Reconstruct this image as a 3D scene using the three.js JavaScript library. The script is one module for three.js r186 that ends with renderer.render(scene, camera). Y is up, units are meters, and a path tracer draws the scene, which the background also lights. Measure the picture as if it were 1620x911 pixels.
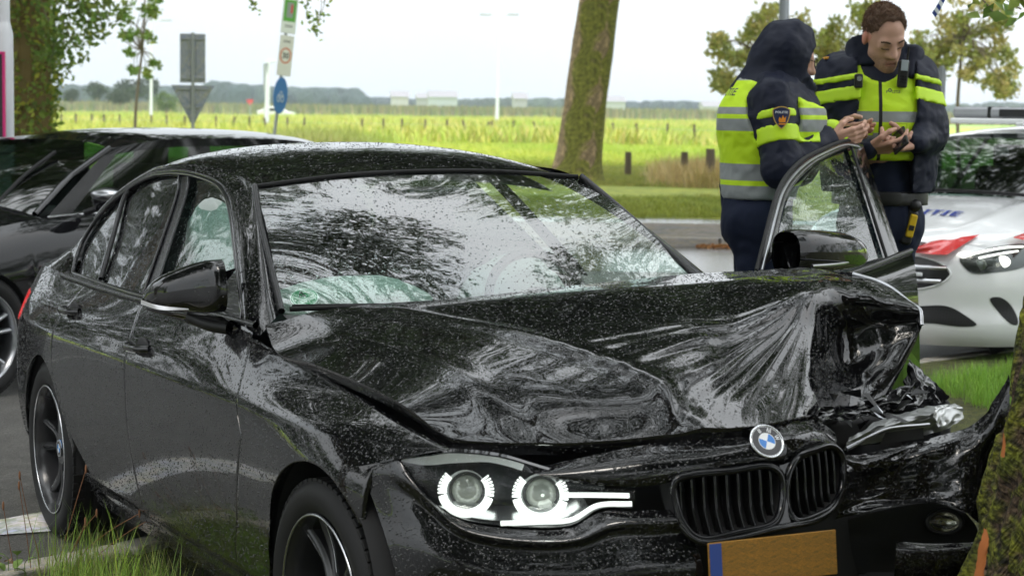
import * as THREE from 'three';
import { mergeGeometries } from 'three/addons/utils/BufferGeometryUtils.js';
import { RoundedBoxGeometry } from 'three/addons/geometries/RoundedBoxGeometry.js';
import { ImprovedNoise } from 'three/addons/math/ImprovedNoise.js';

// ---------------------------------------------------------------- camera, sky, sun, exposure
const scene = new THREE.Scene();
const renderer = new THREE.WebGLRenderer({ antialias: true });
renderer.toneMapping = THREE.LinearToneMapping;
renderer.toneMappingExposure = 1.1;
renderer.shadowMap.enabled = true;
const V = (x, y, z) => new THREE.Vector3(x, y, z);
const CAM = V(6.0434, 1.5790, 2.6587);
const FW = V(-0.89178735, -0.08868391, -0.44367835), RT = V(0.44433791, 0.01324889, -0.89576129), UPV = V(-0.08531786, 0.9959717, -0.02759043);
const FPX = 3175.6;                                   // focal length in pixels of the 1620 x 911 photograph
const camera = new THREE.PerspectiveCamera(16.325, 1024 / 575, 0.1, 4000);
camera.matrixAutoUpdate = false;
camera.matrix.makeBasis(RT, UPV, FW.clone().negate()).setPosition(CAM);
camera.matrix.decompose(camera.position, camera.quaternion, camera.scale);
camera.matrixAutoUpdate = true;
camera.updateMatrixWorld();
camera.focus = 6.2; camera.userData.fStop = 6.5;
scene.add(camera);

const rnd = (() => { let s = 12345; return () => { s = (s + 0x6d2b79f5) | 0; let t = Math.imul(s ^ (s >>> 15), 1 | s); t = (t + Math.imul(t ^ (t >>> 7), 61 | t)) ^ t; return ((t ^ (t >>> 14)) >>> 0) / 4294967296; }; })();
const rr = (a, b) => a + (b - a) * rnd();
const NZ = new ImprovedNoise();
const nz = (x, y, z = 0.5) => NZ.noise(x, y, z);
const fbm = (x, y, z = 0.5, o = 4) => { let a = 1, f = 1, s = 0, n = 0; for (let i = 0; i < o; i++) { s += a * NZ.noise(x * f, y * f, z * f + i * 7.3); n += a; a *= 0.5; f *= 2; } return s / n; };
const clamp = (x, a = 0, b = 1) => Math.min(b, Math.max(a, x));
const lerp = (a, b, t) => a + (b - a) * t;
const sstep = (a, b, x) => { const t = clamp((x - a) / (b - a)); return t * t * (3 - 2 * t); };

{ // overcast sky: pale cloud, brighter towards the zenith as an overcast sky is
  const w = 512, h = 256, d = new Float32Array(w * h * 4);
  for (let j = 0; j < h; j++) for (let i = 0; i < w; i++) {
    const el = (j + 0.5) / h * Math.PI - Math.PI / 2, az = (i + 0.5) / w * Math.PI * 2;
    const x = Math.cos(az) * Math.cos(el), z = Math.sin(az) * Math.cos(el), y = Math.sin(el);
    const c = fbm(x * 1.6 + 3, z * 1.6 + 1, y * 3, 5);
    const lum = (1.0 + 2.2 * Math.max(0, y)) * (1 + 0.22 * c), t = clamp(0.5 + c * 1.3);
    const k = (j * w + i) * 4;
    d[k] = lum * lerp(0.90, 1.0, t); d[k + 1] = lum * lerp(0.98, 1.01, t); d[k + 2] = lum * lerp(1.03, 1.02, t); d[k + 3] = 1;
  }
  const sky = new THREE.DataTexture(d, w, h, THREE.RGBAFormat, THREE.FloatType);
  sky.mapping = THREE.EquirectangularReflectionMapping; sky.magFilter = THREE.LinearFilter; sky.needsUpdate = true;
  scene.background = sky; scene.environment = sky;
}
const sun = new THREE.DirectionalLight(0xfff6ea, 0.8);
sun.position.set(18, 40, 14); sun.castShadow = true; sun.shadow.radius = 28;
Object.assign(sun.shadow.camera, { left: -40, right: 40, top: 40, bottom: -40, near: 1, far: 150 });
scene.add(sun); scene.add(sun.target);

scene.fog = new THREE.FogExp2(0xdfe9f2, 0.0004);
// ---------------------------------------------------------------- helpers
const COSB = Math.cos(0.0173633), SINB = Math.sin(0.0173633), COSA = Math.cos(0.0235199), SINA = Math.sin(0.0235199);
const RX = new THREE.Matrix4().set(1, 0, 0, 0, 0, COSA, -SINA, 0, 0, SINA, COSA, 0, 0, 0, 0, 1);
const RZ = new THREE.Matrix4().set(COSB, -SINB, 0, 0, SINB, COSB, 0, 0, 0, 0, 1, 0, 0, 0, 0, 1);
const CARM = RZ.clone().multiply(RX), CARI = CARM.clone().invert();
const G = -0.045;                                      // road level
const rayW = (px, py) => FW.clone().multiplyScalar(FPX).addScaledVector(RT, px - 810).addScaledVector(UPV, 455.5 - py).normalize();
const at = (px, py, dep) => { const d = rayW(px, py); return CAM.clone().addScaledVector(d, dep / d.dot(FW)); };
const gp = (px, py, y = G) => { const d = rayW(px, py); return CAM.clone().addScaledVector(d, (y - CAM.y) / d.y); };
const FH = V(FW.x, 0, FW.z).normalize(), RH = V(RT.x, 0, RT.z).normalize();
const vw = (lat, dep, y = G) => V(CAM.x, y, CAM.z).addScaledVector(FH, dep).addScaledVector(RH, lat);   // place by metres to the side and ahead
const colX = (px, dep) => (px - 810) / FPX * dep;      // metres to the side of a picture column at a depth
// car frame
const CC = CAM.clone().applyMatrix4(CARI);
const rayC = (px, py) => rayW(px, py).transformDirection(CARI);
const cAx = (px, py, ax, val) => { const d = rayC(px, py); return CC.clone().addScaledVector(d, (val - CC[ax]) / d[ax]); };
const cOn = (px, py, g, t0 = 3, t1 = 10) => {          // first place along the pixel's direction where g(point) turns negative
  const d = rayC(px, py); let a = t0; const f = (t) => g(CC.clone().addScaledVector(d, t));
  for (let t = t0; t < t1; t += 0.02) { if (f(t) < 0) { let lo = a, hi = t; for (let k = 0; k < 30; k++) { const m = (lo + hi) / 2; if (f(m) < 0) hi = m; else lo = m; } return CC.clone().addScaledVector(d, hi); } a = t; }
  return CC.clone().addScaledVector(d, t1);
};
function cr1(xs, ys, x) {                              // smooth curve through given values
  const n = xs.length; if (x <= xs[0]) return ys[0]; if (x >= xs[n - 1]) return ys[n - 1];
  let i = 0; while (x > xs[i + 1]) i++;
  const h = xs[i + 1] - xs[i], t = (x - xs[i]) / h;
  const m = (k) => k <= 0 ? (ys[1] - ys[0]) / (xs[1] - xs[0]) : k >= n - 1 ? (ys[n - 1] - ys[n - 2]) / (xs[n - 1] - xs[n - 2]) : (ys[k + 1] - ys[k - 1]) / (xs[k + 1] - xs[k - 1]);
  const t2 = t * t, t3 = t2 * t;
  return (2 * t3 - 3 * t2 + 1) * ys[i] + (t3 - 2 * t2 + t) * h * m(i) + (-2 * t3 + 3 * t2) * ys[i + 1] + (t3 - t2) * h * m(i + 1);
}
const crP = (P, t, loop = false) => {                  // point on a Catmull-Rom curve, t 0..1
  const n = P.length, s = clamp(t) * (loop ? n : n - 1); let i = Math.min(Math.floor(s), loop ? n - 1 : n - 2); const u = s - i;
  const g = (k) => loop ? P[(k + n) % n] : k < 0 ? P[0].clone().multiplyScalar(2).sub(P[1]) : k >= n ? P[n - 1].clone().multiplyScalar(2).sub(P[n - 2]) : P[k];
  const a = g(i - 1), b = g(i), c = g(i + 1), d = g(i + 2), f = (k) => 0.5 * (2 * b[k] + (c[k] - a[k]) * u + (2 * a[k] - 5 * b[k] + 4 * c[k] - d[k]) * u * u + (3 * b[k] - a[k] - 3 * c[k] + d[k]) * u * u * u);
  return V(f('x'), f('y'), f('z'));
};
const lin = (P, t) => {                                // point on a polyline by length
  let L = [0]; for (let i = 1; i < P.length; i++) L.push(L[i - 1] + P[i].distanceTo(P[i - 1]));
  const s = clamp(t) * L[L.length - 1]; let i = 1; while (i < P.length - 1 && L[i] < s) i++;
  return P[i - 1].clone().lerp(P[i], (s - L[i - 1]) / Math.max(1e-9, L[i] - L[i - 1]));
};
function gridGeo(nu, nv, fn, uvf) {                    // surface fn(u, v) sampled on a grid
  const pos = [], uv = [], idx = [];
  for (let j = 0; j <= nv; j++) for (let i = 0; i <= nu; i++) {
    const p = fn(i / nu, j / nv, i, j); pos.push(p.x, p.y, p.z);
    if (uvf) { const q = uvf(p, i / nu, j / nv); uv.push(q[0], q[1]); } else uv.push(i / nu, j / nv);
  }
  for (let j = 0; j < nv; j++) for (let i = 0; i < nu; i++) { const a = j * (nu + 1) + i, b = a + 1, c = a + nu + 1, d = c + 1; idx.push(a, b, d, a, d, c); }
  const g = new THREE.BufferGeometry();
  g.setAttribute('position', new THREE.Float32BufferAttribute(pos, 3)); g.setAttribute('uv', new THREE.Float32BufferAttribute(uv, 2)); g.setIndex(idx); g.computeVertexNormals();
  return g;
}
const crGrid = (M) => (u, v) => crP(M.map((row) => crP(row, u)), v);
const coons = (bot, top, lef, rig, by = lin) => (u, v) => {   // surface between four edges (bot/top run along u, lef/rig along v)
  const b = by(bot, u), t = by(top, u), l = by(lef, v), r = by(rig, v);
  const p = b.multiplyScalar(1 - v).addScaledVector(t, v).addScaledVector(l, 1 - u).addScaledVector(r, u);
  return p.addScaledVector(bot[0], -(1 - u) * (1 - v)).addScaledVector(bot[bot.length - 1], -u * (1 - v)).addScaledVector(top[0], -(1 - u) * v).addScaledVector(top[top.length - 1], -u * v);
};
const merge = (gs) => mergeGeometries(gs.map((g) => { g = g.index ? g.toNonIndexed() : g.clone(); for (const k of Object.keys(g.attributes)) if (!['position', 'normal', 'uv'].includes(k)) g.deleteAttribute(k); if (!g.attributes.uv) g.setAttribute('uv', new THREE.Float32BufferAttribute(new Float32Array(g.attributes.position.count * 2), 2)); return g; }));
const taken = {};
const numbered = (n) => { taken[n] = (taken[n] ?? -1) + 1; return taken[n] ? n + '_' + String(taken[n]).padStart(3, '0') : n; };
function add(name, geo, mat, parent) {                 // one part
  const m = new THREE.Mesh(Array.isArray(geo) ? merge(geo) : geo, mat); m.name = name; m.castShadow = m.receiveShadow = true;
  if (parent) parent.add(m); else { m.name = numbered(name); scene.add(m); }
  return m;
}
const tag = (o, label, category, group, kind) => { o.userData = { ...o.userData, label, category }; if (group) o.userData.group = group; if (kind) o.userData.kind = kind; return o; };
const struct = (o, kind = 'structure') => { o.userData.kind = kind; return o; };
function thing(name, label, category, pos, group) {
  const o = new THREE.Group(); o.name = numbered(name); scene.add(o); if (pos) o.position.copy(pos); return tag(o, label, category, group);
}
const grp = (name, parent) => { const o = new THREE.Group(); o.name = name; parent.add(o); return o; };
const tube = (P, r, seg = 24, rs = 8, closed = false) => new THREE.TubeGeometry(new THREE.CatmullRomCurve3(P, closed, 'centripetal'), seg, r, rs, closed);
const ptube = (P, r, rs = 6) => { const c = new THREE.CurvePath(); for (let i = 1; i < P.length; i++) c.add(new THREE.LineCurve3(P[i - 1], P[i])); return new THREE.TubeGeometry(c, (P.length - 1) * 4, r, rs); };
function taper(P, R, rs = 8, seg = 6) {                // tapering limb through points P with radii R
  const n = (P.length - 1) * seg, fr = new THREE.CatmullRomCurve3(P).computeFrenetFrames(n), c = new THREE.CatmullRomCurve3(P);
  return gridGeo(rs, n, (u, v, i, j) => { const p = c.getPoint(v), s = v * (R.length - 1), k = Math.min(Math.floor(s), R.length - 2), r = lerp(R[k], R[k + 1], s - k), a = u * Math.PI * 2;
    return p.addScaledVector(fr.normals[j], Math.cos(a) * r).addScaledVector(fr.binormals[j], Math.sin(a) * r); }, (p, u, v) => [u, v]);
}
const rbox = (w, h, d, r = 0.01, x = 0, y = 0, z = 0) => new RoundedBoxGeometry(w, h, d, 2, Math.min(r, w / 2.01, h / 2.01, d / 2.01)).translate(x, y, z);
const box = (w, h, d, x = 0, y = 0, z = 0) => new THREE.BoxGeometry(w, h, d).translate(x, y, z);
function canvasTex(w, h, draw, srgb = true) {
  const c = document.createElement('canvas'); c.width = w; c.height = h; const x = c.getContext('2d'); draw(x, w, h);
  const t = new THREE.CanvasTexture(c); if (srgb) t.colorSpace = THREE.SRGBColorSpace; t.wrapS = t.wrapT = THREE.RepeatWrapping; return t;
}
function dataTex(n, fn, srgb = true) {                 // tiling colour or height texture, fn(u, v) -> [r, g, b] 0..1
  const d = new Uint8Array(n * n * 4);
  for (let j = 0; j < n; j++) for (let i = 0; i < n; i++) { const c = fn(i / n, j / n), k = (j * n + i) * 4; d[k] = clamp(c[0]) * 255; d[k + 1] = clamp(c[1]) * 255; d[k + 2] = clamp(c[2]) * 255; d[k + 3] = 255; }
  const t = new THREE.DataTexture(d, n, n, THREE.RGBAFormat); t.wrapS = t.wrapT = THREE.RepeatWrapping; t.magFilter = THREE.LinearFilter; t.minFilter = THREE.LinearMipmapLinearFilter; t.generateMipmaps = true;
  if (srgb) t.colorSpace = THREE.SRGBColorSpace; t.needsUpdate = true; return t;
}
const tn = (u, v, f, z = 0, o = 4) => {                // noise that tiles over 0..1
  let s = 0, a = 1, n = 0; for (let i = 0; i < o; i++) { const A = u * Math.PI * 2, B = v * Math.PI * 2, R = f / 6.2832; s += a * NZ.noise(Math.cos(A) * R + z, Math.sin(A) * R + Math.cos(B) * R * 1.01, Math.sin(B) * R + i * 5.1); n += a; a *= 0.5; f *= 2; } return s / n;
};
const std = (o) => { const c = o.color; if (Array.isArray(c)) { o = { ...o }; delete o.color; const m = new THREE.MeshPhysicalMaterial(o); m.color.setRGB(...c); return m; } return new THREE.MeshPhysicalMaterial(o); };
const rep = (t, s) => { const c = t.clone(); c.repeat.set(s, s); c.needsUpdate = true; return c; };
// ---------------------------------------------------------------- ground
const asphaltTex = dataTex(512, (u, v) => { const a = tn(u, v, 90, 1, 3) * .5 + tn(u, v, 9, 4, 3) * .35, sp = rnd(); const q = .35 + a * .22 + (sp > .84 ? .28 * rnd() : sp < .22 ? -.14 : 0); return [q * 1.0, q * .98, q * .94]; });
const asphaltBump = dataTex(512, () => { const q = rnd(); return [q, q, q]; }, false);
const asphaltM = std({ color: 0xffffff, map: rep(asphaltTex, .55), roughness: .36, bumpMap: rep(asphaltBump, .55), bumpScale: .003 });
const wetRoad = std({ color: 0xffffff, map: rep(asphaltTex, .55), roughness: .16, bumpMap: rep(asphaltBump, .3), bumpScale: .001 });
const flat = (P, y) => { const s = new THREE.Shape(P.map((p) => new THREE.Vector2(p.x, -p.z))); const g = new THREE.ShapeGeometry(s).rotateX(-Math.PI / 2).translate(0, y, 0); const q = g.attributes.position, uv = g.attributes.uv; for (let i = 0; i < q.count; i++) uv.setXY(i, q.getX(i), q.getZ(i)); return g; };
const strip = (a, b, y, lat0 = -60, lat1 = 60) => flat([vw(lat0, a), vw(lat1, a), vw(lat1, b), vw(lat0, b)], y);
const fieldTex = (r, g, b, z) => dataTex(256, (u, v) => { const a = tn(u, v, 30, z, 4), c = tn(u, v, 6, z + 4, 3); return [r * (1 + a * .5 + c * .3), g * (1 + a * .4 + c * .2), b * (1 + a * .7)]; });
const soilM = (c, s, z) => std({ map: rep(fieldTex(...c, z), 1 / s), roughness: .95 });
struct(add('ground', new THREE.PlaneGeometry(6000, 6000).rotateX(-Math.PI / 2).translate(0, G - .02, 0), soilM([.60, .70, .25], 40, 2)));
struct(add('road', strip(-30, 24.2, G), asphaltM));
struct(add('traffic_island', strip(24.2, 27.3, G + .10), std({ map: rep(fieldTex(.50, .47, .42, 3), .4), roughness: .7 })));
struct(add('road', strip(27.3, 30.4, G), wetRoad));
struct(add('road', strip(20.2, 24.15, G + .004), wetRoad));
struct(add('lawn', strip(30.4, 62, G + .004, -80, 80), soilM([.50, .54, .18], 6, 5)));
struct(add('pasture', strip(62, 84, G + .004, -120, 120), soilM([.62, .78, .24], 14, 6)));
struct(add('pasture', strip(255, 420, G + .004, -300, 300), soilM([.58, .70, .32], 40, 8)));
struct(add('stubble_field', strip(420, 470, G + .004, -400, 400), soilM([.70, .66, .36], 30, 9)));
const kerbM = std({ map: rep(fieldTex(.62, .60, .56, 4), 2), roughness: .75 });
// kerb of the verge, stone by stone
const kerbLine = new THREE.CatmullRomCurve3([V(1.2, 0, 3.9), V(-.1, 0, 2.2), V(-.62, 0, 1.25), V(-.86, 0, .72), V(-2.3, 0, -1.9), V(-4.02, 0, -5.2), V(-4.3, 0, -6.2), V(-4.7, 0, -9), V(-5.2, 0, -14)], false, 'centripetal');
const vy = (x, z) => .004 - .022 * (Math.max(z, -1.1) - .77);
{ const K = thing('kerb', 'worn pale concrete kerb stones along the grass verge', 'kerb'); const L = kerbLine.getLength(), n = Math.floor(L / .62);
  for (let i = 0; i < n; i++) { const a = kerbLine.getPointAt(i / n), b = kerbLine.getPointAt((i + 1) / n), l = a.distanceTo(b) - .012, g = rbox(l, .16, .13, .018); const P = g.attributes.position; for (let q = 0; q < P.count; q++) P.setY(q, P.getY(q) + .006 * nz(P.getX(q) * 9 + i, P.getZ(q) * 14)); g.computeVertexNormals(); const m = add('kerb_stone', g, kerbM, K); const c = a.clone().lerp(b, .5); m.position.set(c.x, G + .0 + rr(-.008, .008) + (vy(c.x, c.z) - .05) * .35, c.z); m.rotation.y = -Math.atan2(b.z - a.z, b.x - a.x); } }
{ const K = thing('island_kerb', 'pale kerb stones edging the traffic island beyond the officers', 'kerb');
  for (const d of [24.25, 27.25]) for (let k = 0; k < 12; k++) { const m = add('kerb_stone', rbox(.98, .16, .16, .02), kerbM, K); m.position.copy(vw(-2 + k, d, G + .03)); m.rotation.y = -Math.atan2(RH.z, RH.x); } }
// verge on the near side of the kerb
const vergeM = std({ map: rep(dataTex(256, (u, v) => { const a = tn(u, v, 14, 3, 4), c = tn(u, v, 50, 8, 2); return [.30 + a * .16 + c * .12, .31 + a * .18 + c * .1, .14 + a * .06]; }), .8), roughness: .95, bumpMap: rep(asphaltBump, .6), bumpScale: .02 });
{ const g = gridGeo(60, 40, (u, v) => { const a = kerbLine.getPointAt(u), b = V(lerp(9, 7, u), 0, lerp(6, -13, u)), p = a.lerp(b, v); p.x += .05 * (1 - v); return V(p.x, vy(p.x, p.z) + .02 * nz(p.x * 2, p.z * 2) * sstep(0, .1, v) - .012, p.z); }, (p) => [p.x, p.z]); struct(add('grass_verge', g, vergeM)); }
// white road line
struct(add('road_line', flat([gp(72, 843), gp(0, 848), gp(0, 848).addScaledVector(RH, -6), gp(0, 824).addScaledVector(RH, -6), gp(0, 824), gp(53, 814), gp(140, 806), gp(140, 836)], G + .006), std({ map: rep(fieldTex(.80, .80, .78, 11), 1.2), roughness: .5, bumpMap: rep(asphaltBump, .6), bumpScale: .002 })));
struct(add('road_line', strip(12.2, 12.34, G + .006, -30, 1.2), std({ map: rep(fieldTex(.80, .80, .78, 11), 1.2), roughness: .5 })));

// ---------------------------------------------------------------- leaves, grass
const leafM = std({ color: 0xffffff, roughness: .75, transmission: .25, thickness: 0, side: THREE.DoubleSide });
const leafG = (() => { const g = new THREE.BufferGeometry(); // pointed leaf folded along its rib
  g.setAttribute('position', new THREE.Float32BufferAttribute([0, 0, 0, -.28, .45, .08, 0, .5, 0, .28, .45, .08, 0, 1, -.06], 3)); g.setAttribute('uv', new THREE.Float32BufferAttribute(new Float32Array(10), 2)); g.setIndex([0, 2, 1, 0, 3, 2, 1, 2, 4, 2, 3, 4]); g.computeVertexNormals(); return g; })();
const bladeG = (() => { const pos = [], idx = []; for (let i = 0; i <= 4; i++) { const t = i / 4, w = .5 * (1 - t * t) + .02, b = t * t * .45; pos.push(-w, t, b, w, t, b); if (i < 4) idx.push(i * 2, i * 2 + 1, i * 2 + 3, i * 2, i * 2 + 3, i * 2 + 2); } const g = new THREE.BufferGeometry(); g.setAttribute('position', new THREE.Float32BufferAttribute(pos, 3)); g.setAttribute('uv', new THREE.Float32BufferAttribute(new Float32Array(20), 2)); g.setIndex(idx); g.computeVertexNormals(); return g; })();
const tuftG = (n, spread, w) => merge(Array.from({ length: n }, () => { const g = bladeG.clone(); g.scale(w, rr(.5, 1), rr(.3, 1.1) * .9); g.rotateY(rnd() * 6.28); g.translate(rr(-spread, spread), 0, rr(-spread, spread)); return g; }));
const M4 = new THREE.Matrix4(), Q = new THREE.Quaternion(), E3 = new THREE.Euler(), COL = new THREE.Color();
function scatter(name, geo, mat, list, parent) {      // list of [pos, euler, scale vector, colour]
  const m = new THREE.InstancedMesh(geo, mat, list.length); m.name = parent ? name : numbered(name); m.castShadow = m.receiveShadow = true;
  list.forEach(([p, e, s, c], i) => { m.setMatrixAt(i, M4.compose(p, Q.setFromEuler(e), s)); m.setColorAt(i, COL.setRGB(c[0], c[1], c[2])); });
  (parent || scene).add(m); m.userData.kind = 'stuff'; return m;
}
const jit = (c, a) => { const k = 1 + rr(-a, a); return [c[0] * k * (1 + rr(-a, a) * .3), c[1] * k, c[2] * k * (1 + rr(-a, a) * .4)]; };
const randE = () => new THREE.Euler(rr(-1.6, 1.6), rnd() * 6.28, rr(-1.6, 1.6));
function crownLeaves(clumps, per, size, cols, flatten = .7) { // clumps: [centre, radius]
  const L = []; for (const [c, r] of clumps) { const col = cols[Math.floor(rnd() * cols.length)]; for (let i = 0; i < per; i++) { let d = V(rr(-1, 1), rr(-1, 1), rr(-1, 1)); if (d.length() > 1) { i--; continue; } d.multiplyScalar(r).multiply(V(1, flatten, 1)); const s = size * rr(.65, 1.3); L.push([c.clone().add(d), randE(), V(s, s, s), jit(col, .3)]); } } return L;
}
const limb = (a, b, r0, r1, sag = .1) => { const m = a.clone().lerp(b, .5).add(V(rr(-.2, .2), sag * a.distanceTo(b), rr(-.2, .2))); return taper([a, m, b], [r0, (r0 + r1) / 2, r1], 7, 4); };
const barkTex = dataTex(512, (u, v) => { const r = Math.abs(tn(u, v * .25, 60, 1, 3)), a = tn(u, v, 12, 5, 4), q = .34 + r * .5 + a * .25; return [q * 1.0, q * .88, q * .70]; });
const barkBump = dataTex(512, (u, v) => { const q = .5 + tn(u, v * .3, 70, 3, 3) * .9; return [q, q, q]; }, false);
const barkM = std({ color: 0xffffff, map: rep(barkTex, 1), roughness: .9, bumpMap: rep(barkBump, 1), bumpScale: .012 });
const darkBark = std({ color: [.23, .19, .14], roughness: .9 });
function crownClumps(c, rx, ry, n, rad, gap = 0) { const L = []; for (let i = 0; i < n; i++) { let d; do d = V(rr(-1, 1), rr(-1, 1), rr(-1, 1)); while (d.length() > 1 || d.length() < .3 || (gap && fbm(d.x * 2 + c.x, d.y * 2, d.z * 2 + c.z, 2) < -gap)); L.push([c.clone().add(V(d.x * rx, d.y * ry, d.z * rx)), rad * rr(.7, 1.3)]); } return L; }
function bigTree(name, label, base, r0, r1, h, crown, opts = {}) {
  const T = thing(name, label, 'tree', null, opts.group);
  const lean = opts.lean || V(0, 0, 0), seg = 60, rs = 96;
  const g = gridGeo(rs, seg, (u, v) => { const a = u * Math.PI * 2, y = v * h, rad = lerp(r0, r1, Math.pow(v, .8)) * (1 + (opts.flare ?? .5) * Math.exp(-y / .35)) * (1 + .05 * nz(Math.cos(a) * 2 + base.x, Math.sin(a) * 2, y * .8) + .03 * nz(Math.cos(a) * 7, Math.sin(a) * 7, y * 1.5) + .035 * Math.abs(nz(Math.cos(a) * 13, Math.sin(a) * 13, y * 1.1))); return V(base.x + Math.cos(a) * rad + lean.x * y, base.y + y, base.z + Math.sin(a) * rad + lean.z * y); }, (p, u, v) => [u * r0 * 6.28 / 1.2, v * h / 1.2]);
  add('trunk', g, opts.mat || barkM, T);
  const top = V(base.x + lean.x * h, base.y + h, base.z + lean.z * h);
  const cl = crownClumps(V(top.x, base.y + crown.y, top.z).add(V(crown.dx || 0, 0, crown.dz || 0)), crown.rx, crown.ry, crown.n, crown.rad, crown.gap ?? .12);
  const lb = []; for (let i = 0; i < Math.min(cl.length, 26); i++) lb.push(limb(top.clone().add(V(0, -rnd() * .3 * h, 0)), cl[i][0], r1 * rr(.2, .5), .02)); add('limbs', lb, darkBark, T).userData.kind = 'stuff';
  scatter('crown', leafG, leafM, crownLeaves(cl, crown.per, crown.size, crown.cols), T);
  return T;
}
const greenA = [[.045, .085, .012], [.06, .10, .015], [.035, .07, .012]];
// ---------------------------------------------------------------- trees
const moss = (u, v) => tn(u, v, 7, 2, 4);
// the struck tree: deep bark with moss, its crown over the cars
const crash = vw(1.41, 4.74, -.05);
{
  const T = thing('struck_tree', 'thick tree trunk with yellow green moss and torn bark at the bumper', 'tree');
  const seg = 330, rs = 200, h = 4.2, col = []; const lean = V(RH.x * .13, 0, RH.z * .13);
  const g = gridGeo(rs, seg, (u, v) => { const a = u * Math.PI * 2, y = v * h, cx = Math.cos(a), cz = Math.sin(a), rad = lerp(.345, .27, v) * (1 + .18 * Math.exp(-y / .3));
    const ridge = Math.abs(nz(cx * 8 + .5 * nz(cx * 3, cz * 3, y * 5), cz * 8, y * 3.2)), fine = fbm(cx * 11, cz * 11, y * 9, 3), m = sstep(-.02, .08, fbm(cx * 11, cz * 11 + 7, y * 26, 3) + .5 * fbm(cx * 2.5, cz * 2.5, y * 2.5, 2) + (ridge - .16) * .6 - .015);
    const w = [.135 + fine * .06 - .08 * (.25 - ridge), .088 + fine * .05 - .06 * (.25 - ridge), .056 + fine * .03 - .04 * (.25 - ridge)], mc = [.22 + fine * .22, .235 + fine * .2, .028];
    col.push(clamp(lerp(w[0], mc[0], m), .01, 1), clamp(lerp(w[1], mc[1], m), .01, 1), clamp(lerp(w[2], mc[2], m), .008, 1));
    const d = .055 * ridge + .012 * fine + m * (.008 + .008 * Math.abs(fine)); const r = rad + d - .02; return V(crash.x + cx * r + lean.x * y, crash.y + y, crash.z + cz * r + lean.z * y); }, (p, u, v) => [u * 2, v * h]);
  g.setAttribute('color', new THREE.Float32BufferAttribute(col, 3));
  add('trunk', g, std({ vertexColors: true, roughness: .95, map: rep(dataTex(1024, (u, v) => { const f = tn(u, v, 120, 3, 3), g2 = tn(u, v, 40, 9, 3), q = .72 + f * .9 + g2 * .5; return [q, q, q * .96]; }), 1), bumpMap: rep(barkBump, 3), bumpScale: .012 }), T);
  const top = V(crash.x + lean.x * h, crash.y + h, crash.z + lean.z * h);
  const cl = crownClumps(V(top.x - 2.2, 9.2, top.z - 1.4), 6.8, 2.6, 46, 1.25, .001);
  const lb = []; for (let i = 0; i < 30; i++) lb.push(limb(top.clone().add(V(0, -rnd() * .2, 0)), cl[i][0], rr(.07, .14), .02)); add('limbs', lb, darkBark, T).userData.kind = 'stuff';
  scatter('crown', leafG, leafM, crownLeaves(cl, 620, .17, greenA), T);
  // torn bark
  const tb = std({ color: [.42, .13, .03], roughness: .85 }), A = (px, py, d) => at(px, py, d);
  add('torn_bark', gridGeo(6, 16, (u, v) => { const l = [A(1540, 925, 4.5), A(1546, 890, 4.5), A(1551, 860, 4.5), A(1558, 836, 4.52)], r = [A(1556, 930, 4.46), A(1560, 890, 4.46), A(1565, 858, 4.46), A(1561, 834, 4.5)]; const p = crP(l, v).lerp(crP(r, v), u); return p.addScaledVector(FH, -.012 * Math.sin(u * 3.1) + .01 * nz(u * 5, v * 12)); }), tb, T);
  add('torn_bark', gridGeo(3, 8, (u, v) => { const l = [A(1584, 722, 4.52), A(1587, 704, 4.52), A(1588, 688, 4.52)], r = [A(1590, 724, 4.5), A(1592, 702, 4.5), A(1589, 684, 4.52)]; return crP(l, v).lerp(crP(r, v), u); }), tb, T);
}
// the big trunk beyond the road
const mossBark = std({ color: 0xffffff, map: (() => { const t = dataTex(512, (u, v) => { const r = Math.abs(tn(u, v * .3, 50, 1, 3)), m = sstep(-.05, .25, tn(u, v, 3, 8, 3) + .25 * Math.cos((u - .22) * 6.28)), q = .56 + r * .62 + tn(u, v, 14, 5, 3) * .35; return [lerp(q, q * .80, m), lerp(q * .86, q * .80, m), lerp(q * .68, q * .34, m)]; }); return rep(t, 1); })(), roughness: .9, bumpMap: rep(barkBump, 2), bumpScale: .03 });
bigTree('roadside_tree', 'tall leaning tree trunk with greenish bark beyond the black car', vw(colX(908, 45), 45, G), .50, .40, 9.5, { ...{ n: 230, per: 62, rad: 1.4, size: .42, cols: greenA, gap: .2 }, y: 13, rx: 9, ry: 6.5 }, { mat: mossBark, flare: .35, lean: V(RH.x * .115, 0, RH.z * .115) });
// ivy-covered trunk on the left
{
  const b = vw(colX(47, 25), 25, G);
  const T = bigTree('ivy_tree', 'tree trunk overgrown with green ivy behind the black estate car', b, .26, .22, 7, { y: 9.6, rx: 6.5, ry: 3.8, n: 170, per: 66, rad: 1.1, size: .30, cols: greenA, gap: .2 }, { mat: std({ color: [.22, .16, .05], roughness: .9 }), flare: .1 });
  const L = []; for (let i = 0; i < 5200; i++) { const a = rnd() * 6.28, y = rr(.3, 5), r = .24 + Math.abs(rr(-.06, .10)) + (rnd() < .2 ? .08 : 0); if (fbm(Math.cos(a) * 1.5, Math.sin(a) * 1.5, y * .8, 2) < -.22) continue; const s = rr(.05, .11); L.push([V(b.x + Math.cos(a) * r, b.y + y, b.z + Math.sin(a) * r), randE(), V(s, s, s), jit(rnd() < .4 ? [.46, .50, .05] : [.22, .34, .04], .35)]); }
  scatter('ivy', leafG, leafM, L, T);
}
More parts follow.
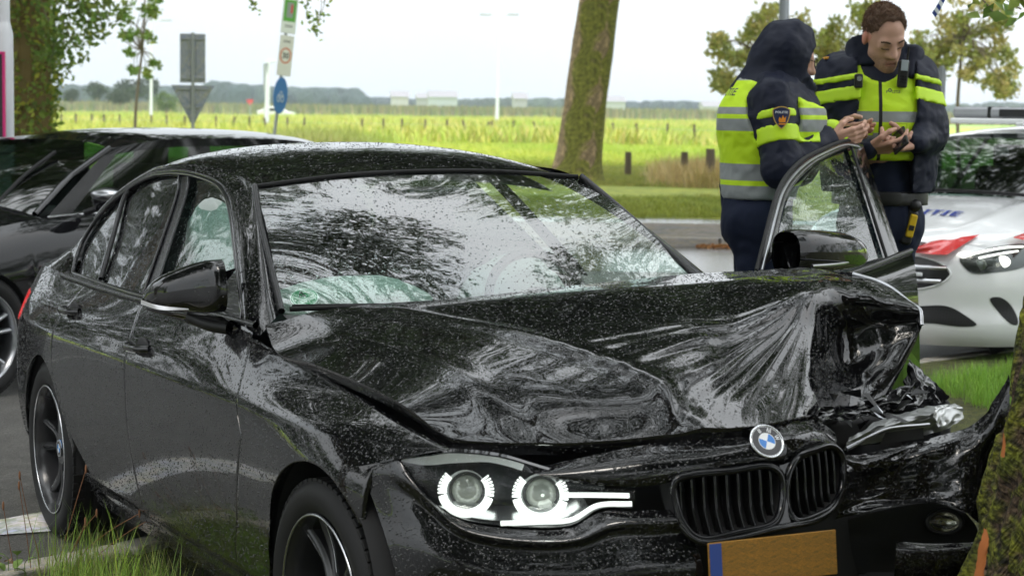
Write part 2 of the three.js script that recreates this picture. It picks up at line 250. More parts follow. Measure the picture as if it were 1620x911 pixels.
// trees that stand outside the picture but show in the wet paint and glass
const dense = { n: 170, per: 130, rad: 1.5, size: .36, cols: greenA, gap: .2 };
bigTree('roadside_tree', 'spreading tree left of the estate car', vw(-12, 23, G), .35, .28, 6, { ...dense, n: 190, y: 9.6, rx: 8.8, ry: 5.2, dx: RH.x * 5, dz: RH.z * 5 });
bigTree('roadside_tree', 'spreading tree beside the police car', vw(12, 25, G), .35, .28, 6, { ...dense, n: 190, y: 10.2, rx: 8.8, ry: 5.4, dx: -RH.x * 5.5, dz: -RH.z * 5.5 });
bigTree('roadside_tree', 'tree on the far side of the road left of the ivy trunk', vw(-16, 40, G), .4, .3, 7, { ...dense, y: 11.5, rx: 8.5, ry: 6, size: .42, rad: 1.5 });
bigTree('roadside_tree', 'tree on the far side of the road beyond the police car', vw(19, 44, G), .4, .3, 7, { ...dense, y: 12.5, rx: 8.5, ry: 6.5, size: .42, rad: 1.5 });
bigTree('roadside_tree', 'tree standing by the lane beside the saloon doors', vw(-11.5, 9, G), .35, .28, 5, { ...dense, n: 120, y: 8.6, rx: 6, ry: 3.8 });
bigTree('roadside_tree', 'tree on the verge before the bumper of the wreck', vw(5.5, -5, G), .4, .3, 5, { ...dense, y: 8.5, rx: 7, ry: 4.5 });
bigTree('roadside_tree', 'tree on the verge across the lane from the saloon doors', vw(-7, -9, G), .4, .3, 5, { ...dense, y: 8.5, rx: 7.5, ry: 4.6 });
{ // bushes along the lane on the right-hand side of the saloon
  const cl = []; for (let i = 0; i < 150; i++) { const a = rnd(); cl.push([vw(lerp(-12, -46, a) + rr(-2, 2), lerp(27, 6, a) + rr(-2, 2), G + rr(.4, 5.5)), rr(1, 1.7)]); } for (let i = 0; i < 110; i++) cl.push([vw(rr(-14, 16), rr(-15, -11), G + rr(.4, 5)), rr(1, 1.7)]); for (let i = 0; i < 120; i++) { const a = rnd(); cl.push([vw(lerp(17, 46, a) + rr(-2, 2), lerp(34, 6, a) + rr(-2, 2), G + rr(.4, 5.5)), rr(1, 1.7)]); }
  const m = scatter('woodland_edge', leafG, leafM, crownLeaves(cl, 85, .36, greenA)); tag(m, 'dense bushes of the woodland edge along the lane', 'bushes', null, 'stuff'); }
// hanging sprays of leaves
function spray(T, P, nL, size, cols, w) {             // a twig through points with leaves along it
  const c = new THREE.CatmullRomCurve3(P); const L = []; for (let i = 0; i < nL; i++) { const p = c.getPoint(Math.pow(rnd(), .8)); const s = size * rr(.6, 1.2); L.push([p.add(V(rr(-w, w), rr(-w, w) - w * .3, rr(-w, w))), randE(), V(s, s, s), jit(cols[Math.floor(rnd() * cols.length)], .35)]); } return [tube(P, size * .05, 16, 5), L];
}
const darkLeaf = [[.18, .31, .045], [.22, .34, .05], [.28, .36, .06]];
function hanging(name, label, dep, lines, size, cols = darkLeaf, w = .1, per = 60) {
  const T = thing(name, label, 'branch'); let all = [], tw = [];
  for (const l of lines) { const P = l.map(([x, y]) => at(x, y, dep + rr(-.4, .4))); const [t, L] = spray(T, P, per, size, cols, w); tw.push(t); all = all.concat(L); }
  add('twig', tw, darkBark, T).userData.kind = 'stuff'; scatter('leaves', leafG, leafM, all, T);
}
hanging('hanging_branch', 'leafy branch ends hanging beside the ivy trunk', 22, [[[60, -60], [90, 5], [110, 60], [128, 95]], [[100, -50], [125, 10], [135, 45]], [[130, -40], [155, 20], [163, 60]], [[60, 60], [90, 85], [112, 118]], [[90, -20], [110, 30], [98, 70]], [[70, 20], [85, 60], [78, 100]], [[80, -30], [115, 0], [150, 5]], [[150, -30], [172, 5], [168, 30]], [[60, -10], [75, 30], [90, 50]], [[120, -20], [140, 25], [130, 66]]], .085, darkLeaf, .10, 90);
hanging('hanging_branch', 'two small leaf sprays hanging above the speed sign', 18, [[[380, -40], [396, -5], [404, 12]], [[500, -50], [508, 5], [498, 55]], [[515, -40], [512, 10], [488, 38]], [[488, -30], [485, 10], [484, 30]]], .06, darkLeaf, .05, 26);
hanging('hanging_branch', 'broad dark leaves hanging above the police car', 9, [[[1520, -50], [1550, -8], [1572, 18]], [[1590, -40], [1600, 0], [1616, 14]], [[1620, -30], [1640, 10], [1660, 20]]], .085, darkLeaf, .05, 16);
// young trees
function youngTree(label, px, dep, trunkPx, blobs, cols, per, size, name = 'young_tree', top = null) {
  const T = thing(name, label, 'tree'), b = vw(colX(px, dep), dep, G);
  const P = trunkPx.map(([x, y]) => at(x, y, dep)); add('trunk', taper([b, ...P], [size * .35, ...P.map((_, i) => size * lerp(.3, .1, i / P.length))], 8, 5), darkBark, T);
  const cl = blobs.map(([x, y, r]) => [at(x, y, dep + rr(-.8, .8)), r * dep / FPX]);
  add('limbs', cl.filter((_, i) => i % 2 === 0).map(([c]) => limb(P[Math.floor(P.length / 2)], c, size * .12, size * .03)), darkBark, T).userData.kind = 'stuff';
  scatter('crown', leafG, leafM, crownLeaves(cl, per, size, cols, .85), T);
}
const yel = [[.50, .48, .14], [.38, .42, .10], [.56, .50, .18], [.34, .38, .10]];
const jb = (L, n, s) => { const o = []; for (const [x, y, r] of L) for (let i = 0; i < n; i++) o.push([x + rr(-1, 1) * r, y + rr(-1, 1) * r, s * rr(.6, 1.2)]); return o; };
youngTree('yellowing young tree behind the hooded officer', 1188, 46, [[1190, 150], [1196, 80], [1205, 30]], jb([[1150, 75, 20], [1160, 110, 26], [1195, 60, 25], [1200, 110, 22], [1212, 30, 18], [1262, 45, 14], [1145, 130, 14]], 9, 15), yel, 40, .14);
youngTree('yellowing young tree behind the bareheaded officer', 1330, 46, [[1325, 150], [1326, 90], [1332, 30]], jb([[1305, 70, 18], [1330, 55, 26], [1345, 90, 26], [1370, 25, 18], [1305, 100, 16]], 9, 15), yel, 40, .14);
youngTree('yellow green young tree above the police car roof', 1517, 42, [[1516, 165], [1520, 110], [1524, 60], [1530, 20]], jb([[1470, 80, 20], [1500, 50, 26], [1540, 30, 28], [1560, 70, 26], [1585, 100, 26], [1540, 110, 26], [1470, 110, 14], [1500, 90, 22], [1575, 30, 22], [1595, 135, 12]], 10, 15), yel, 40, .13);
youngTree('thin weeping young tree behind the traffic signs', 214, 40, [[213, 195], [217, 140], [224, 80], [228, 20], [228, -40]], jb([[195, 30, 8], [190, 60, 8], [205, 90, 8], [212, 108, 7], [235, 20, 9], [240, 60, 7], [246, 98, 6], [232, 118, 4], [215, 55, 12], [225, 5, 12], [205, 10, 10], [248, 10, 8]], 4, 6), darkLeaf, 16, .11);
// bushes and trees at the far edge of the fields
function farTree(label, px, base, top, wpx, dep, col, group) {
  const T = thing('field_tree', label, 'tree', null, group), b = at(px, base, dep), hh = (base - top) * dep / FPX, r = wpx / 2 * dep / FPX;
  add('trunk', new THREE.CylinderGeometry(.12, .2, hh * .4, 8).translate(b.x, b.y + hh * .2 - .1, b.z), darkBark, T);
  scatter('crown', leafG, leafM, crownLeaves(crownClumps(V(b.x, b.y + hh * .52, b.z), r, hh * .46, 46, r * .34), 26, r * .2, [col, col.map((c) => c * .75)]), T);
}
[[112, 163, 140, 24, 230], [152, 158, 131, 34, 260], [190, 165, 145, 40, 230], [206, 162, 126, 50, 270], [235, 160, 122, 36, 280]].forEach(([x, b, t, w, d], i) => farTree('dark round field tree in the group left of the sign backs', x, b, t, w, d, [.05, .075, .03], 'field trees left of the signs'));
farTree('light green bush at the lamp post foot', 262, 182, 146, 34, 210, [.12, .19, .03]);
// far woodland
{ const L = [], L2 = []; const wood = (x0, x1, y0, y1, dep, n, col) => { for (let i = 0; i < n; i++) { const x = rr(x0, x1), tp = lerp(y0, y1, (x - x0) / (x1 - x0)) + 6 * fbm(x * .02, 3, dep, 3) + rr(0, 4), base = at(x, 178, dep), hb = at(x, tp, dep); const d = dep + rr(0, 60), p = at(x, 168, d); p.y = G; const h = Math.max(2, hb.y - G); L.push([V(p.x, G + h * .5, p.z), new THREE.Euler(0, rnd() * 6, 0), V(h * rr(.35, .6), h * .52, h * rr(.35, .6)), jit(col, .2)]); } };
  wood(60, 560, 133, 138, 620, 420, [.045, .07, .055]); wood(330, 575, 126, 150, 600, 160, [.04, .065, .05]); wood(560, 700, 151, 156, 700, 120, [.05, .07, .06]); wood(700, 900, 155, 154, 650, 200, [.06, .085, .055]); wood(900, 1180, 158, 160, 700, 260, [.05, .072, .06]); wood(1460, 1620, 165, 160, 700, 100, [.06, .08, .06]);
  const ico = new THREE.IcosahedronGeometry(1, 3); const P = ico.attributes.position; for (let i = 0; i < P.count; i++) { const p = V(P.getX(i), P.getY(i), P.getZ(i)), k = 1 + .28 * fbm(p.x * 2.2, p.y * 2.2, p.z * 2.2, 3); P.setXYZ(i, p.x * k, p.y * k, p.z * k); } ico.computeVertexNormals();
  const W = scatter('far_woodland', ico, std({ color: 0xffffff, roughness: 1 }), L); tag(W, 'blue green line of woodland along the horizon', 'woodland', null, 'stuff'); }
// ---------------------------------------------------------------- materials of vehicles
const dropTex = (() => {                               // rain drops standing on a surface, as height, 0.4 m a tile
  const n = 1024, h = new Float32Array(n * n);
  for (let k = 0; k < 9500; k++) {
    const r = k < 500 ? rr(5, 8) : k < 2800 ? rr(3, 5) : rr(1.6, 3), cx = rnd() * n, cy = rnd() * n, R = Math.ceil(r), e = rr(0.8, 1.25);
    for (let y = -R - 1; y <= R + 1; y++) for (let x = -R - 1; x <= R + 1; x++) { const q = (x * x * e + y * y / e) / (r * r); if (q < 1) { const i = ((Math.round(cy) + y + n) % n) * n + (Math.round(cx) + x + n) % n; h[i] = Math.max(h[i], Math.sqrt(1 - q) * r / 8); } }
  }
  return dataTex(n, (u, v) => { const q = h[Math.round(v * n) * n + Math.round(u * n)]; return [q, q, q]; }, false);
})();
const drops = (m) => rep(dropTex, 1 / m);
const paintBlack = std({ color: [0.0045, 0.0045, 0.005], roughness: 0.025, ior: 1.6, bumpMap: drops(0.42), bumpScale: 0.00008 });
const paintPlain = std({ color: [0.0045, 0.0045, 0.005], roughness: 0.05, ior: 1.6 });
const trimBlack = std({ color: [0.008, 0.008, 0.009], roughness: 0.16, bumpMap: drops(0.4), bumpScale: 0.0006 });
const rubber = std({ color: [0.011, 0.011, 0.011], roughness: 0.6, specularIntensity: 0.5 });
const darkPlastic = std({ color: [0.012, 0.012, 0.013], roughness: 0.42 });
const voidBlack = std({ color: [0.018, 0.018, 0.019], roughness: 0.8 });
const chrome = std({ color: [0.75, 0.76, 0.78], roughness: 0.09, metalness: 1 });
const satin = std({ color: [0.45, 0.46, 0.48], roughness: 0.28, metalness: 1 });
const glassClear = std({ color: [0.62, 0.78, 0.71], roughness: 0.0, transmission: 1, thickness: 0, ior: 2.15, bumpMap: drops(0.5), bumpScale: 0.00006 });
const glassDark = std({ color: [0.10, 0.13, 0.12], roughness: 0.0, transmission: 1, thickness: 0, ior: 1.75, bumpMap: drops(0.42), bumpScale: 0.0001 });
const glassDoor = std({ color: [0.62, 0.80, 0.74], roughness: 0.0, transmission: 1, thickness: 0, ior: 1.9, bumpMap: drops(0.42), bumpScale: 0.0001 });
const lensClear = std({ color: [0.97, 0.99, 1], roughness: 0.02, transmission: 1, thickness: 0, ior: 1.5, bumpMap: drops(0.42), bumpScale: 0.0005 });

// ---------------------------------------------------------------- the crashed saloon (built in its own frame: x forward, y up, z to its right)
const sedan = thing('crashed_saloon_car', 'wet black saloon car with crumpled bonnet against the mossy tree trunk', 'car');
sedan.quaternion.setFromRotationMatrix(CARM);
const SX = [-2.40, -2.2, -1.9, -1.4, -0.9, -0.2, 0.5, 0.9, 1.4, 1.7, 1.9, 2.05];
const SY = [0.15, 0.27, 0.33, 0.42, 0.55, 0.68, 0.77, 0.795, 0.86, 0.97];
const SZ = [
  [.60, .70, .76, .80, .80, .80, .80, .80, .80, .78, .68, .5],
  [.64, .75, .83, .872, .85, .845, .845, .855, .87, .83, .73, .56],
  [.66, .775, .855, .893, .864, .858, .858, .868, .888, .85, .76, .60],
  [.68, .795, .87, .903, .88, .876, .876, .884, .90, .865, .78, .62],
  [.69, .802, .875, .907, .896, .893, .893, .897, .905, .868, .785, .62],
  [.69, .80, .87, .902, .90, .899, .899, .90, .90, .855, .76, .59],
  [.69, .79, .858, .888, .895, .897, .897, .892, .875, .80, .70, .55],
  [.685, .782, .85, .88, .887, .889, .889, .883, .855, .768, .665, .5],
  [.67, .755, .815, .845, .858, .863, .86, .838, .765, .675, .55, .4],
  [.63, .695, .735, .755, .78, .80, .80, .77, .70, .63, .55, .4]];
const zSide = (x, y) => cr1(SY, SZ.map((r) => cr1(SX, r, x)), y);
const zGlass = (x, y) => { const h = y - 0.97; return cr1([-2.3, -1.6, -1.05, -0.4, 0.64, 0.9], [.66, .725, .765, .80, .795, .77], x) - 0.5 * h - 0.25 * h * Math.abs(h); };
const onSide = (px, py) => cOn(px, py, (p) => p.z - zSide(p.x, p.y));
const onGlass = (px, py) => cOn(px, py, (p) => p.z - zGlass(p.x, p.y));
const sp = (L) => L.map(([x, y]) => onSide(x, y)), gl = (L) => L.map(([x, y]) => onGlass(x, y));
const S3 = (L) => L.map(([x, y]) => V(x, y, zSide(x, y)));
const mir = (g) => { const q = g.clone(); q.scale(1, 1, -1); if (q.index) { const a = q.index.array; for (let i = 0; i < a.length; i += 3) { const t = a[i]; a[i] = a[i + 1]; a[i + 1] = t; } } q.computeVertexNormals(); return q; };
// a panel of the flank: four edges in side view, laid on the flank surface, with edges rolled inwards
function panel(bot, top, lef, rig, nu, nv, zf = zSide, by = lin, roll = 0.012) {
  const P2 = (L) => L.map((p) => V(p.x !== undefined ? p.x : p[0], p.y !== undefined ? p.y : p[1], 0));
  const f = coons(P2(bot), P2(top), P2(lef), P2(rig), by);
  return gridGeo(nu + 4, nv + 4, (u, v, i, j) => {
    const a = clamp((i - 2) / nu), b = clamp((j - 2) / nv), q = f(a, b);
    const e = Math.max(i < 2 ? 2 - i : i > nu + 2 ? i - nu - 2 : 0, j < 2 ? 2 - j : j > nv + 2 ? j - nv - 2 : 0);
    q.z = zf(q.x, q.y) - (e === 1 ? roll * 0.2 : e === 2 ? roll : 0);
    if (e) { const c = f(0.5, 0.5), d = V(c.x - q.x, c.y - q.y, 0).normalize(); q.x -= d.x * 0.0012 * e; q.y -= d.y * 0.0012 * e; }
    return q;
  }, (p) => [p.x, p.y]);
}
const arcA = (cx, cy, r, a0, a1, n) => Array.from({ length: n + 1 }, (_, i) => { const a = (a0 + (a1 - a0) * i / n) * Math.PI / 180; return V(cx + r * Math.cos(a), cy + r * Math.sin(a), 0); });
const RA = 0.352, FX = 1.43, FY = 0.345, RAX = -1.405, RAY = 0.335;
const beltY = (x) => cr1([-2.3, -1.6, -0.4, 0.2, 0.7, 0.95], [0.99, 0.973, 0.973, 0.983, 0.985, 0.955], x);
const shutA = sp([[372, 865], [375, 830], [381, 690], [390, 560], [392, 537]]).map((p) => V(p.x, p.y, 0));
shutA.unshift(V(shutA[0].x - 0.02, 0.305, 0));
const shutB = [V(-0.245, 0.305, 0), V(-0.25, 0.5, 0), V(-0.245, 0.7, 0), V(-0.255, 0.82, 0), V(-0.33, 0.93, 0), V(-0.345, beltY(-0.345), 0)];
const shutC = [V(-0.885, 0.305, 0), V(-0.93, 0.35, 0), V(-1.06, 0.45, 0), V(-1.19, 0.6, 0), V(-1.245, 0.72, 0), V(-1.25, 0.83, 0), V(-1.21, 0.93, 0), V(-1.19, beltY(-1.19), 0)];
const off = (L, d) => L.map((p) => V(p.x + d, p.y, 0));
const belt = (x0, x1, n = 8) => Array.from({ length: n + 1 }, (_, i) => { const x = lerp(x0, x1, i / n); return V(x, beltY(x), 0); });
const gF = panel([V(shutB[0].x + .003, .305, 0), V(shutA[0].x - .003, .305, 0)], [...belt(shutB[5].x + .003, 0.62, 6), V(0.72, 0.97, 0), V(shutA[5].x - .003, shutA[5].y, 0)], off(shutB, .003), off(shutA, -.003), 70, 46);
const doorF = grp('front_door', sedan); add('door_panel', gF, paintBlack, doorF);
const gR = panel([V(shutC[0].x + .003, .305, 0), V(shutB[0].x - .003, .305, 0)], belt(shutC[7].x + .003, shutB[5].x - .003), off(shutC, .003), off(shutB, -.003), 60, 46);
const doorR = grp('rear_door', sedan); add('door_panel', gR, paintBlack, doorR);
const doorRL = grp('rear_door', sedan); add('door_panel', mir(gR), paintBlack, doorRL);
// quarter panel: rear arch, up to the belt and back to the tail lamp
const arcR = arcA(RAX, RAY, RA, 4, 178, 26);
const gQ1 = panel([...arcR.slice().reverse()], [V(-2.3, 0.83, 0), V(-2.24, 0.97, 0), V(-1.9, 0.975, 0), V(-1.6, beltY(-1.6), 0), V(shutC[7].x - .003, shutC[7].y, 0)],
  [arcR[26], V(-1.9, .345, 0), V(-2.1, .5, 0), V(-2.24, .7, 0), V(-2.3, .83, 0)], [arcR[0], V(-1.02, .40, 0), ...off(shutC.slice(2), -.003)], 64, 40);
const gQ2 = panel([V(-2.34, .2, 0), V(-1.77, .2, 0)], [V(-2.31, .8, 0), V(-2.25, .7, 0), V(-2.1, .495, 0), V(-1.9, .34, 0), V(-1.77, .33, 0)], [V(-2.34, .2, 0), V(-2.31, .8, 0)], [V(-1.77, .2, 0), V(-1.77, .33, 0)], 20, 12);
add('quarter_panel', gQ1, paintBlack, sedan); add('rear_bumper', gQ2, paintBlack, sedan); add('quarter_panel', mir(gQ1), paintBlack, sedan);
// sill below the doors
const sillF = (x, y) => zSide(x, y) - 0.012 - 0.03 * sstep(0.29, 0.2, y) + 0.018 * sstep(0.245, 0.22, y);
const gS = panel([V(-1.06, .165, 0), V(1.07, .175, 0)], [V(-1.03, .302, 0), V(1.07, .302, 0)], [V(-1.06, .165, 0), V(-1.03, .302, 0)], [V(1.07, .175, 0), V(1.07, .302, 0)], 60, 12, sillF);
add('sill', gS, paintBlack, sedan); add('sill', mir(gS), paintBlack, sedan);
// front wing with its arch
const arcF = arcA(FX, FY, RA, 176, 42, 22);
const wingTop = [[392, 532], [405, 536], [430, 553], [480, 577]].map(([x, y]) => { const p = onSide(x, y); return V(p.x, p.y, 0); });
wingTop.push(V(1.31, .868, 0), V(1.5, .842, 0), V(1.67, .812, 0), V(1.78, .792, 0), V(1.865, .774, 0));
const wTip = wingTop[8];
const wFront = [arcF[22], V(1.70, .715, 0), V(1.765, .745, 0), V(1.82, .763, 0), wTip];
const gW = panel([V(shutA[0].x + .003, .305, 0), V(1.03, .305, 0), ...arcF], wingTop, [...off(shutA, .003)], wFront, 84, 44, zSide, lin);
add('front_wing', gW, paintBlack, sedan);
// crumpled wing on the far side
// wheel arch liners
const liner = (cx, cy, s) => { const g = gridGeo(24, 2, (u, v) => { const a = lerp(-8, 188, u) * Math.PI / 180; return V(cx + 0.365 * Math.cos(a), cy + 0.365 * Math.sin(a), s * lerp(0.5, 0.87, v)); }); return g; };
const disk = (cx, cy, z) => new THREE.CircleGeometry(0.37, 32).translate(cx, cy, z);
for (const [cx, cy] of [[RAX, RAY], [FX, FY]]) for (const s of [1, -1]) add('wheel_arch_liner', [liner(cx, cy, s), disk(cx, cy, s * 0.5)], voidBlack, sedan);
// floor pan and inner structure behind the panels
const inner = (s) => gridGeo(40, 14, (u, v) => { const x = lerp(-2.2, 1.6, u), y = lerp(0.2, cr1([-2.2, .5, .9, 1.3, 1.9], [.9, .92, .86, .78, .62], x), v); let z = zSide(x, Math.min(y, 0.9)) - 0.035; const inA = Math.min(Math.hypot(x - RAX, y - RAY), Math.hypot(x - FX, y - FY)) < 0.37; if (inA) z = 0.5; if (y > 0.8) z -= (y - 0.8) * 0.4; return V(x, y, s * z); });
add('underbody', [inner(1), inner(-1), rbox(3.9, 0.1, 1.5, 0.03, -0.25, 0.2, 0), rbox(0.08, 0.5, 1.4, 0.02, 0.98, 0.5, 0), rbox(0.05, 0.55, 1.35, 0.02, -1.5, 0.62, 0)], voidBlack, sedan);
// tail lamp, boot lid, rear window
const gTL = panel([V(-2.36, .72, 0), V(-2.0, .78, 0)], [V(-2.31, .87, 0), V(-2.05, .875, 0)], [V(-2.36, .72, 0), V(-2.31, .87, 0)], [V(-2.0, .78, 0), V(-2.05, .875, 0)], 12, 8, (x, y) => zSide(x, y) + 0.006);
add('tail_lamp', gTL, std({ color: [0.5, 0.008, 0.01], roughness: 0.08, ior: 1.5, emissive: new THREE.Color(0.25, 0.005, 0.005) }), sedan);
const gBoot = gridGeo(24, 16, (u, v) => { const x = lerp(-1.84, -2.36, v), z = lerp(-.66, .66, u) * lerp(1, .95, v); return V(x, 1.045 - 0.02 * v - 0.06 * v * v - 0.05 * Math.pow(Math.abs(u - .5) * 2, 3), z); }, (p) => [p.x, p.z]);
const gBack = gridGeo(24, 10, (u, v) => V(-2.36 - 0.05 * Math.sin(v * Math.PI) - .1 * v + .12 * Math.pow(Math.abs(u - .5) * 2, 2), lerp(0.96, 0.25, v), lerp(-.68, .68, u)), (p) => [p.y, p.z]);
add('boot_lid', [gBoot, gBack], paintBlack, sedan);

// ---- greenhouse
const dloTop = gl([[115, 430], [121, 405], [130, 382], [147, 354], [170, 326], [197, 303], [233, 281], [262, 275], [290, 275], [320, 282], [345, 294], [358, 312], [366, 345], [371, 385], [376, 430], [381, 478], [385, 505]]);
const railPx = [[82, 411], [95, 400], [112, 388], [140, 354], [165, 322], [195, 293], [235, 267], [262, 260], [292, 255], [330, 262], [362, 276], [384, 302], [391, 345], [395, 390], [399, 440], [402, 490], [404, 532]];
const edgeTop = railPx.map(([x, y], i) => onGlass(x, y).add(V(0, 0, -0.012)));
// C pillar and side rail above the windows, from the boot to the foot of the windscreen pillar
const railGeo = (() => { const n = dloTop.length; return gridGeo(96, 8, (u, v) => { const a = crP(dloTop, u), b = crP(edgeTop, u), p = a.lerp(b, v); p.z += 0.016 * Math.sin(v * Math.PI) * (u < .2 ? .3 : 1); return p; }, (p) => [p.x, p.y]); })();
add('roof_side_rail', railGeo, paintBlack, sedan); add('roof_side_rail', mir(railGeo), paintBlack, sedan);
// rear shoulder between the quarter panel and the pillar
const cP = gridGeo(20, 8, (u, v) => { const a = crP([V(-2.24, .97, zSide(-2.24, .97)), V(-1.9, .975, zSide(-1.9, .975)), V(-1.55, beltY(-1.55), zSide(-1.55, .973))], u), b = crP([edgeTop[0], edgeTop[2].clone().lerp(dloTop[1], .3), dloTop[0]], u); return a.lerp(b, v); }, (p) => [p.x, p.y]);
add('rear_shoulder', cP, paintBlack, sedan); add('rear_shoulder', mir(cP), paintBlack, sedan);
const wsT = [V(.13, 1.337, .57), V(.10, 1.362, .27), V(.075, 1.368, 0), V(.10, 1.362, -.27), V(.13, 1.337, -.57)];
// roof
const roofX = [.10, -.02, -.2, -.45, -.75, -1.05, -1.28];
const roofC = [1.372, 1.404, 1.434, 1.456, 1.465, 1.452, 1.425], roofE = [1.345, 1.362, 1.385, 1.405, 1.412, 1.395, 1.36];
const roofGeo = gridGeo(48, 48, (u, v) => { const s = u * 2 - 1, x = lerp(.125, -1.3, v), yc = cr1(roofX.slice().reverse(), roofC.slice().reverse(), x), ye = cr1(roofX.slice().reverse(), roofE.slice().reverse(), x), w = cr1([-1.3, -.9, -.4, .125], [.50, .525, .54, .565], x);
  return V(x - 0.045 * (1 - s * s) * sstep(.3, 0, v) - 0.05 * (1 - s * s) * sstep(.8, 1, v), yc - (yc - ye) * Math.pow(Math.abs(s), 2.4) - .012 * Math.pow(Math.abs(s), 12), s * w); }, (p) => [p.x, p.z]);
add('roof', roofGeo, paintBlack, sedan);
const ditch = (s) => gridGeo(60, 3, (u, v) => { const b = crP(edgeTop, lerp(.36, .70, u)), x = b.x, w = cr1([-1.3, -.9, -.4, .125], [.50, .525, .54, .565], x), ye = cr1(roofX.slice().reverse(), roofE.slice().reverse(), x) - .012, q = b.lerp(V(x, ye, w), v); q.y -= .010 * Math.sin(v * Math.PI); q.z *= s; return q; });
for (const s of [1, -1]) add('roof_gutter', ditch(s), trimBlack, sedan);
// windscreen pillar
const pilOut = edgeTop.slice(10).reverse(), wsEdge = [V(.70, 1.0, .70), V(.56, 1.09, .672), V(.42, 1.17, .642), V(.27, 1.255, .61), V(.13, 1.337, .572)];
const pillar = gridGeo(30, 6, (u, v) => { const a = crP(pilOut, u), b = crP(wsEdge, u), p = a.lerp(b, v); p.x += .012 * Math.sin(v * Math.PI); p.y += .008 * Math.sin(v * Math.PI); return p; }, (p) => [p.x, p.y]);
add('windscreen_pillar', pillar, paintBlack, sedan); add('windscreen_pillar', mir(pillar), paintBlack, sedan);
for (const s of [1, -1]) { const e = wsEdge.map((p) => V(p.x + .012, p.y + .006, s * (p.z + .003))); add('pillar_seal', tube(e, .011, 30, 8), trimBlack, sedan); }
// windscreen and rear window
const wsB = [V(.70, 1.0, .70), V(.82, .985, .40), V(.87, .98, 0), V(.82, .985, -.40), V(.70, 1.0, -.70)];
const wsGeo = gridGeo(40, 24, (u, v) => { const b = crP(wsB, u), t = crP(wsT, u), p = b.lerp(t, v), k = Math.sin(v * Math.PI); p.x += .018 * k; p.y += .022 * k; return p; }, (p, u, v) => [p.z, v * .8]);
add('windscreen', wsGeo, glassClear, sedan);
add('header_seal', tube(wsT.map((p) => V(p.x - .004, p.y + .004, p.z)), .008, 40, 6), rubber, sedan);
const rwGeo = gridGeo(24, 12, (u, v) => { const s = u * 2 - 1; const t = V(-1.30 - .04 * (1 - s * s), 1.425 - .06 * s * s, s * .50), b = V(-1.86, 1.05 - .03 * s * s, s * .62); const p = t.lerp(b, v); p.y += .03 * Math.sin(v * Math.PI); p.x -= .02 * Math.sin(v * Math.PI); return p; }, (p) => [p.z, p.y]);
add('rear_window', rwGeo, glassDark, sedan);
// side windows (glass just inside the window line), the trim and the bars
const inset = (p, d = .014) => V(p.x, p.y, p.z - d);
const barB0 = gl([[283, 276], [280, 304], [233, 444], [224, 472]]), barB1 = gl([[298, 277], [295, 304], [253, 437], [243, 474]]);
const barC = gl([[203, 300], [196, 309], [175, 378], [157, 441]]);
const beltG = (x0, x1) => Array.from({ length: 9 }, (_, i) => { const x = lerp(x0, x1, i / 8), y = beltY(x) + .004; return V(x, y, zGlass(x, y)); });
const topSeg = (t0, t1) => Array.from({ length: 13 }, (_, i) => crP(dloTop, lerp(t0, t1, i / 12)));
const pane = (bot, top, lef, rig) => gridGeo(16, 16, (u, v) => inset(coons(bot, top, lef, rig)(u, v)), (p) => [p.x, p.y]);
const seg2 = (a, b) => [a, b];
{
  const tB0 = 7.72 / 16, tB1 = 8.25 / 16, tC = 5.2 / 16;
  const q0 = beltG(dloTop[0].x + .01, barC[3].x), q1 = beltG(barC[3].x, barB0[3].x), q2 = beltG(barB1[3].x, .66);
  const pc0 = crP(dloTop, tC), pb0 = crP(dloTop, tB0), pb1 = crP(dloTop, tB1);
  const gq = pane(q0, topSeg(.12, tC), seg2(q0[0], crP(dloTop, .12)), seg2(q0[8], pc0));
  const gr2 = pane(q1, topSeg(tC, tB0), seg2(q1[0], pc0), seg2(q1[8], pb0));
  const gf = pane(q2, topSeg(tB1, 12.2 / 16), seg2(q2[0], pb1), [q2[8], crP(dloTop, 15 / 16), crP(dloTop, 13.8 / 16), crP(dloTop, 12.2 / 16)]);
  add('quarter_window', gq, glassDark, sedan); add('quarter_window', mir(gq), glassDark, sedan);
  add('window', gr2, glassDark, doorR); add('window', mir(gr2), glassDark, doorRL);
  add('window', gf, glassDoor, doorF);
  const bp = gridGeo(4, 12, (u, v) => { const p = crP(barB0, v).lerp(crP(barB1, v), u); return inset(p, .004); }, (p) => [p.x, p.y]);
  add('centre_pillar', [bp, tube([barB0[0], ...barB0.slice(1)].map((p) => inset(p, 0)), .005, 20, 6), tube(barB1.map((p) => inset(p, 0)), .005, 20, 6)], trimBlack, sedan); add('centre_pillar', mir(bp), trimBlack, sedan);
  add('window_bar', tube(barC.map((p) => inset(p, .004)), .010, 16, 8), trimBlack, doorR);
  const tr = [...dloTop, ...beltG(.66, dloTop[0].x).slice(1)];
  add('window_trim', tube(tr.map((p) => inset(p, -.001)), .0085, 120, 8, true), std({ color: [0.02, 0.02, 0.022], roughness: 0.1 }), sedan);
  const bt = beltG(-1.62, .74).map((p) => V(p.x, p.y - .014, zSide(p.x, p.y - .014) + .003));
  add('belt_moulding', tube(bt, .011, 60, 8), trimBlack, sedan);
}
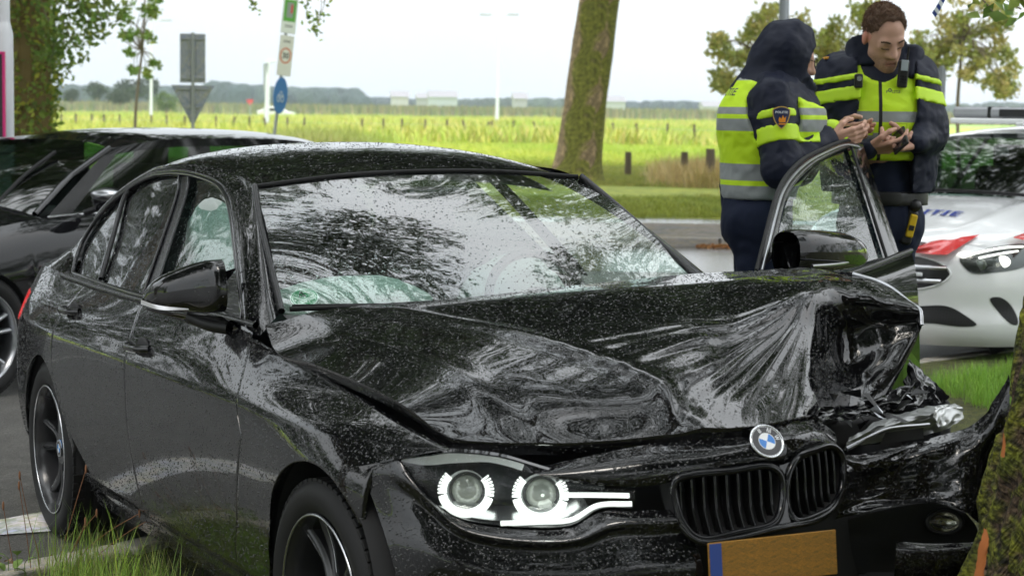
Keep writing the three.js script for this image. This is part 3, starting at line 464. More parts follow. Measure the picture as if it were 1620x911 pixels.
// door handles
function handle(px, py, parent) {
  const c = onSide(px, py), P = [-.105, -.07, 0, .07, .105].map((d, i) => { const x = c.x + d, y = c.y + d * .03; return V(x, y, zSide(x, y) + [-.004, .022, .030, .024, -.004][i]); });
  const h = tube(P, .013, 24, 10); h.scale(1, 1, 1); add('handle', h, paintBlack, parent);
  add('handle_recess', new THREE.SphereGeometry(1, 20, 10).scale(.058, .030, .012).translate(c.x + .03, c.y + .004, zSide(c.x + .03, c.y) - .006), voidBlack, parent);
  add('handle_trim', tube(P.slice(1, 4).map((p) => V(p.x, p.y - .011, p.z + .006)), .0035, 12, 6), chrome, parent);
}
handle(219, 549, doorF); handle(112, 491, doorR);
// ---- bonnet: crown and buckle as control rows from the windscreen to the nose, right edge to left edge
const A3 = (px, py, x) => cAx(px, py, 'x', x), Z3 = (px, py, z) => cAx(px, py, 'z', z);
const hoodM = [
  [Z3(419, 514, .785), A3(540, 487, .86), A3(700, 474, .92), A3(870, 456, .93), A3(1000, 442, .93), A3(1110, 432, .93), A3(1195, 428, 1.0), A3(1262, 424, 1.15), A3(1300, 426, 1.28), A3(1350, 431, 1.42)],
  [Z3(440, 559, .80), V(1.03, 1.004, .525), V(1.06, 1.034, .30), V(1.08, 1.048, .08), V(1.09, 1.058, -.12), A3(1115, 441, 1.09), A3(1200, 434, 1.15), A3(1267, 431, 1.28), A3(1310, 431, 1.35), A3(1375, 439, 1.46)],
  [Z3(500, 577, .785), V(1.18, .985, .53), V(1.2, 1.022, .30), V(1.22, 1.04, .08), V(1.24, 1.052, -.12), A3(1120, 452, 1.25), A3(1205, 440, 1.3), A3(1272, 438, 1.4), A3(1320, 436, 1.42), A3(1400, 448, 1.5)],
  [Z3(570, 606, .77), V(1.42, .95, .54), V(1.47, .985, .31), V(1.5, 1.0, .10), V(1.52, 1.012, -.1), A3(1160, 490, 1.52), A3(1235, 468, 1.55), A3(1285, 458, 1.6), A3(1335, 462, 1.56), A3(1457, 490, 1.66)],
  [Z3(640, 642, .745), V(1.63, .905, .535), V(1.7, .925, .33), V(1.76, .945, .14), V(1.76, .955, -.04), A3(1150, 560, 1.78), A3(1225, 530, 1.73), A3(1281, 520, 1.70), A3(1345, 525, 1.58), A3(1459, 512, 1.66)],
  [Z3(700, 686, .70), V(1.80, .842, .52), V(1.9, .862, .35), V(1.96, .88, .2), A3(1080, 640, 1.98), A3(1150, 622, 1.98), A3(1215, 604, 1.93), A3(1277, 588, 1.86), A3(1350, 590, 1.66), A3(1436, 560, 1.68)],
  [A3(737, 697, 1.845), A3(850, 702, 1.92), A3(960, 697, 2.0), A3(1040, 689, 2.06), A3(1100, 683, 2.09), A3(1155, 678, 2.12), A3(1215, 670, 2.13), A3(1273, 658, 2.04), A3(1338, 650, 1.76), A3(1402, 624, 1.72)]];
const apex = A3(1285, 462, 1.6);
const hf = crGrid(hoodM);
const hoodGeo = (() => {
  const raw = gridGeo(220, 150, (u, v) => hf(u, v));
  const P = raw.attributes.position, N = raw.attributes.normal, pos = [];
  for (let j = 0; j <= 150; j++) for (let i = 0; i <= 220; i++) {
    const k = j * 221 + i, u = i / 220, v = j / 150, p = V(P.getX(k), P.getY(k), P.getZ(k)), n = V(N.getX(k), N.getY(k), N.getZ(k)); if (n.y < 0) n.negate();
    let d = 0;
    // pressed lines of the bonnet
    const ridge = (c0, c1) => { const z = lerp(c0, c1, sstep(.8, 2.1, p.x)); const w = Math.abs(p.z - z); return 0.009 * Math.exp(-w * w / 0.0014) + 0.010 * sstep(.09, -.02, p.z - z > 0 ? p.z - z : 0) * 0; };
    d += ridge(.50, .16) * sstep(.0, .15, v) + ridge(.66, .50) * .5;
    // folds that run out from the apex of the buckle
    const dx = p.x - apex.x, dz = p.z - apex.z, r = Math.hypot(dx, dz), a = Math.atan2(dx, dz);
    if (u < 0.78) { const m = sstep(.02, .12, r) * sstep(1.05, .25, r) * sstep(-.35, .35, a) * sstep(.0, .1, .78 - u);
      d += m * .018 * (Math.abs(((a * 4.2 + .3 * nz(r * 3, a * 2)) % 1 + 1) % 1 - .5) * 2 - .5) * (1.15 - r * .8);
      d += m * .006 * (Math.abs(((a * 11 + .5 * nz(r * 5, a * 4)) % 1 + 1) % 1 - .5) * 2 - .5); }
    else { // the stoved-in face
      const s = sstep(.78, .84, u) * sstep(1, .93, u) * sstep(.36, .58, v) * sstep(1, .87, v);
      d += s * (-.035 * Math.exp(-(((u - .885) / .035) ** 2 + ((v - .77) / .11) ** 2)) + .014 * nz(u * 18, v * 5, 3) + .005 * nz(u * 40, v * 14, 8)); }
    d += .0012 * fbm(p.x * 2.2, p.z * 2.2, 4, 2) * sstep(0, .1, v);        // ripples of the strained sheet
    d += .003 * sstep(.72, .8, u) * nz(p.x * 9, p.z * 9, p.y * 9);
    pos.push(p.addScaledVector(n, d));
  }
  const top = gridGeo(220, 150, (u, v, i, j) => pos[j * 221 + i], (p) => [p.x, p.z]);
  const rim = (idx, s) => gridGeo(idx.length - 1, 2, (u, v, i, j) => { const p = pos[idx[i]]; return V(p.x - (s ? .012 * (j === 2 ? 1 : 0) : 0), p.y - [0, .008, .03][j], p.z - (s ? 0 : (j === 2 ? .01 : 0) * Math.sign(p.z))); }, (p) => [p.x, p.z]);
  const R = [], L = [], F = []; for (let j = 0; j <= 150; j++) { R.push(j * 221); L.push(j * 221 + 220); } for (let i = 0; i <= 220; i++) F.push(150 * 221 + i);
  return [top, rim(R, 0), rim(L, 0), rim(F, 1)];
})();
const bonnet = add('bonnet', hoodGeo, paintBlack, sedan);
add('bonnet_edge', tube([A3(1350, 431, 1.42), A3(1400, 447, 1.5), A3(1440, 476, 1.6), A3(1457, 489, 1.66), A3(1459, 512, 1.68)].map((p) => V(p.x, p.y - .004, p.z)), .006, 24, 6), satin, bonnet);
// engine bay below the bonnet
add('engine_bay', [rbox(.8, .08, 1.3, .02, 1.38, .70, 0), rbox(.06, .22, 1.3, .02, 1.0, .82, 0), rbox(.12, .3, .95, .02, 1.84, .5, 0)], voidBlack, sedan);

// ---- front end
const plan = (z) => cr1([-.87, -.8, -.68, -.53, -.34, -.25, 0, .25, .34, .53, .68, .8, .87], [1.65, 1.77, 1.88, 1.97, 2.06, 2.095, 2.165, 2.11, 2.075, 1.97, 1.88, 1.77, 1.65], z);
const prof = (y) => cr1([.12, .2, .3, .42, .5, .58, .63, .70, .78, .86], [-.05, .0, .03, .05, .05, .03, .008, 0, -.02, -.06], y);
const fx = (z, y) => plan(z) + prof(y);
const smin2 = (a, b, k) => { const h = Math.max(k - Math.abs(a - b), 0) / k; return Math.min(a, b) - h * h * k * .25; };
const onFront = (px, py, o = 0) => cOn(px, py, (p) => -smin2(-(p.x - fx(p.z, p.y) - o), -(p.z - zSide(Math.min(p.x, 1.9), p.y) - .012 - o), .05));
const fr = (L, o = 0) => L.map(([x, y]) => onFront(x, y, o));
const patch = (rows, nu, nv, uvf = (p) => [p.z, p.y]) => gridGeo(nu, nv, crGrid(rows), uvf);
// bumper skin from the wheel arch to the grille
const bumperRows = [
  [[567, 738], [600, 732], [630, 729], [668, 777], [702, 808], [742, 827], [823, 838], [900, 836], [952, 810], [1003, 808], [1060, 806]],
  [[572, 748], [606, 748], [640, 760], [676, 795], [708, 824], [745, 842], [823, 854], [903, 852], [962, 828], [1020, 824], [1068, 822]],
  [[580, 765], [612, 770], [648, 786], [684, 815], [714, 840], [750, 857], [826, 868], [908, 866], [972, 846], [1035, 845], [1085, 842]],
  [[598, 815], [628, 820], [662, 830], [696, 850], [726, 868], [760, 880], [834, 890], [918, 890], [985, 876], [1045, 868], [1100, 862]],
  [[615, 870], [645, 872], [680, 880], [712, 892], [745, 902], [780, 912], [850, 922], [930, 922], [990, 912], [1050, 905], [1110, 900]],
  [[632, 935], [665, 938], [700, 945], [735, 952], [770, 960], [805, 968], [870, 975], [940, 975], [1000, 968], [1060, 960], [1115, 955]],
  [[645, 1000], [680, 1004], [715, 1010], [750, 1016], [785, 1022], [820, 1028], [885, 1034], [950, 1034], [1010, 1028], [1070, 1020], [1120, 1015]]];
const bOff = [0, .012, .0, .004, .01, .0, -.01];
const bumperM = bumperRows.map((r, j) => r.map(([x, y], i) => { const p = onFront(x, y, 0); p.x += bOff[j] * (i > 1 ? 1 : .3) + (j === 1 && i > 2 ? .012 : 0); return p; }));
const bumper = grp('front_bumper', sedan);
add('bumper_skin', patch(bumperM, 90, 50), paintBlack, bumper);
// nose between bonnet and grilles, with the far half bent back
const noseM = [
  [[838, 742], [930, 722], [1020, 704], [1100, 693], [1160, 687], [1213, 677], [1262, 669], [1305, 668], [1345, 690]],
  [[846, 749], [930, 742], [1020, 732], [1100, 722], [1160, 712], [1213, 699], [1262, 690], [1308, 686], [1348, 705]],
  [[860, 753], [935, 758], [1010, 757], [1085, 743], [1160, 733], [1215, 724], [1258, 712], [1310, 700], [1350, 716]],
  [[880, 759], [940, 767], [1005, 770], [1066, 762], [1150, 741], [1225, 734], [1252, 726], [1312, 707], [1352, 728]]].map((r, j) => r.map(([x, y], i) => { const p = onFront(x, y, [-.03, .012, .018, .008][j]); if (i > 6) p.x -= .03 * (i - 6); return p; }));
add('nose_panel', patch(noseM, 60, 24), paintBlack, bumper);
// kidney grilles: a frame ring, a dark recess and upright slats
function kidney(outline, nSl, parent) {
  const k = grp('kidney_grille', parent), P = outline.map(([x, y]) => onFront(x, y, .022));
  const c = P.reduce((a, p) => a.add(p), V(0, 0, 0)).multiplyScalar(1 / P.length);
  add('grille_frame', tube(P, .0095, 80, 8, true), std({ color: [.006, .006, .007], roughness: .06 }), k);
  const in1 = gridGeo(48, 2, (u, v) => { const p = crP(P, u, true); p.x -= v * .07; return p.lerp(c.clone().setX(p.x), .02); });
  const back = gridGeo(48, 1, (u, v) => { const p = crP(P, u, true).lerp(c, 1 - v); p.x -= .065; return p; });
  add('grille_recess', [in1, back], voidBlack, k);
  const zs = P.map((p) => p.z), z0 = Math.min(...zs), z1 = Math.max(...zs);
  for (let i = 0; i < nSl; i++) {
    const z = lerp(z0, z1, (i + .7) / (nSl + .4)); let lo = 9, hi = -9, xx = 0;
    for (let t = 0; t < 200; t++) { const p = crP(P, t / 200, true); if (Math.abs(p.z - z) < .012) { lo = Math.min(lo, p.y); hi = Math.max(hi, p.y); xx = p.x; } }
    if (hi - lo < .03) continue;
    const ym = (lo + hi) / 2, hh = hi - lo - .004, xf = (y) => fx(z, y) + .014;
    const g = gridGeo(4, 10, (u, v) => { const y = lo + .002 + hh * v; return V(xf(y) - .003 - .03 * Math.pow(Math.abs(u - .5) * 2, 2) * 1, y, z + (u - .5) * .012); });
    add('slat', g, std({ color: [.006, .006, .006], roughness: .12 }), k);
  }
}
kidney([[1068, 762], [1095, 752], [1160, 745], [1218, 738], [1236, 752], [1238, 795], [1226, 826], [1170, 842], [1108, 852], [1084, 832], [1070, 795]], 9, bumper);
kidney([[1248, 752], [1262, 726], [1290, 713], [1318, 707], [1332, 722], [1334, 758], [1326, 790], [1298, 814], [1258, 823], [1246, 800]], 7, bumper);
add('grille_lip', [tube(fr([[1076, 830], [1092, 848], [1112, 858], [1170, 851], [1228, 836], [1250, 832], [1290, 824], [1322, 802], [1336, 775]], .03), .008, 60, 8)], paintBlack, bumper);
// centre bar between the grilles
add('centre_bar', patch([fr([[1234, 736], [1242, 734], [1252, 730]], .02), fr([[1237, 790], [1242, 790], [1248, 788]], .03), fr([[1228, 836], [1240, 836], [1252, 832]], .02)], 8, 12), paintBlack, bumper);
// roundel
{
  const c = onFront(1213, 699, .02), n = V(.82, .56, .06).normalize();
  const tex = canvasTex(256, 256, (x) => { x.fillStyle = '#0b0c0e'; x.fillRect(0, 0, 256, 256); x.translate(128, 128);
    x.fillStyle = '#e8eaec'; x.beginPath(); x.arc(0, 0, 124, 0, 7); x.fill(); x.fillStyle = '#0b0c0e'; x.beginPath(); x.arc(0, 0, 116, 0, 7); x.fill();
    x.fillStyle = '#e8eaec'; x.font = 'bold 44px sans-serif'; x.textAlign = 'center'; x.textBaseline = 'middle';
    [['B', -50], ['M', 0], ['W', 50]].forEach(([t, a]) => { x.save(); x.rotate(a * Math.PI / 180); x.fillText(t, 0, -93); x.restore(); });
    x.beginPath(); x.arc(0, 0, 68, 0, 7); x.fill();
    [0, 1, 2, 3].forEach((q) => { x.fillStyle = q % 2 ? '#1f7fd6' : '#f4f6f8'; x.beginPath(); x.moveTo(0, 0); x.arc(0, 0, 63, q * Math.PI / 2, (q + 1) * Math.PI / 2); x.fill(); }); });
  const b = grp('badge', bumper); b.position.copy(c); b.quaternion.setFromUnitVectors(V(0, 0, 1), n);
  b.quaternion.multiply(new THREE.Quaternion().setFromAxisAngle(V(0, 0, 1), .1));
  add('badge_face', new THREE.CircleGeometry(.041, 40).translate(0, 0, .004), std({ map: tex, roughness: .15 }), b);
  add('badge_rim', new THREE.TorusGeometry(.041, .003, 8, 48).translate(0, 0, .003), chrome, b);
}
// headlamp
{
  const H = grp('headlamp', sedan);
  const topE = fr([[632, 727], [675, 722], [720, 717], [790, 724], [850, 741], [925, 762], [1003, 771]], -.004), botE = fr([[668, 776], [690, 800], [740, 823], [823, 833], [902, 831], [950, 804], [1003, 803]], -.004);
  const lensF = (o) => (u, v) => { const p = crP(botE, u).lerp(crP(topE, u), v); p.x += o + .010 * Math.sin(v * Math.PI); return p; };
  add('lens', gridGeo(40, 14, lensF(0), (p) => [p.z, p.y]), lensClear, H);
  const boxBack = gridGeo(30, 8, lensF(-.15)), wallT = gridGeo(30, 2, (u, v) => { const p = crP(topE, u); p.x -= .15 * v; return p; }), wallB = gridGeo(30, 2, (u, v) => { const p = crP(botE, u); p.x -= .15 * v; return p; });
  add('housing', [boxBack, wallT, wallB], std({ color: [.05, .052, .055], roughness: .25, metalness: .5 }), H);
  add('reflector', gridGeo(20, 4, (u, v) => { const a = crP(topE, lerp(.03, .62, u)), p = a.clone(); p.y -= v * .028 * Math.sin(Math.min(1, u * 1.2 + .12) * Math.PI * .8); p.x -= .01 + .012 * v; return p; }), std({ color: [.82, .83, .84], roughness: .35, metalness: .2 }), H);
  const glow = new THREE.MeshStandardMaterial({ color: 0xffffff, emissive: new THREE.Color(.93, 1, .92), emissiveIntensity: 1.0, roughness: .4 });
  for (const [px, py] of [[737, 777], [855, 783]]) {
    const c = onFront(px, py, -.04), n = V(.86, .10, .50).normalize(), q = new THREE.Quaternion().setFromUnitVectors(V(0, 0, 1), n), R = grp('lamp_ring', H);
    R.position.copy(c); R.quaternion.copy(q);
    // ring flattened at the top as on this lamp
    const pts = []; for (let i = 0; i <= 40; i++) { const a = (118 + 304 * i / 40) * Math.PI / 180; const q = V(Math.cos(a) * .056, Math.min(Math.sin(a) * .052, .036), 0); if (a > 3.35 && a < 6.08) pts.push(q); else if (q.y < .035) { const b = rbox(.021, .0042, .014, .0015); b.rotateZ(a); b.translate(q.x, q.y, 0); add('light_segment', b, glow, R); } }
    add('light_guide', tube(pts, .0105, 60, 8), glow, R);
    add('bezel', new THREE.CylinderGeometry(.050, .040, .05, 36, 1, true).rotateX(Math.PI / 2).translate(0, 0, -.022), std({ color: [.80, .81, .82], roughness: .45, metalness: .3 }), R);
    add('projector', new THREE.SphereGeometry(.038, 28, 14, 0, Math.PI * 2, 0, Math.PI / 2).rotateX(Math.PI / 2).scale(1, 1, .55).translate(0, 0, -.035), std({ color: [.55, .58, .52], roughness: .02, transmission: .5, thickness: .02, ior: 1.5, metalness: .2 }), R);
    add('projector_ring', new THREE.TorusGeometry(.040, .004, 8, 36).translate(0, 0, -.03), std({ color: [.05, .05, .05], roughness: .2 }), R);
  }
  const dl = fr([[792, 828], [850, 826], [905, 822], [945, 800], [1000, 797]], -.012); add('daytime_strip', tube(dl, .006, 40, 6), glow, H);
  const d2 = fr([[893, 783], [940, 783], [996, 784]], -.014); add('daytime_strip', tube(d2, .006, 24, 6), glow, H);
  add('chrome_sweep', gridGeo(20, 4, (u, v) => { const a = crP(botE, lerp(.05, .8, u)), p = a.clone(); p.y += .006 + v * .03; p.x -= .03 + .05 * v; return p; }), std({ color: [.7, .71, .72], roughness: .18, metalness: 1 }), H);
  add('brow', gridGeo(24, 2, (u, v) => { const p = crP(topE, u); p.y += .004 + .006 * v; p.x += .004 - .012 * v; return p; }), paintPlain, H);
  const lp = new THREE.PointLight(0xf4fff4, .012); lp.position.copy(onFront(860, 805, .10)); lp.castShadow = true; H.add(lp); lp.name = 'lamp_light';
}
// number plate
{ const c = onFront(1224, 884, .035), pl = grp('number_plate', bumper); pl.position.copy(c); pl.rotation.set(0, Math.PI / 2 - .06, 0); pl.rotateX(-.08);
  add('plate', rbox(.34, .105, .006, .003), std({ map: rep(fieldTex(.56, .40, .08, 31), 3), roughness: .5 }), pl); add('plate_band', box(.03, .10, .004, -.152, 0, .003), std({ color: [.02, .06, .28], roughness: .45 }), pl); }
// lower intake, crash bar
add('lower_intake', [patch([fr([[1110, 860], [1170, 852], [1232, 838], [1290, 826], [1340, 800]], -.05), fr([[1110, 920], [1180, 912], [1240, 900], [1300, 890], [1350, 880]], -.07), fr([[1120, 1015], [1190, 1005], [1250, 995], [1320, 985], [1380, 970]], -.05)], 16, 12)], voidBlack, bumper);

// ---- the stoved-in corner
const cg = (rows) => rows.map((r) => r.map(([x, y, X]) => A3(x, y, X)));
const wreckM = cg([
  [[1338, 722, 2.08], [1370, 718, 2.05], [1420, 706, 2.03], [1480, 692, 2.05], [1545, 668, 2.08], [1575, 632, 2.12], [1597, 592, 2.16]],
  [[1338, 738, 2.11], [1372, 736, 2.08], [1425, 724, 2.06], [1482, 712, 2.09], [1540, 694, 2.12], [1572, 668, 2.15], [1600, 640, 2.18]],
  [[1336, 765, 2.12], [1370, 770, 2.06], [1420, 760, 2.07], [1480, 748, 2.10], [1534, 735, 2.14], [1566, 725, 2.13], [1596, 715, 2.16]],
  [[1330, 800, 2.12], [1366, 795, 2.10], [1420, 788, 2.08], [1480, 782, 2.11], [1530, 780, 2.16], [1560, 785, 2.14], [1588, 790, 2.17]],
  [[1322, 822, 2.10], [1362, 812, 2.12], [1420, 800, 2.11], [1480, 795, 2.13], [1527, 810, 2.17], [1552, 830, 2.15], [1578, 845, 2.17]]]);
const wreckGeo = gridGeo(70, 50, (u, v) => { const p = crGrid(wreckM)(u, v); p.x += .012 * nz(u * 9, v * 7, 2) + .014 * (Math.abs(((u * 3.1 + v * 1.3 + .2 * nz(u * 4, v * 4)) % 1) - .5) - .25) * sstep(.0, .2, u) * sstep(.55, .3, u); return p; }, (p) => [p.z, p.y]);
add('bumper_corner', wreckGeo, paintBlack, bumper);
const lowM = cg([[[1330, 905, 2.02], [1420, 905, 2.02], [1500, 900, 2.05], [1545, 890, 2.1]], [[1330, 850, 2.0], [1420, 842, 2.03], [1500, 838, 2.05], [1548, 840, 2.1]], [[1325, 826, 2.06], [1420, 802, 2.08], [1480, 797, 2.1], [1530, 812, 2.13]]]);
add('fog_recess', patch(lowM, 20, 16), voidBlack, bumper);
add('bumper_lip', [patch(cg([[[1418, 857, 2.16], [1480, 860, 2.17], [1542, 858, 2.17]], [[1418, 876, 2.2], [1480, 880, 2.21], [1542, 872, 2.2]], [[1415, 915, 2.18], [1480, 920, 2.19], [1540, 915, 2.18]]]), 20, 12)], paintBlack, bumper);
{ const f = grp('fog_lamp', bumper); f.position.copy(A3(1495, 826, 2.10)); f.quaternion.setFromUnitVectors(V(0, 0, 1), V(.93, .1, .3).normalize());
  add('fog_bezel', new THREE.TorusGeometry(.046, .007, 8, 40).scale(1, .62, 1), darkPlastic, f); add('fog_lens', new THREE.SphereGeometry(.042, 24, 10, 0, 6.3, 0, 1.57).rotateX(Math.PI / 2).scale(1, .62, .3), lensClear, f); add('fog_reflector', new THREE.SphereGeometry(.041, 24, 10, 0, 6.3, 1.57, 1.5).rotateX(Math.PI / 2).scale(1, .62, .5), std({ color: [.6, .58, .5], roughness: .15, metalness: 1 }), f); }
// broken headlamp: bent housing, lens pieces, splinters
{ const H = grp('broken_headlamp', sedan);
  const hm = cg([[[1336, 712, 2.04], [1385, 700, 2.0], [1440, 692, 1.96], [1490, 682, 1.93], [1522, 664, 1.9]], [[1345, 694, 2.03], [1390, 676, 2.02], [1440, 664, 1.98], [1486, 655, 1.95], [1520, 648, 1.91]], [[1362, 684, 1.98], [1398, 662, 1.95], [1440, 650, 1.92], [1480, 642, 1.9], [1512, 638, 1.88]]]);
  add('lamp_housing', gridGeo(40, 20, (u, v) => { const p = crGrid(hm)(u, v); p.x += .016 * nz(u * 8, v * 6, 5); p.y += .008 * nz(u * 11, v * 7, 1); return p; }), std({ color: [.30, .31, .31], roughness: .3, metalness: .4 }), H);
  const op = cg([[[1392, 704, 2.06], [1430, 698, 2.05], [1462, 694, 2.03]], [[1402, 684, 2.06], [1430, 680, 2.05], [1462, 677, 2.03]]]);
  add('lamp_opening', gridGeo(10, 6, crGrid(op)), voidBlack, H);
  add('lamp_guide', tube([A3(1340, 710, 2.08), A3(1372, 694, 2.08), A3(1402, 680, 2.06), A3(1470, 672, 2.03)], .006, 24, 6), satin, H);
  const lm = cg([[[1486, 676, 1.98], [1505, 668, 1.96], [1526, 662, 1.93]], [[1478, 655, 1.97], [1500, 648, 1.95], [1524, 646, 1.93]], [[1484, 642, 1.95], [1500, 640, 1.94], [1518, 641, 1.92]]]);
  add('lens_piece', gridGeo(14, 10, (u, v) => { const p = crGrid(lm)(u, v); p.x += .012 * nz(u * 6, v * 6, 9); return p; }), std({ color: [.7, .72, .72], roughness: .15, metalness: .3 }), H);
  for (let i = 0; i < 16; i++) { const px = rr(1300, 1462), py = rr(625, 672) + (px > 1440 ? -8 : 0), c = A3(px, py, rr(1.86, 1.96)), g = new THREE.BufferGeometry(), s = rr(.02, .06);
    const a = V(rr(-1, 1), rr(-.6, .6), rr(-1, 1)).multiplyScalar(s), b = V(rr(-1, 1), rr(-.5, .5), rr(-1, 1)).multiplyScalar(s), d = V(rr(-1, 1), rr(-.5, .5), rr(-1, 1)).multiplyScalar(s), e = V(rr(-.3, .3), .4, rr(-.3, .3)).multiplyScalar(s);
    g.setAttribute('position', new THREE.Float32BufferAttribute([...a.toArray(), ...b.toArray(), ...d.toArray(), ...a.toArray(), ...d.toArray(), ...e.toArray(), ...b.toArray(), ...d.toArray(), ...e.toArray(), ...a.toArray(), ...b.toArray(), ...e.toArray()], 3)); g.computeVertexNormals(); g.translate(c.x, c.y, c.z);
    add('splinter', g, i % 4 ? darkPlastic : satin, H); }
}
// far wing, torn upwards beside the wheel
{ const wm = cg([[[1440, 566, 1.62], [1462, 590, 1.7], [1484, 608, 1.78], [1502, 626, 1.86]], [[1436, 580, 1.66], [1452, 608, 1.74], [1474, 632, 1.82], [1496, 640, 1.88]], [[1432, 610, 1.68], [1446, 640, 1.76], [1462, 655, 1.84], [1480, 655, 1.9]]]);
  add('crushed_wing', gridGeo(24, 20, (u, v) => { const p = crGrid(wm)(u, v); p.x += .02 * nz(u * 6, v * 5, 4); return p; }, (p) => [p.x, p.y]), paintBlack, sedan);
  add('crushed_wing', patch(cg([[[1430, 545, 1.6], [1445, 560, 1.5], [1456, 575, 1.4]], [[1430, 600, 1.6], [1446, 620, 1.5], [1456, 640, 1.4]]]), 8, 8), paintPlain, sedan);
  add('torn_sheet', gridGeo(20, 16, (u, v) => { const p = crGrid(cg([[[1300, 668, 2.0], [1360, 660, 1.95], [1420, 650, 1.9], [1460, 640, 1.88]], [[1290, 652, 1.98], [1350, 640, 1.9], [1410, 622, 1.84], [1450, 600, 1.8]]]))(u, v); p.x += .04 * nz(u * 7, v * 4, 4); p.y += .012 * nz(u * 13, v * 4, 6); return p; }, (p) => [p.x, p.y]), paintPlain, sedan);
  add('wing_liner', rbox(.5, .3, .06, .02, 1.55, .62, -.78), voidBlack, sedan); }
// ---- wheels (axis along z, outer face towards +z)
const rimMat = std({ color: [.03, .03, .032], roughness: .2 }), rimEdge = std({ color: [.5, .51, .53], roughness: .2, metalness: 1 });
const roundelSmall = canvasTex(64, 64, (x) => { x.fillStyle = '#0b0c0e'; x.fillRect(0, 0, 64, 64); [0, 1, 2, 3].forEach((q) => { x.fillStyle = q % 2 ? '#2a8fe6' : '#eef2f5'; x.beginPath(); x.moveTo(32, 32); x.arc(32, 32, 17, q * Math.PI / 2, (q + 1) * Math.PI / 2); x.fill(); }); x.strokeStyle = '#dfe3e6'; x.lineWidth = 3; x.beginPath(); x.arc(32, 32, 29, 0, 7); x.stroke(); });
function tyreGeo(R, w, rimR, grooves = 4) {
  const pr = []; const hw = w / 2;
  pr.push([rimR, -hw + .012], [rimR + .012, -hw + .002], [(rimR + R) / 2, -hw - .006], [R - .022, -hw + .002], [R - .006, -hw + .014], [R, -hw + .03]);
  for (let i = 0; i < grooves; i++) { const z = lerp(-hw + .045, hw - .045, i / (grooves - 1)); pr.push([R, z - .005], [R - .007, z - .0035], [R - .007, z + .0035], [R, z + .005]); }
  pr.push([R, hw - .03], [R - .006, hw - .014], [R - .022, hw - .002], [(rimR + R) / 2, hw + .006], [rimR + .012, hw - .002], [rimR, hw - .012]);
  const g = new THREE.LatheGeometry(pr.map(([r, y]) => new THREE.Vector2(r, y)), 72).rotateX(Math.PI / 2);
  const b = []; for (let i = 0; i < 64; i++) { const a = i / 64 * Math.PI * 2; for (const s of [1, -1]) { const q = rbox(R * .0785, .010, .046, .002); q.translate(0, R - .0032, s * (hw - .036)); q.rotateZ(a); b.push(q); } }
  return [g, b];
}
function makeWheel(R, w, rimR, style) {
  const W = new THREE.Group(); W.name = 'wheel';
  const [tg, gr] = tyreGeo(R, w, rimR); const ty = add('tyre', tg, rubber, W); const tb = add('tread_blocks', gr, rubber, W); tb.userData.kind = 'stuff';
  const hw = w / 2;
  const rim = add('rim', new THREE.LatheGeometry([[rimR * .9, -hw + .02], [rimR * .92, hw - .05], [rimR - .012, hw - .022], [rimR - .004, hw - .006], [rimR + .002, hw - .004]].map(([r, y]) => new THREE.Vector2(r, y)), 72).rotateX(Math.PI / 2), style ? satin : rimMat, W);
  add('rim_lip', new THREE.TorusGeometry(rimR - .003, .0035, 8, 90).translate(0, 0, hw - .004), rimEdge, W);
  add('brake_disc', new THREE.CylinderGeometry(rimR * .68, rimR * .68, .02, 40).rotateX(Math.PI / 2).translate(0, 0, -.005), std({ color: [.12, .12, .12], roughness: .4, metalness: .9 }), W);
  const n = 5;
  for (let i = 0; i < n; i++) for (const s of [-1, 1]) {
    const a = i / n * Math.PI * 2 + Math.PI / 2, w0 = .022, w1 = .030, off = s * .026, off1 = s * .05;
    const g = gridGeo(4, 12, (u, v) => { const r = lerp(.045, rimR - .012, v), c = lerp(off * .7, off1, v * v * .6 + v * .4), hw2 = lerp(w0, w1, v) * .5, e = (u - .5) * 2; return V(c + e * hw2, r, hw - .026 - .028 * Math.sin(v * Math.PI * .9) * .6 - .02 * (1 - v) - Math.abs(e) ** 3 * .012); });
    const sd = [-1, 1].map((e) => gridGeo(1, 12, (u, v) => { const r = lerp(.045, rimR - .012, v), c = lerp(off * .7, off1, v * v * .6 + v * .4), hw2 = lerp(w0, w1, v) * .5; return V(c + e * hw2, r, hw - .038 - .028 * Math.sin(v * Math.PI * .9) * .6 - .02 * (1 - v) - u * .03); }));
    for (const q of [g, ...sd]) q.rotateZ(a - Math.PI / 2);
    add('spoke', [g, ...sd], style ? satin : rimMat, W);
    if (!style) { const eg = tube([.2, .5, .8, 1].map((v) => { const r = lerp(.045, rimR - .012, v), c = lerp(off * .7, off1, v * v * .6 + v * .4) + s * lerp(w0, w1, v) * .5; return V(c, r, hw - .026 - .028 * Math.sin(v * Math.PI * .9) * .6 - .02 * (1 - v) - .006); }), .0016, 12, 5); eg.rotateZ(a - Math.PI / 2); add('spoke_edge', eg, rimEdge, W); }
  }
  add('hub', new THREE.CylinderGeometry(.06, .07, .03, 30).rotateX(Math.PI / 2).translate(0, 0, hw - .062), style ? satin : rimMat, W);
  if (!style) add('hub_cap', new THREE.CylinderGeometry(.033, .033, .008, 30).rotateX(Math.PI / 2).translate(0, 0, hw - .044), std({ map: roundelSmall, roughness: .2 }), W);
  return W;
}
const wheelP = makeWheel(.328, .225, .242, 0);
for (const [x, y, z, steer, spin] of [[FX, .322, .772, .04, .5], [RAX, .328, .772, 0, .2], [FX - .03, .322, -.772, .04, 0], [RAX, .328, -.772, 0, .3]]) {
  const w = x === FX && z > 0 ? wheelP : wheelP.clone(); w.position.set(x, y, z); w.rotation.set(0, steer + (z < 0 ? Math.PI : 0), 0); w.rotateZ(spin); sedan.add(w);
}
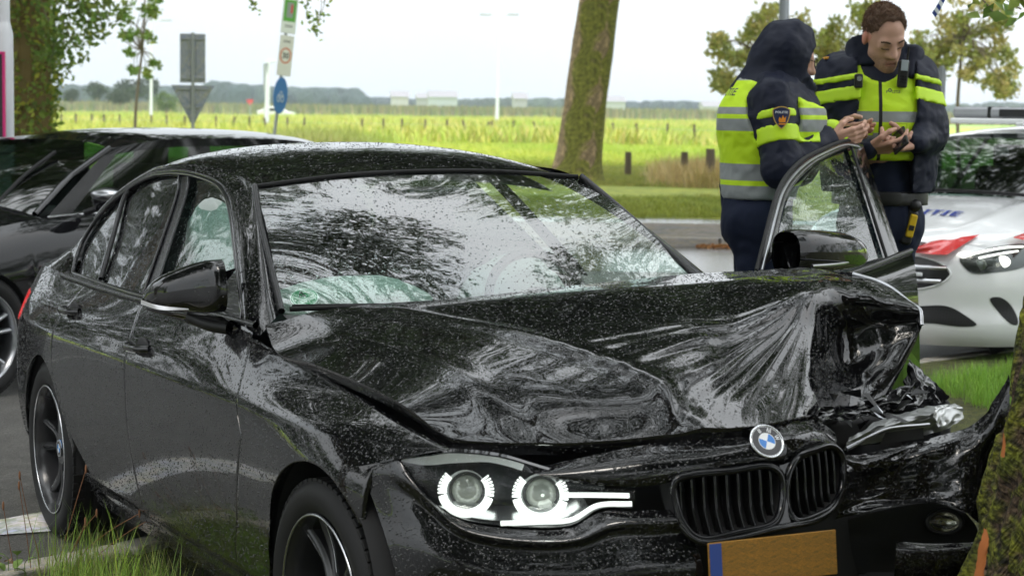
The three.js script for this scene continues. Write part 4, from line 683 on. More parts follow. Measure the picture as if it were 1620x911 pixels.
// ---- door mirror
function mirrorPart(parent, pts) {                    // housing lofted through cross-sections given as [centre, half-width vector, half-height vector]
  const g = gridGeo(28, 24, (u, v) => { const s = v * (pts.length - 1), k = Math.min(Math.floor(s), pts.length - 2); const C = crP(pts.map((p) => p[0]), v), A = crP(pts.map((p) => p[1]), v), B = crP(pts.map((p) => p[2]), v), a = u * Math.PI * 2, cx = Math.sign(Math.cos(a)) * Math.pow(Math.abs(Math.cos(a)), .75), sy = Math.sign(Math.sin(a)) * Math.pow(Math.abs(Math.sin(a)), .75); return C.addScaledVector(A, cx).addScaledVector(B, sy); }, (p) => [p.z, p.y]);
  return g;
}
{
  const M = grp('door_mirror', doorF), c = (px, py, z) => cAx(px, py, 'z', z);
  // from the outer end to the stalk; each section is thin fore-and-aft (x) and tall (y)
  const secs = [[226, 475, 1.01, .012, .006], [236, 468, 1.0, .045, .026], [256, 463, .975, .07, .047], [290, 458, .93, .08, .064], [325, 454, .89, .072, .074], [350, 452, .855, .05, .074]].map(([px, py, z, hx, hy]) => [c(px, py, z), V(hx, hx * .1, 0), V(-hy * .1, hy, 0)]);
  add('mirror_housing', mirrorPart(M, secs), paintBlack, M);
  add('mirror_horn', patch([[c(352, 430, .84), c(371, 424, .815), c(374, 421, .81)], [c(345, 450, .85), c(352, 444, .84), c(372, 427, .815)], [c(338, 485, .855), c(345, 470, .85), c(350, 455, .84)]], 10, 10), paintPlain, M);
  const base = [[c(228, 487, .995), c(270, 494, .94), c(310, 498, .9), c(350, 500, .86)], [c(235, 492, .985), c(275, 502, .93), c(320, 510, .87), c(372, 516, .81)], [c(250, 494, .96), c(285, 508, .9), c(335, 520, .84), c(388, 527, .79)]];
  add('mirror_base', patch(base, 20, 8), paintBlack, M);
  add('mirror_foot', tube([c(300, 500, .9), c(330, 512, .86), c(362, 518, .815)], .022, 16, 10), darkPlastic, M);
  add('indicator', patch([[c(222, 474, 1.02), c(250, 483, .995), c(297, 488, .95)], [c(222, 481, 1.02), c(252, 490, .995), c(298, 490, .95)]], 14, 4), std({ color: [.8, .8, .82], roughness: .12, metalness: .5 }), M);
  add('sail', patch([[c(372, 430, .765), c(377, 470, .775), c(380, 505, .79)], [c(355, 438, .775), c(352, 470, .785), c(352, 505, .80)]], 8, 6), trimBlack, M);
}
// ---- wipers, cowl, sticker
add('cowl', [gridGeo(20, 3, (u, v) => { const p = crP(wsB, u); p.x += .012 + v * .12; p.y -= .004 + v * .03; return p; })], darkPlastic, sedan);
{ const wp = grp('wiper', sedan); add('wiper_arm', tube([A3(458, 489, .79), A3(520, 487, .81), A3(600, 484, .84), A3(680, 479, .87)], .007, 24, 6), rubber, wp); add('wiper_blade', tube([A3(462, 484, .775), A3(540, 483, .80), A3(640, 482, .83)], .005, 20, 6), rubber, wp); }
{ const t = canvasTex(128, 128, (x) => { x.fillStyle = '#ffffff'; x.beginPath(); x.arc(64, 64, 63, 0, 7); x.fill(); x.fillStyle = '#1f9a63'; x.beginPath(); x.arc(64, 64, 58, 0, 7); x.fill(); x.strokeStyle = '#d8efe2'; x.lineWidth = 3; x.beginPath(); x.arc(64, 64, 52, 0, 7); x.stroke(); x.fillStyle = '#12402d'; x.font = 'bold 62px sans-serif'; x.textAlign = 'center'; x.fillText('4', 64, 62); x.fillStyle = '#f4f6f2'; x.fillRect(22, 70, 84, 26); });
  const c = A3(483, 468, .66); const s = add('windscreen_sticker', new THREE.CircleGeometry(.042, 32), std({ map: t, roughness: .5 }), sedan); s.position.copy(c).add(V(-.012, -.006, 0)); s.quaternion.setFromUnitVectors(V(0, 0, 1), V(.53, .80, .25).normalize()); s.rotateZ(1.2); }
// ---- inside: dashboard, wheel, airbags, seats
const cloth = std({ color: [.02, .021, .022], roughness: .85 }), dashM = std({ color: [.018, .019, .02], roughness: .6 }), bagM = std({ color: [.45, .50, .48], roughness: .8 });
const dashG = gridGeo(30, 10, (u, v) => { const z = lerp(-.68, .68, u), x = lerp(.80, .28, v); return V(x - .05 * Math.pow(Math.abs(u - .5) * 2, 2) * (1 - v), .955 - .05 * v * v - .02 * Math.abs(z) + .035 * Math.exp(-(((z + .36) / .2) ** 2)) * sstep(.4, .8, v), z); });
add('dashboard', [dashG, gridGeo(20, 4, (u, v) => V(.28 + .03 * v, lerp(.9, .5, v), lerp(-.68, .68, u)))], dashM, sedan);
{ const s = grp('steering_wheel', sedan); s.position.set(.22, .93, -.37); s.rotation.set(0, Math.PI / 2, 0); s.rotateX(-.42);
  add('wheel_rim', new THREE.TorusGeometry(.18, .016, 10, 48), darkPlastic, s); add('wheel_boss', new THREE.SphereGeometry(.075, 20, 12).scale(1.1, .8, .4), dashM, s); add('wheel_spoke', [rbox(.3, .03, .02, .01), rbox(.03, .15, .02, .01, 0, -.09, 0)], dashM, s); }
const blob = (c, r, seed, amp = .12) => { const g = new THREE.SphereGeometry(1, 40, 24); const P = g.attributes.position; for (let i = 0; i < P.count; i++) { const p = V(P.getX(i), P.getY(i), P.getZ(i)), k = 1 + amp * fbm(p.x * 1.6 + seed, p.y * 2.6, p.z * 1.6, 3) + .04 * Math.abs(nz(p.x * 4 + seed, p.y * 9, p.z * 4)); P.setXYZ(i, p.x * r.x * k, p.y * r.y * k, p.z * r.z * k); } g.computeVertexNormals(); return g.translate(c.x, c.y, c.z); };
add('airbag', blob(V(.42, .98, .38), V(.18, .09, .26), 3), bagM, sedan);
add('airbag', blob(V(.02, .90, -.37), V(.12, .18, .20), 9), bagM, sedan);
add('curtain_airbag', blob(V(-.2, 1.12, .60), V(.3, .17, .03), 5), bagM, sedan);
for (const z of [.37, -.37]) { const s = grp('seat', sedan); add('cushion', rbox(.52, .16, .5, .06, -.28, .47, z), cloth, s); const b = rbox(.16, .62, .5, .07); b.rotateZ(.32).translate(-.62, .80, z); add('backrest', b, cloth, s); const h = rbox(.10, .19, .27, .05); h.rotateZ(.2).translate(-.74, 1.2, z); add('headrest', h, cloth, s); }
{ const s = grp('rear_seat', sedan); add('cushion', rbox(.5, .16, 1.25, .06, -1.05, .46, 0), cloth, s); const b = rbox(.16, .6, 1.25, .06); b.rotateZ(.4).translate(-1.38, .78, 0); add('backrest', b, cloth, s); add('parcel_shelf', rbox(.4, .02, 1.2, .01, -1.66, 1.0, 0), dashM, s); for (const z of [-.36, .36]) add('headrest', rbox(.09, .15, .24, .04, -1.5, 1.1, z), cloth, s); }
add('headliner', gridGeo(16, 16, (u, v) => { const s = u * 2 - 1, x = lerp(.08, -1.25, v); return V(x, cr1(roofX.slice().reverse(), roofC.slice().reverse(), x) - .035 - .05 * s * s, s * .5); }), std({ color: [.22, .22, .21], roughness: .9 }), sedan);
add('interior_mirror', [rbox(.03, .06, .22, .015, .2, 1.29, -.02)], darkPlastic, sedan);

// ---- open door on the far side
{
  const D = grp('open_front_door', sedan), th = 54 * Math.PI / 180, hx = .80, hz = -.835, dir = V(-Math.cos(th), 0, -Math.sin(th)), nrm = V(Math.sin(th), 0, -Math.cos(th));
  const P = (s, y, n = 0) => V(hx, y, hz).addScaledVector(dir, s).addScaledVector(nrm, n);
  const lean = (y) => -(0.5 * Math.max(0, y - .97) + .25 * Math.max(0, y - .97) ** 2);
  const skin = (s, y) => cr1([.2, .33, .5, .68, .8, .88, .93, .97], [-.03, .0, .02, .032, .03, .02, .006, -.04], y) * 1 + .0;
  const gd = (q) => q.clone().sub(V(hx, 0, hz)).dot(nrm);
  const onD = (px, py, o = 0) => cOn(px, py, (p) => gd(p) - (p.y > .97 ? -.04 + lean(p.y) : skin(0, p.y)) - o, 3, 12);
  const od = (L, o = 0) => L.map(([x, y]) => onD(x, y, o));
  const wIn = od([[1226, 400], [1232, 366], [1240, 328], [1252, 300], [1270, 278], [1294, 258], [1320, 245], [1350, 233], [1358, 240]]), wOut = od([[1196, 428], [1208, 382], [1219, 338], [1230, 302], [1246, 275], [1270, 252], [1300, 236], [1340, 222], [1364, 226]]);
  add('window_frame', gridGeo(60, 6, (u, v) => { const p = crP(wOut, u).lerp(crP(wIn, u), v); return p.addScaledVector(nrm, .014 * Math.sin(v * Math.PI)); }, (p) => [p.x, p.y]), trimBlack, D);
  add('frame_edge', tube(wOut.map((p) => p.clone().addScaledVector(nrm, .002)), .007, 50, 8), rubber, D);
  add('frame_seal', tube(od([[1206, 428], [1217, 384], [1228, 340], [1239, 304], [1254, 280], [1277, 258], [1305, 242], [1342, 229], [1360, 233]], .01), .005, 50, 6), satin, D);
  const p0 = od([[1340, 232], [1357, 280], [1377, 340], [1398, 408]]), p1 = od([[1365, 226], [1383, 280], [1401, 335], [1422, 398]]);
  add('rear_frame', gridGeo(6, 20, (u, v) => crP(p0, v).lerp(crP(p1, v), u).addScaledVector(nrm, .006 * Math.sin(u * Math.PI)), (p) => [p.z, p.y]), paintBlack, D);
  add('frame_bar', tube(od([[1348, 233], [1365, 285], [1384, 345], [1404, 408]], .004), .006, 24, 6), rubber, D);
  const gb = od([[1226, 432], [1300, 428], [1345, 422], [1402, 405]], -.012), gt = od([[1300, 255], [1325, 243], [1350, 234]], -.012);
  const gi = od([[1228, 400], [1234, 360], [1242, 328], [1254, 300], [1272, 279], [1300, 255]], -.012), gr3 = od([[1350, 234], [1366, 285], [1385, 345], [1402, 405]], -.012);
  add('window', gridGeo(20, 20, coons(gb, gt, [gb[0], ...gi], [...gr3].reverse()), (p) => [p.z, p.y]), glassDoor, D);
  const wt = od([[1340, 434], [1380, 420], [1420, 404], [1442, 396]], .004); add('belt_moulding', tube(wt, .010, 24, 8), trimBlack, D);
  const sk = [[[1200, 440], [1290, 436], [1345, 430], [1400, 414], [1443, 398]], [[1200, 470], [1290, 462], [1350, 454], [1405, 440], [1449, 424]], [[1200, 520], [1290, 512], [1355, 502], [1410, 490], [1454, 476]], [[1200, 600], [1290, 590], [1360, 580], [1412, 566], [1456, 550]], [[1200, 720], [1290, 700], [1360, 680], [1412, 660], [1456, 640]]].map((r) => od(r));
  add('door_panel', patch(sk, 30, 36, (p) => [p.z, p.y]), paintBlack, D);
  add('inner_panel', patch(sk.map((r) => r.map((p) => p.clone().addScaledVector(nrm, -.09))), 10, 10), darkPlastic, D);
  add('door_edge', gridGeo(2, 20, (u, v) => crP(sk.map((r) => r[4]), v).addScaledVector(nrm, -.09 * u)), paintPlain, D);
  // its mirror
  const c = (px, py, o) => onD(px, py, o);
  const secs = [[1364, 408, .10, .012, .014], [1352, 402, .11, .05, .045], [1325, 398, .12, .07, .065], [1290, 398, .115, .075, .072], [1258, 398, .09, .07, .074], [1244, 400, .075, .05, .07]].map(([px, py, o, hx2, hy]) => [c(px, py, o), nrm.clone().multiplyScalar(hx2), V(0, hy, 0)]);
  const M = grp('door_mirror', D); add('mirror_housing', mirrorPart(M, secs), paintBlack, M);
  add('mirror_horn', patch([[c(1229, 369, .05), c(1240, 370, .06), c(1262, 373, .08)], [c(1240, 384, .06), c(1248, 392, .07), c(1258, 405, .08)], [c(1247, 420, .06), c(1252, 424, .07), c(1262, 426, .08)]], 10, 10), paintPlain, M);
  add('mirror_glass', patch([[c(1234, 380, .03), c(1244, 396, .035)], [c(1230, 420, .02), c(1242, 424, .03)]], 4, 4), std({ color: [.7, .72, .75], roughness: .03, metalness: 1 }), M);
  add('mirror_trim', tube([c(1285, 421, .18), c(1325, 418, .18), c(1366, 410, .12)], .006, 20, 6), satin, M);
  add('mirror_foot', patch([[c(1250, 428, .02), c(1290, 430, .03), c(1340, 428, .02)], [c(1262, 424, .10), c(1290, 424, .12), c(1330, 420, .10)]], 10, 4), darkPlastic, M);
}
// ---- rain drops standing on the paint and glass of the saloon
{
  const dG = new THREE.SphereGeometry(1, 8, 4, 0, Math.PI * 2, 0, Math.PI / 2).scale(1, .6, 1);
  const wetDrop = std({ color: [.01, .01, .011], roughness: .0, ior: 1.75 }), glassDrop = std({ color: [.9, .95, .95], roughness: .0, ior: 1.33, transmission: 1, thickness: .003 });
  const collect = (names) => { const L = []; sedan.traverse((o) => { if (o.isMesh && names.includes(o.name)) L.push(o); }); return L; };
  function sprinkle(name, meshes, n, r0, r1, mat, accept) {
    const tri = [], cum = []; let A = 0; const a = V(0, 0, 0), b = V(0, 0, 0), c = V(0, 0, 0);
    for (const m of meshes) { const g = m.geometry.index ? m.geometry.toNonIndexed() : m.geometry, P = g.attributes.position, N = g.attributes.normal; for (let i = 0; i < P.count; i += 3) { a.fromBufferAttribute(P, i); b.fromBufferAttribute(P, i + 1); c.fromBufferAttribute(P, i + 2); if (accept && !accept(a)) continue; const s = b.clone().sub(a).cross(c.clone().sub(a)).length() / 2; if (s < 1e-9) continue; A += s; tri.push([a.clone(), b.clone(), c.clone(), V(0, 0, 0).fromBufferAttribute(N, i)]); cum.push(A); } }
    const im = new THREE.InstancedMesh(dG, mat, n), q = new THREE.Quaternion(), up = V(0, 1, 0);
    for (let k = 0; k < n; k++) { const x = rnd() * A; let lo = 0, hi = cum.length - 1; while (lo < hi) { const m = (lo + hi) >> 1; if (cum[m] < x) lo = m + 1; else hi = m; } const [p0, p1, p2, nn] = tri[lo]; let u = rnd(), v = rnd(); if (u + v > 1) { u = 1 - u; v = 1 - v; }
      const p = p0.clone().multiplyScalar(1 - u - v).addScaledVector(p1, u).addScaledVector(p2, v), no = nn.clone(); if (no.dot(CC.clone().sub(p)) < 0) no.negate(); const r = r0 + (r1 - r0) * Math.pow(rnd(), 2.5); im.setMatrixAt(k, M4.compose(p, q.setFromUnitVectors(up, no), V(r * rr(.8, 1.2), r, r * rr(.8, 1.2)))); }
    im.name = name; im.castShadow = im.receiveShadow = true; im.userData.kind = 'stuff'; sedan.add(im);
  }
  const right = (p) => p.z > .2;
  sprinkle('rain_drops', collect(['door_panel', 'quarter_panel', 'front_wing', 'roof_side_rail', 'sill', 'windscreen_pillar', 'rear_shoulder']), 26000, .0012, .0034, wetDrop, (p) => p.z > .3);
  sprinkle('rain_drops', collect(['bonnet']), 12000, .0010, .0028, wetDrop);
  sprinkle('rain_drops', collect(['roof', 'mirror_housing', 'boot_lid']), 8000, .0010, .0030, wetDrop);
  sprinkle('rain_drops', collect(['bumper_skin', 'nose_panel', 'bumper_corner', 'bumper_lip']), 8000, .0012, .0034, wetDrop);
  sprinkle('rain_drops', collect(['window', 'quarter_window']), 7000, .0012, .0030, glassDrop);
  sprinkle('rain_drops', collect(['windscreen']), 2600, .0014, .0034, glassDrop);
}
// ---------------------------------------------------------------- the other vehicles
const whitePaint = std({ color: [.74, .75, .76], roughness: .12, clearcoat: 1, clearcoatRoughness: .05, bumpMap: drops(.42), bumpScale: .0003 });
const winDark = std({ color: [.16, .24, .20], roughness: .05, transmission: 1, thickness: 0, ior: 1.8 });
function carShell(O, s) {                              // common shell: sides with wheel arches, bonnet/deck, pillars, roof and glass
  const W = (x) => cr1(s.wx, s.w, x), shoulder = (x) => cr1(s.sx, s.sy, x), cen = (x) => cr1(s.cx, s.cy, x);
  const prof = (y, x) => { const t = (y - .18) / (shoulder(x) - .18); return W(x) * cr1([0, .12, .3, .6, .8, .93, 1], [.92, .955, .975, 1, .985, .95, s.top ?? .90], t); };
  const yb = (x) => { let y = .19; for (const [cx, r] of s.arch) { const d = Math.abs(x - cx); if (d < r) y = Math.max(y, .33 + Math.sqrt(r * r - d * d)); } return y; };
  const side = (k) => gridGeo(200, 26, (u, v) => { const x = lerp(s.x0, s.x1, u), y0 = yb(x), y = lerp(y0, shoulder(x), v); return V(x, y, k * prof(y, x)); }, (p) => [p.x, p.y]);
  for (const k of [-1, 1]) add('side_panel', side(k), s.paint, O);
  const deck = (a, b, n) => gridGeo(40, n, (u, v) => { const q = u * 2 - 1, x = lerp(a, b, v), sh = shoulder(x); return V(x + (s.bow || 0) * (1 - q * q) * sstep(.75, 1, v) * (b > 0 ? 1 : -1), lerp(cen(x), sh, Math.pow(Math.abs(q), 2.6)) + (s.ridge ? .012 * Math.exp(-(((Math.abs(q) - .62) / .07) ** 2)) * sstep(0, .2, v) * sstep(1, .7, v) : 0), q * prof(sh, x)); }, (p) => [p.x, p.z]);
  add('bonnet', deck(s.cowl, s.x1, 30), s.paint, O); if (s.boot) add('boot_lid', deck(s.boot, s.x0, 12), s.paint, O);
  add('rear_end', gridGeo(20, 10, (u, v) => { const q = u * 2 - 1, y = lerp(.2, cen(s.x0), v); return V(s.x0 - .05 * (1 - q * q), y, q * prof(Math.min(y, shoulder(s.x0)), s.x0)); }), s.paint, O);
  for (const [cx, r] of s.arch) for (const k of [-1, 1]) add('wheel_arch_liner', [gridGeo(20, 1, (u, v) => { const a = u * Math.PI; return V(cx + (r + .01) * Math.cos(a), .33 + (r + .01) * Math.sin(a), k * lerp(.5, W(cx) - .02, v)); }), new THREE.CircleGeometry(r + .02, 24).translate(cx, .33, k * .5)], voidBlack, O);
  add('floor', rbox(s.x1 - s.x0 - .3, .1, 1.3, .02, (s.x0 + s.x1) / 2, .25, 0), voidBlack, O);
  // greenhouse from its corner points (one side), mirrored
  const g = s.house, mk = (p, k) => V(p[0], p[1], p[2] * k);
  const roofG = gridGeo(24, 30, (u, v) => { const q = u * 2 - 1, c = crP(g.roofC.map((p) => V(...p)), v), e = crP(g.roofE.map((p) => V(...p)), v); return V(lerp(c.x, e.x, q * q), lerp(c.y, e.y, Math.pow(Math.abs(q), 2.4)), q * e.z); }, (p) => [p.x, p.z]);
  add('roof', roofG, s.roofPaint || s.paint, O);
  const ws = gridGeo(24, 16, (u, v) => { const q = u * 2 - 1, t0 = V(...g.roofE[0]), tc = V(...g.roofC[0]), t = V(lerp(tc.x, t0.x, q * q), lerp(tc.y, t0.y, q * q), q * t0.z), b = V(lerp(g.wsC[0], g.wsE[0], q * q), lerp(g.wsC[1], g.wsE[1], q * q), q * g.wsE[2]), p = b.lerp(t, v); p.x += .03 * Math.sin(v * 3.14); p.y += .025 * Math.sin(v * 3.14); return p; }, (p) => [p.z, p.y]);
  add('windscreen', ws, s.glass, O);
  const n = g.roofE.length; const last = V(...g.roofE[n - 1]), lastC = V(...g.roofC[n - 1]);
  add('rear_window', gridGeo(16, 8, (u, v) => { const q = u * 2 - 1, t = V(lerp(lastC.x, last.x, q * q), lerp(lastC.y, last.y, q * q), q * last.z), b = V(g.rw[0], g.rw[1] - .02 * q * q, q * g.rw[2]); return t.lerp(b, v); }), winDark, O);
  for (const k of [-1, 1]) {
    const top = Array.from({ length: 25 }, (_, i) => { const p = crP(g.roofE.map((q) => V(...q)), i / 24); p.z *= k; return p; });
    const bot = Array.from({ length: 25 }, (_, i) => { const x = lerp(g.wsE[0], g.rw[0], i / 24), y = shoulder(x); return V(x, y, k * prof(y, x) * .995); });
    const fr0 = Array.from({ length: 25 }, (_, i) => { const p = bot[i].clone().lerp(top[i], .05); return p; }), fr1 = bot.map((p, i) => p.clone().lerp(top[i], .88));
    const C = (a, b, u0, u1) => gridGeo(30, 6, (u, v) => crP(a, lerp(u0, u1, u)).lerp(crP(b, lerp(u0, u1, u)), v), (p) => [p.x, p.y]);
    add('roof_rail', C(fr1, top, 0, 1), s.paint, O); add('belt_moulding', C(bot, fr0, 0, 1), trimBlack, O);
    const cuts = g.cuts; for (let c = 0; c < cuts.length; c += 2) add(c ? 'side_window' : 'side_window', C(fr0, fr1, cuts[c], cuts[c + 1]), s.glass, O);
    const pil = [0, ...cuts, 1]; for (let c = 0; c < pil.length; c += 2) add('pillar', C(fr0, fr1, pil[c], pil[c + 1]), s.pillar || trimBlack, O);
    add('window_trim', tube(bot.map((p) => V(p.x, p.y + .006, p.z + k * .004)), .008, 40, 6), s.trim || chrome, O);
    const wsl = [V(g.wsE[0], g.wsE[1], k * g.wsE[2]), V(...g.roofE[0]).multiply(V(1, 1, k))]; add('pillar_edge', ptube([wsl[0], wsl[0].clone().lerp(wsl[1], .5).add(V(.03, .025, 0)), wsl[1]], .022, 8), s.pillar || s.paint, O);
  }
  // seats inside
  for (const z of [.36, -.36]) { add('seat', [rbox(.14, .6, .46, .06, g.wsE[0] - 1.35, .95, z), rbox(.1, .18, .25, .04, g.wsE[0] - 1.42, 1.32, z)], cloth, O); }
  add('dashboard', rbox(.5, .12, 1.3, .05, g.wsE[0] - .3, shoulder(g.wsE[0]) - .02, 0), dashM, O);
  return { prof, shoulder, cen };
}
const place = (o, x, z, yaw) => { o.position.set(x, G, z); o.rotation.y = -yaw; o.updateMatrixWorld(true); return o; };
const blackPaint2 = std({ color: [.005, .005, .006], roughness: .05, ior: 1.5 });
// black estate car
{
  const O = thing('estate_car', 'black estate car standing behind the crashed saloon', 'car'); place(O, -6.55, -.35, 1.0);
  carShell(O, { x0: -2.45, x1: 2.2, wx: [-2.45, -2, -1.4, 0, 1.3, 1.8, 2.2], w: [.74, .86, .91, .90, .91, .86, .66], sx: [-2.45, -1, 0, .9, 1.3, 1.9, 2.2], sy: [1.0, .99, .98, .97, .93, .85, .74], cx: [-2.45, -1, .9, 1.3, 1.9, 2.2], cy: [1.0, 1.0, 1.05, 1.03, .95, .80], arch: [[1.45, .37], [-1.45, .37]], cowl: .92, paint: blackPaint2, glass: winDark, bow: .05,
    house: { roofC: [[.0, 1.40, 0], [-.4, 1.455, 0], [-1.0, 1.47, 0], [-1.7, 1.455, 0], [-2.15, 1.42, 0]], roofE: [[.12, 1.355, .60], [-.4, 1.405, .60], [-1.0, 1.41, .59], [-1.7, 1.395, .57], [-2.15, 1.35, .55]], wsC: [1.02, 1.02, 0], wsE: [.88, .985, .73], rw: [-2.42, 1.0, .68], cuts: [.06, .40, .44, .70, .73, .92] } });
  const wp = makeWheel(.335, .235, .245, 1); [[1.45, .80], [-1.45, .80], [1.45, -.80], [-1.45, -.80]].forEach(([x, z], i) => { const w = i ? wp.clone() : wp; w.position.set(x, .335, z); w.rotation.y = (z < 0 ? Math.PI : 0) + (x > 0 ? .05 : 0); O.add(w); });
  const M = grp('door_mirror', O); add('mirror_housing', new THREE.SphereGeometry(1, 24, 16).scale(.07, .075, .115).translate(.56, 1.07, -1.0), blackPaint2, M); add('mirror_foot', tube([V(.58, 1.02, -.93), V(.6, .99, -.85)], .02, 8, 6), trimBlack, M); add('mirror_stripe', new THREE.SphereGeometry(1, 24, 12).scale(.06, .04, .105).translate(.585, 1.10, -1.0), satin, M);
  const M2 = grp('door_mirror', O); add('mirror_housing', new THREE.SphereGeometry(1, 24, 16).scale(.07, .075, .115).translate(.56, 1.07, 1.0), blackPaint2, M2);
  add('wiper', tube([V(.93, 1.02, -.45), V(.62, 1.2, -.40), V(.33, 1.33, -.36)], .012, 12, 6), rubber, O); add('wiper', tube([V(.98, 1.02, .1), V(.66, 1.2, .12), V(.36, 1.34, .12)], .012, 12, 6), rubber, O);
  add('headlamp', new THREE.SphereGeometry(1, 20, 12).scale(.2, .07, .12).translate(1.98, .72, -.66), lensClear, O); add('front_bumper', gridGeo(24, 10, (u, v) => { const q = u * 2 - 1, y = lerp(.2, .78, v); return V(2.2 + .08 * (1 - q * q) * Math.sin(v * 2.6), y, q * .66); }), blackPaint2, O);
  add('handle', tube([V(-.12, .86, -.905), V(-.2, .865, -.935), V(-.32, .865, -.935), V(-.38, .86, -.905)], .012, 12, 6), blackPaint2, O);
}
// police car
{
  const O = thing('police_car', 'white police car with red stripes and a roof light bar', 'police car'); place(O, -5.32, -7.157, 1.1194);
  const iM = O.matrixWorld.clone().invert(), c0 = CAM.clone().applyMatrix4(iM);
  const S = carShell(O, { x0: -2.15, x1: 2.08, wx: [-2.15, -1.6, -1.3, 0, 1.3, 1.7, 1.9, 2.08], w: [.76, .88, .895, .885, .895, .85, .71, .45], sx: [-2.15, -1, 0, .9, 1.3, 1.7, 1.9, 2.08], sy: [1.05, 1.03, 1.02, 1.0, .97, .90, .84, .77], cx: [-2.15, .9, 1.1, 1.5, 1.8, 2.0, 2.08], cy: [1.1, 1.09, 1.075, 1.02, .95, .88, .84], arch: [[1.36, .36], [-1.36, .36]], cowl: 1.0, paint: whitePaint, glass: winDark, pillar: trimBlack, trim: trimBlack, bow: .12, ridge: true,
    house: { roofC: [[.22, 1.50, 0], [-.2, 1.545, 0], [-.9, 1.56, 0], [-1.6, 1.53, 0], [-1.9, 1.49, 0]], roofE: [[.34, 1.45, .60], [-.2, 1.50, .61], [-.9, 1.51, .60], [-1.6, 1.48, .58], [-1.9, 1.43, .56]], wsC: [1.08, 1.085, 0], wsE: [.93, 1.03, .70], rw: [-2.1, 1.08, .66], cuts: [.08, .42, .45, .72, .75, .92] } });
  const wp = makeWheel(.325, .205, .225, 1); [[1.36, .79], [-1.36, .79], [1.36, -.79], [-1.36, -.79]].forEach(([x, z], i) => { const w = i ? wp.clone() : wp; w.position.set(x, .325, z); w.rotation.y = (z < 0 ? Math.PI : 0); O.add(w); });
  // front fascia
  const pl = (z) => cr1([0, .2, .4, .6, .72, .82, .87], [2.235, 2.22, 2.17, 2.06, 1.95, 1.82, 1.68], Math.abs(z)), pf = (y) => cr1([.16, .22, .3, .42, .55, .68, .78, .86], [-.06, .0, .03, .015, .02, .0, -.06, -.14], y);
  const fF = (z, y) => pl(z) + pf(y);
  add('front_bumper', gridGeo(60, 30, (u, v) => { const z = (u * 2 - 1) * .87, y = lerp(.17, .84 - .10 * Math.pow(Math.abs(u * 2 - 1), 2), v); return V(fF(z, y), y, z); }, (p) => [p.z, p.y]), whitePaint, O);
  const on = (px, py, o = 0) => { const d = rayW(px, py).transformDirection(iM), f = (t) => { const q = c0.clone().addScaledVector(d, t); return Math.max(q.x - fF(q.z, q.y) - o, Math.abs(q.z) - .872 - o); }; let a = 6; for (let t = 6; t < 18; t += .03) { if (f(t) < 0) { let lo = a, hi = t; for (let k = 0; k < 24; k++) { const m = (lo + hi) / 2; if (f(m) < 0) hi = m; else lo = m; } return c0.clone().addScaledVector(d, hi); } a = t; } return c0.clone().addScaledVector(d, 12.5); };
  const fan = (L, o, depth = 0) => { const P = L.map(([x, y]) => on(x, y, o)), c = P.reduce((a, p) => a.add(p), V(0, 0, 0)).multiplyScalar(1 / P.length); return gridGeo(60, 10, (u, v) => { const p = c.clone().lerp(crP(P, u, true), v); p.z = clamp(p.z, -.868, .868); p.x = fF(p.z, p.y) + o - depth * (1 - v); return p; }, (p) => [p.z, p.y]); };
  const meshTex = canvasTex(64, 64, (x) => { x.fillStyle = '#0a0a0b'; x.fillRect(0, 0, 64, 64); x.fillStyle = '#1c1c1e'; for (let i = 0; i < 2; i++) for (let j = 0; j < 2; j++) x.fillRect(4 + i * 32, 4 + j * 32, 20, 20); });
  const meshM = std({ map: rep(meshTex, 30), roughness: .5 });
  // grille with two bright bars
  const gz = .44, gg = grp('grille', O);
  add('grille_back', gridGeo(40, 12, (u, v) => { const q = u * 2 - 1, h = .108 * Math.pow(1 - Math.pow(Math.abs(q), 3.2), .6), y = .628 - .0 * q * q + (v * 2 - 1) * h, z = q * gz; return V(fF(z, y) + .004, y, z); }), std({ color: [.006, .006, .007], roughness: .35 }), gg);
  for (const yy of [.668, .582]) add('grille_bar', gridGeo(40, 4, (u, v) => { const q = u * 2 - 1, z = q * (yy > .62 ? .425 : .40), y = yy + (v - .5) * .026; return V(fF(z, y) + .016 + .010 * Math.sin(v * 3.14), y, z); }), satin, gg);
  add('grille_surround', tube(Array.from({ length: 40 }, (_, i) => { const a = i / 40 * 6.283, q = Math.sign(Math.cos(a)) * Math.pow(Math.abs(Math.cos(a)), .6), s2 = Math.sin(a), h = .113 * Math.pow(Math.max(0, 1 - Math.pow(Math.abs(q), 3.2)), .6), z = q * (gz + .008), y = .628 + Math.sign(s2) * h; return V(fF(z, y) + .004, y, z); }), .006, 100, 6, true), whitePaint, gg);
  add('strobe', rbox(.02, .022, .10, .005, fF(.25, .62) + .02, .622, -.24), std({ color: [.75, .77, .8], roughness: .2 }), gg);
  add('intake', fan([[1440, 488], [1480, 483], [1505, 486], [1530, 500], [1546, 514], [1520, 517], [1480, 512], [1440, 508]], .004), meshM, O);
  add('intake', fan([[1567, 474], [1582, 470], [1598, 480], [1610, 500], [1611, 513], [1600, 512], [1582, 495]], .004), meshM, O);
  // mirrored intake on the other side
  const H = grp('headlamp', O);
  const hl = [[1519, 409], [1535, 402], [1560, 394], [1590, 388], [1622, 386], [1640, 395], [1636, 415], [1610, 426], [1575, 431], [1545, 433], [1530, 426]];
  add('housing', fan(hl, .006), std({ color: [.06, .065, .06], roughness: .22, metalness: .7 }), H); add('lens', fan(hl, .024, -.012), std({ color: [.96, .98, .98], roughness: .02, transmission: 1, thickness: 0, ior: 1.5 }), H);
  const glow2 = new THREE.MeshStandardMaterial({ color: 0xffffff, emissive: new THREE.Color(1, 1, .92), emissiveIntensity: 2.0 });
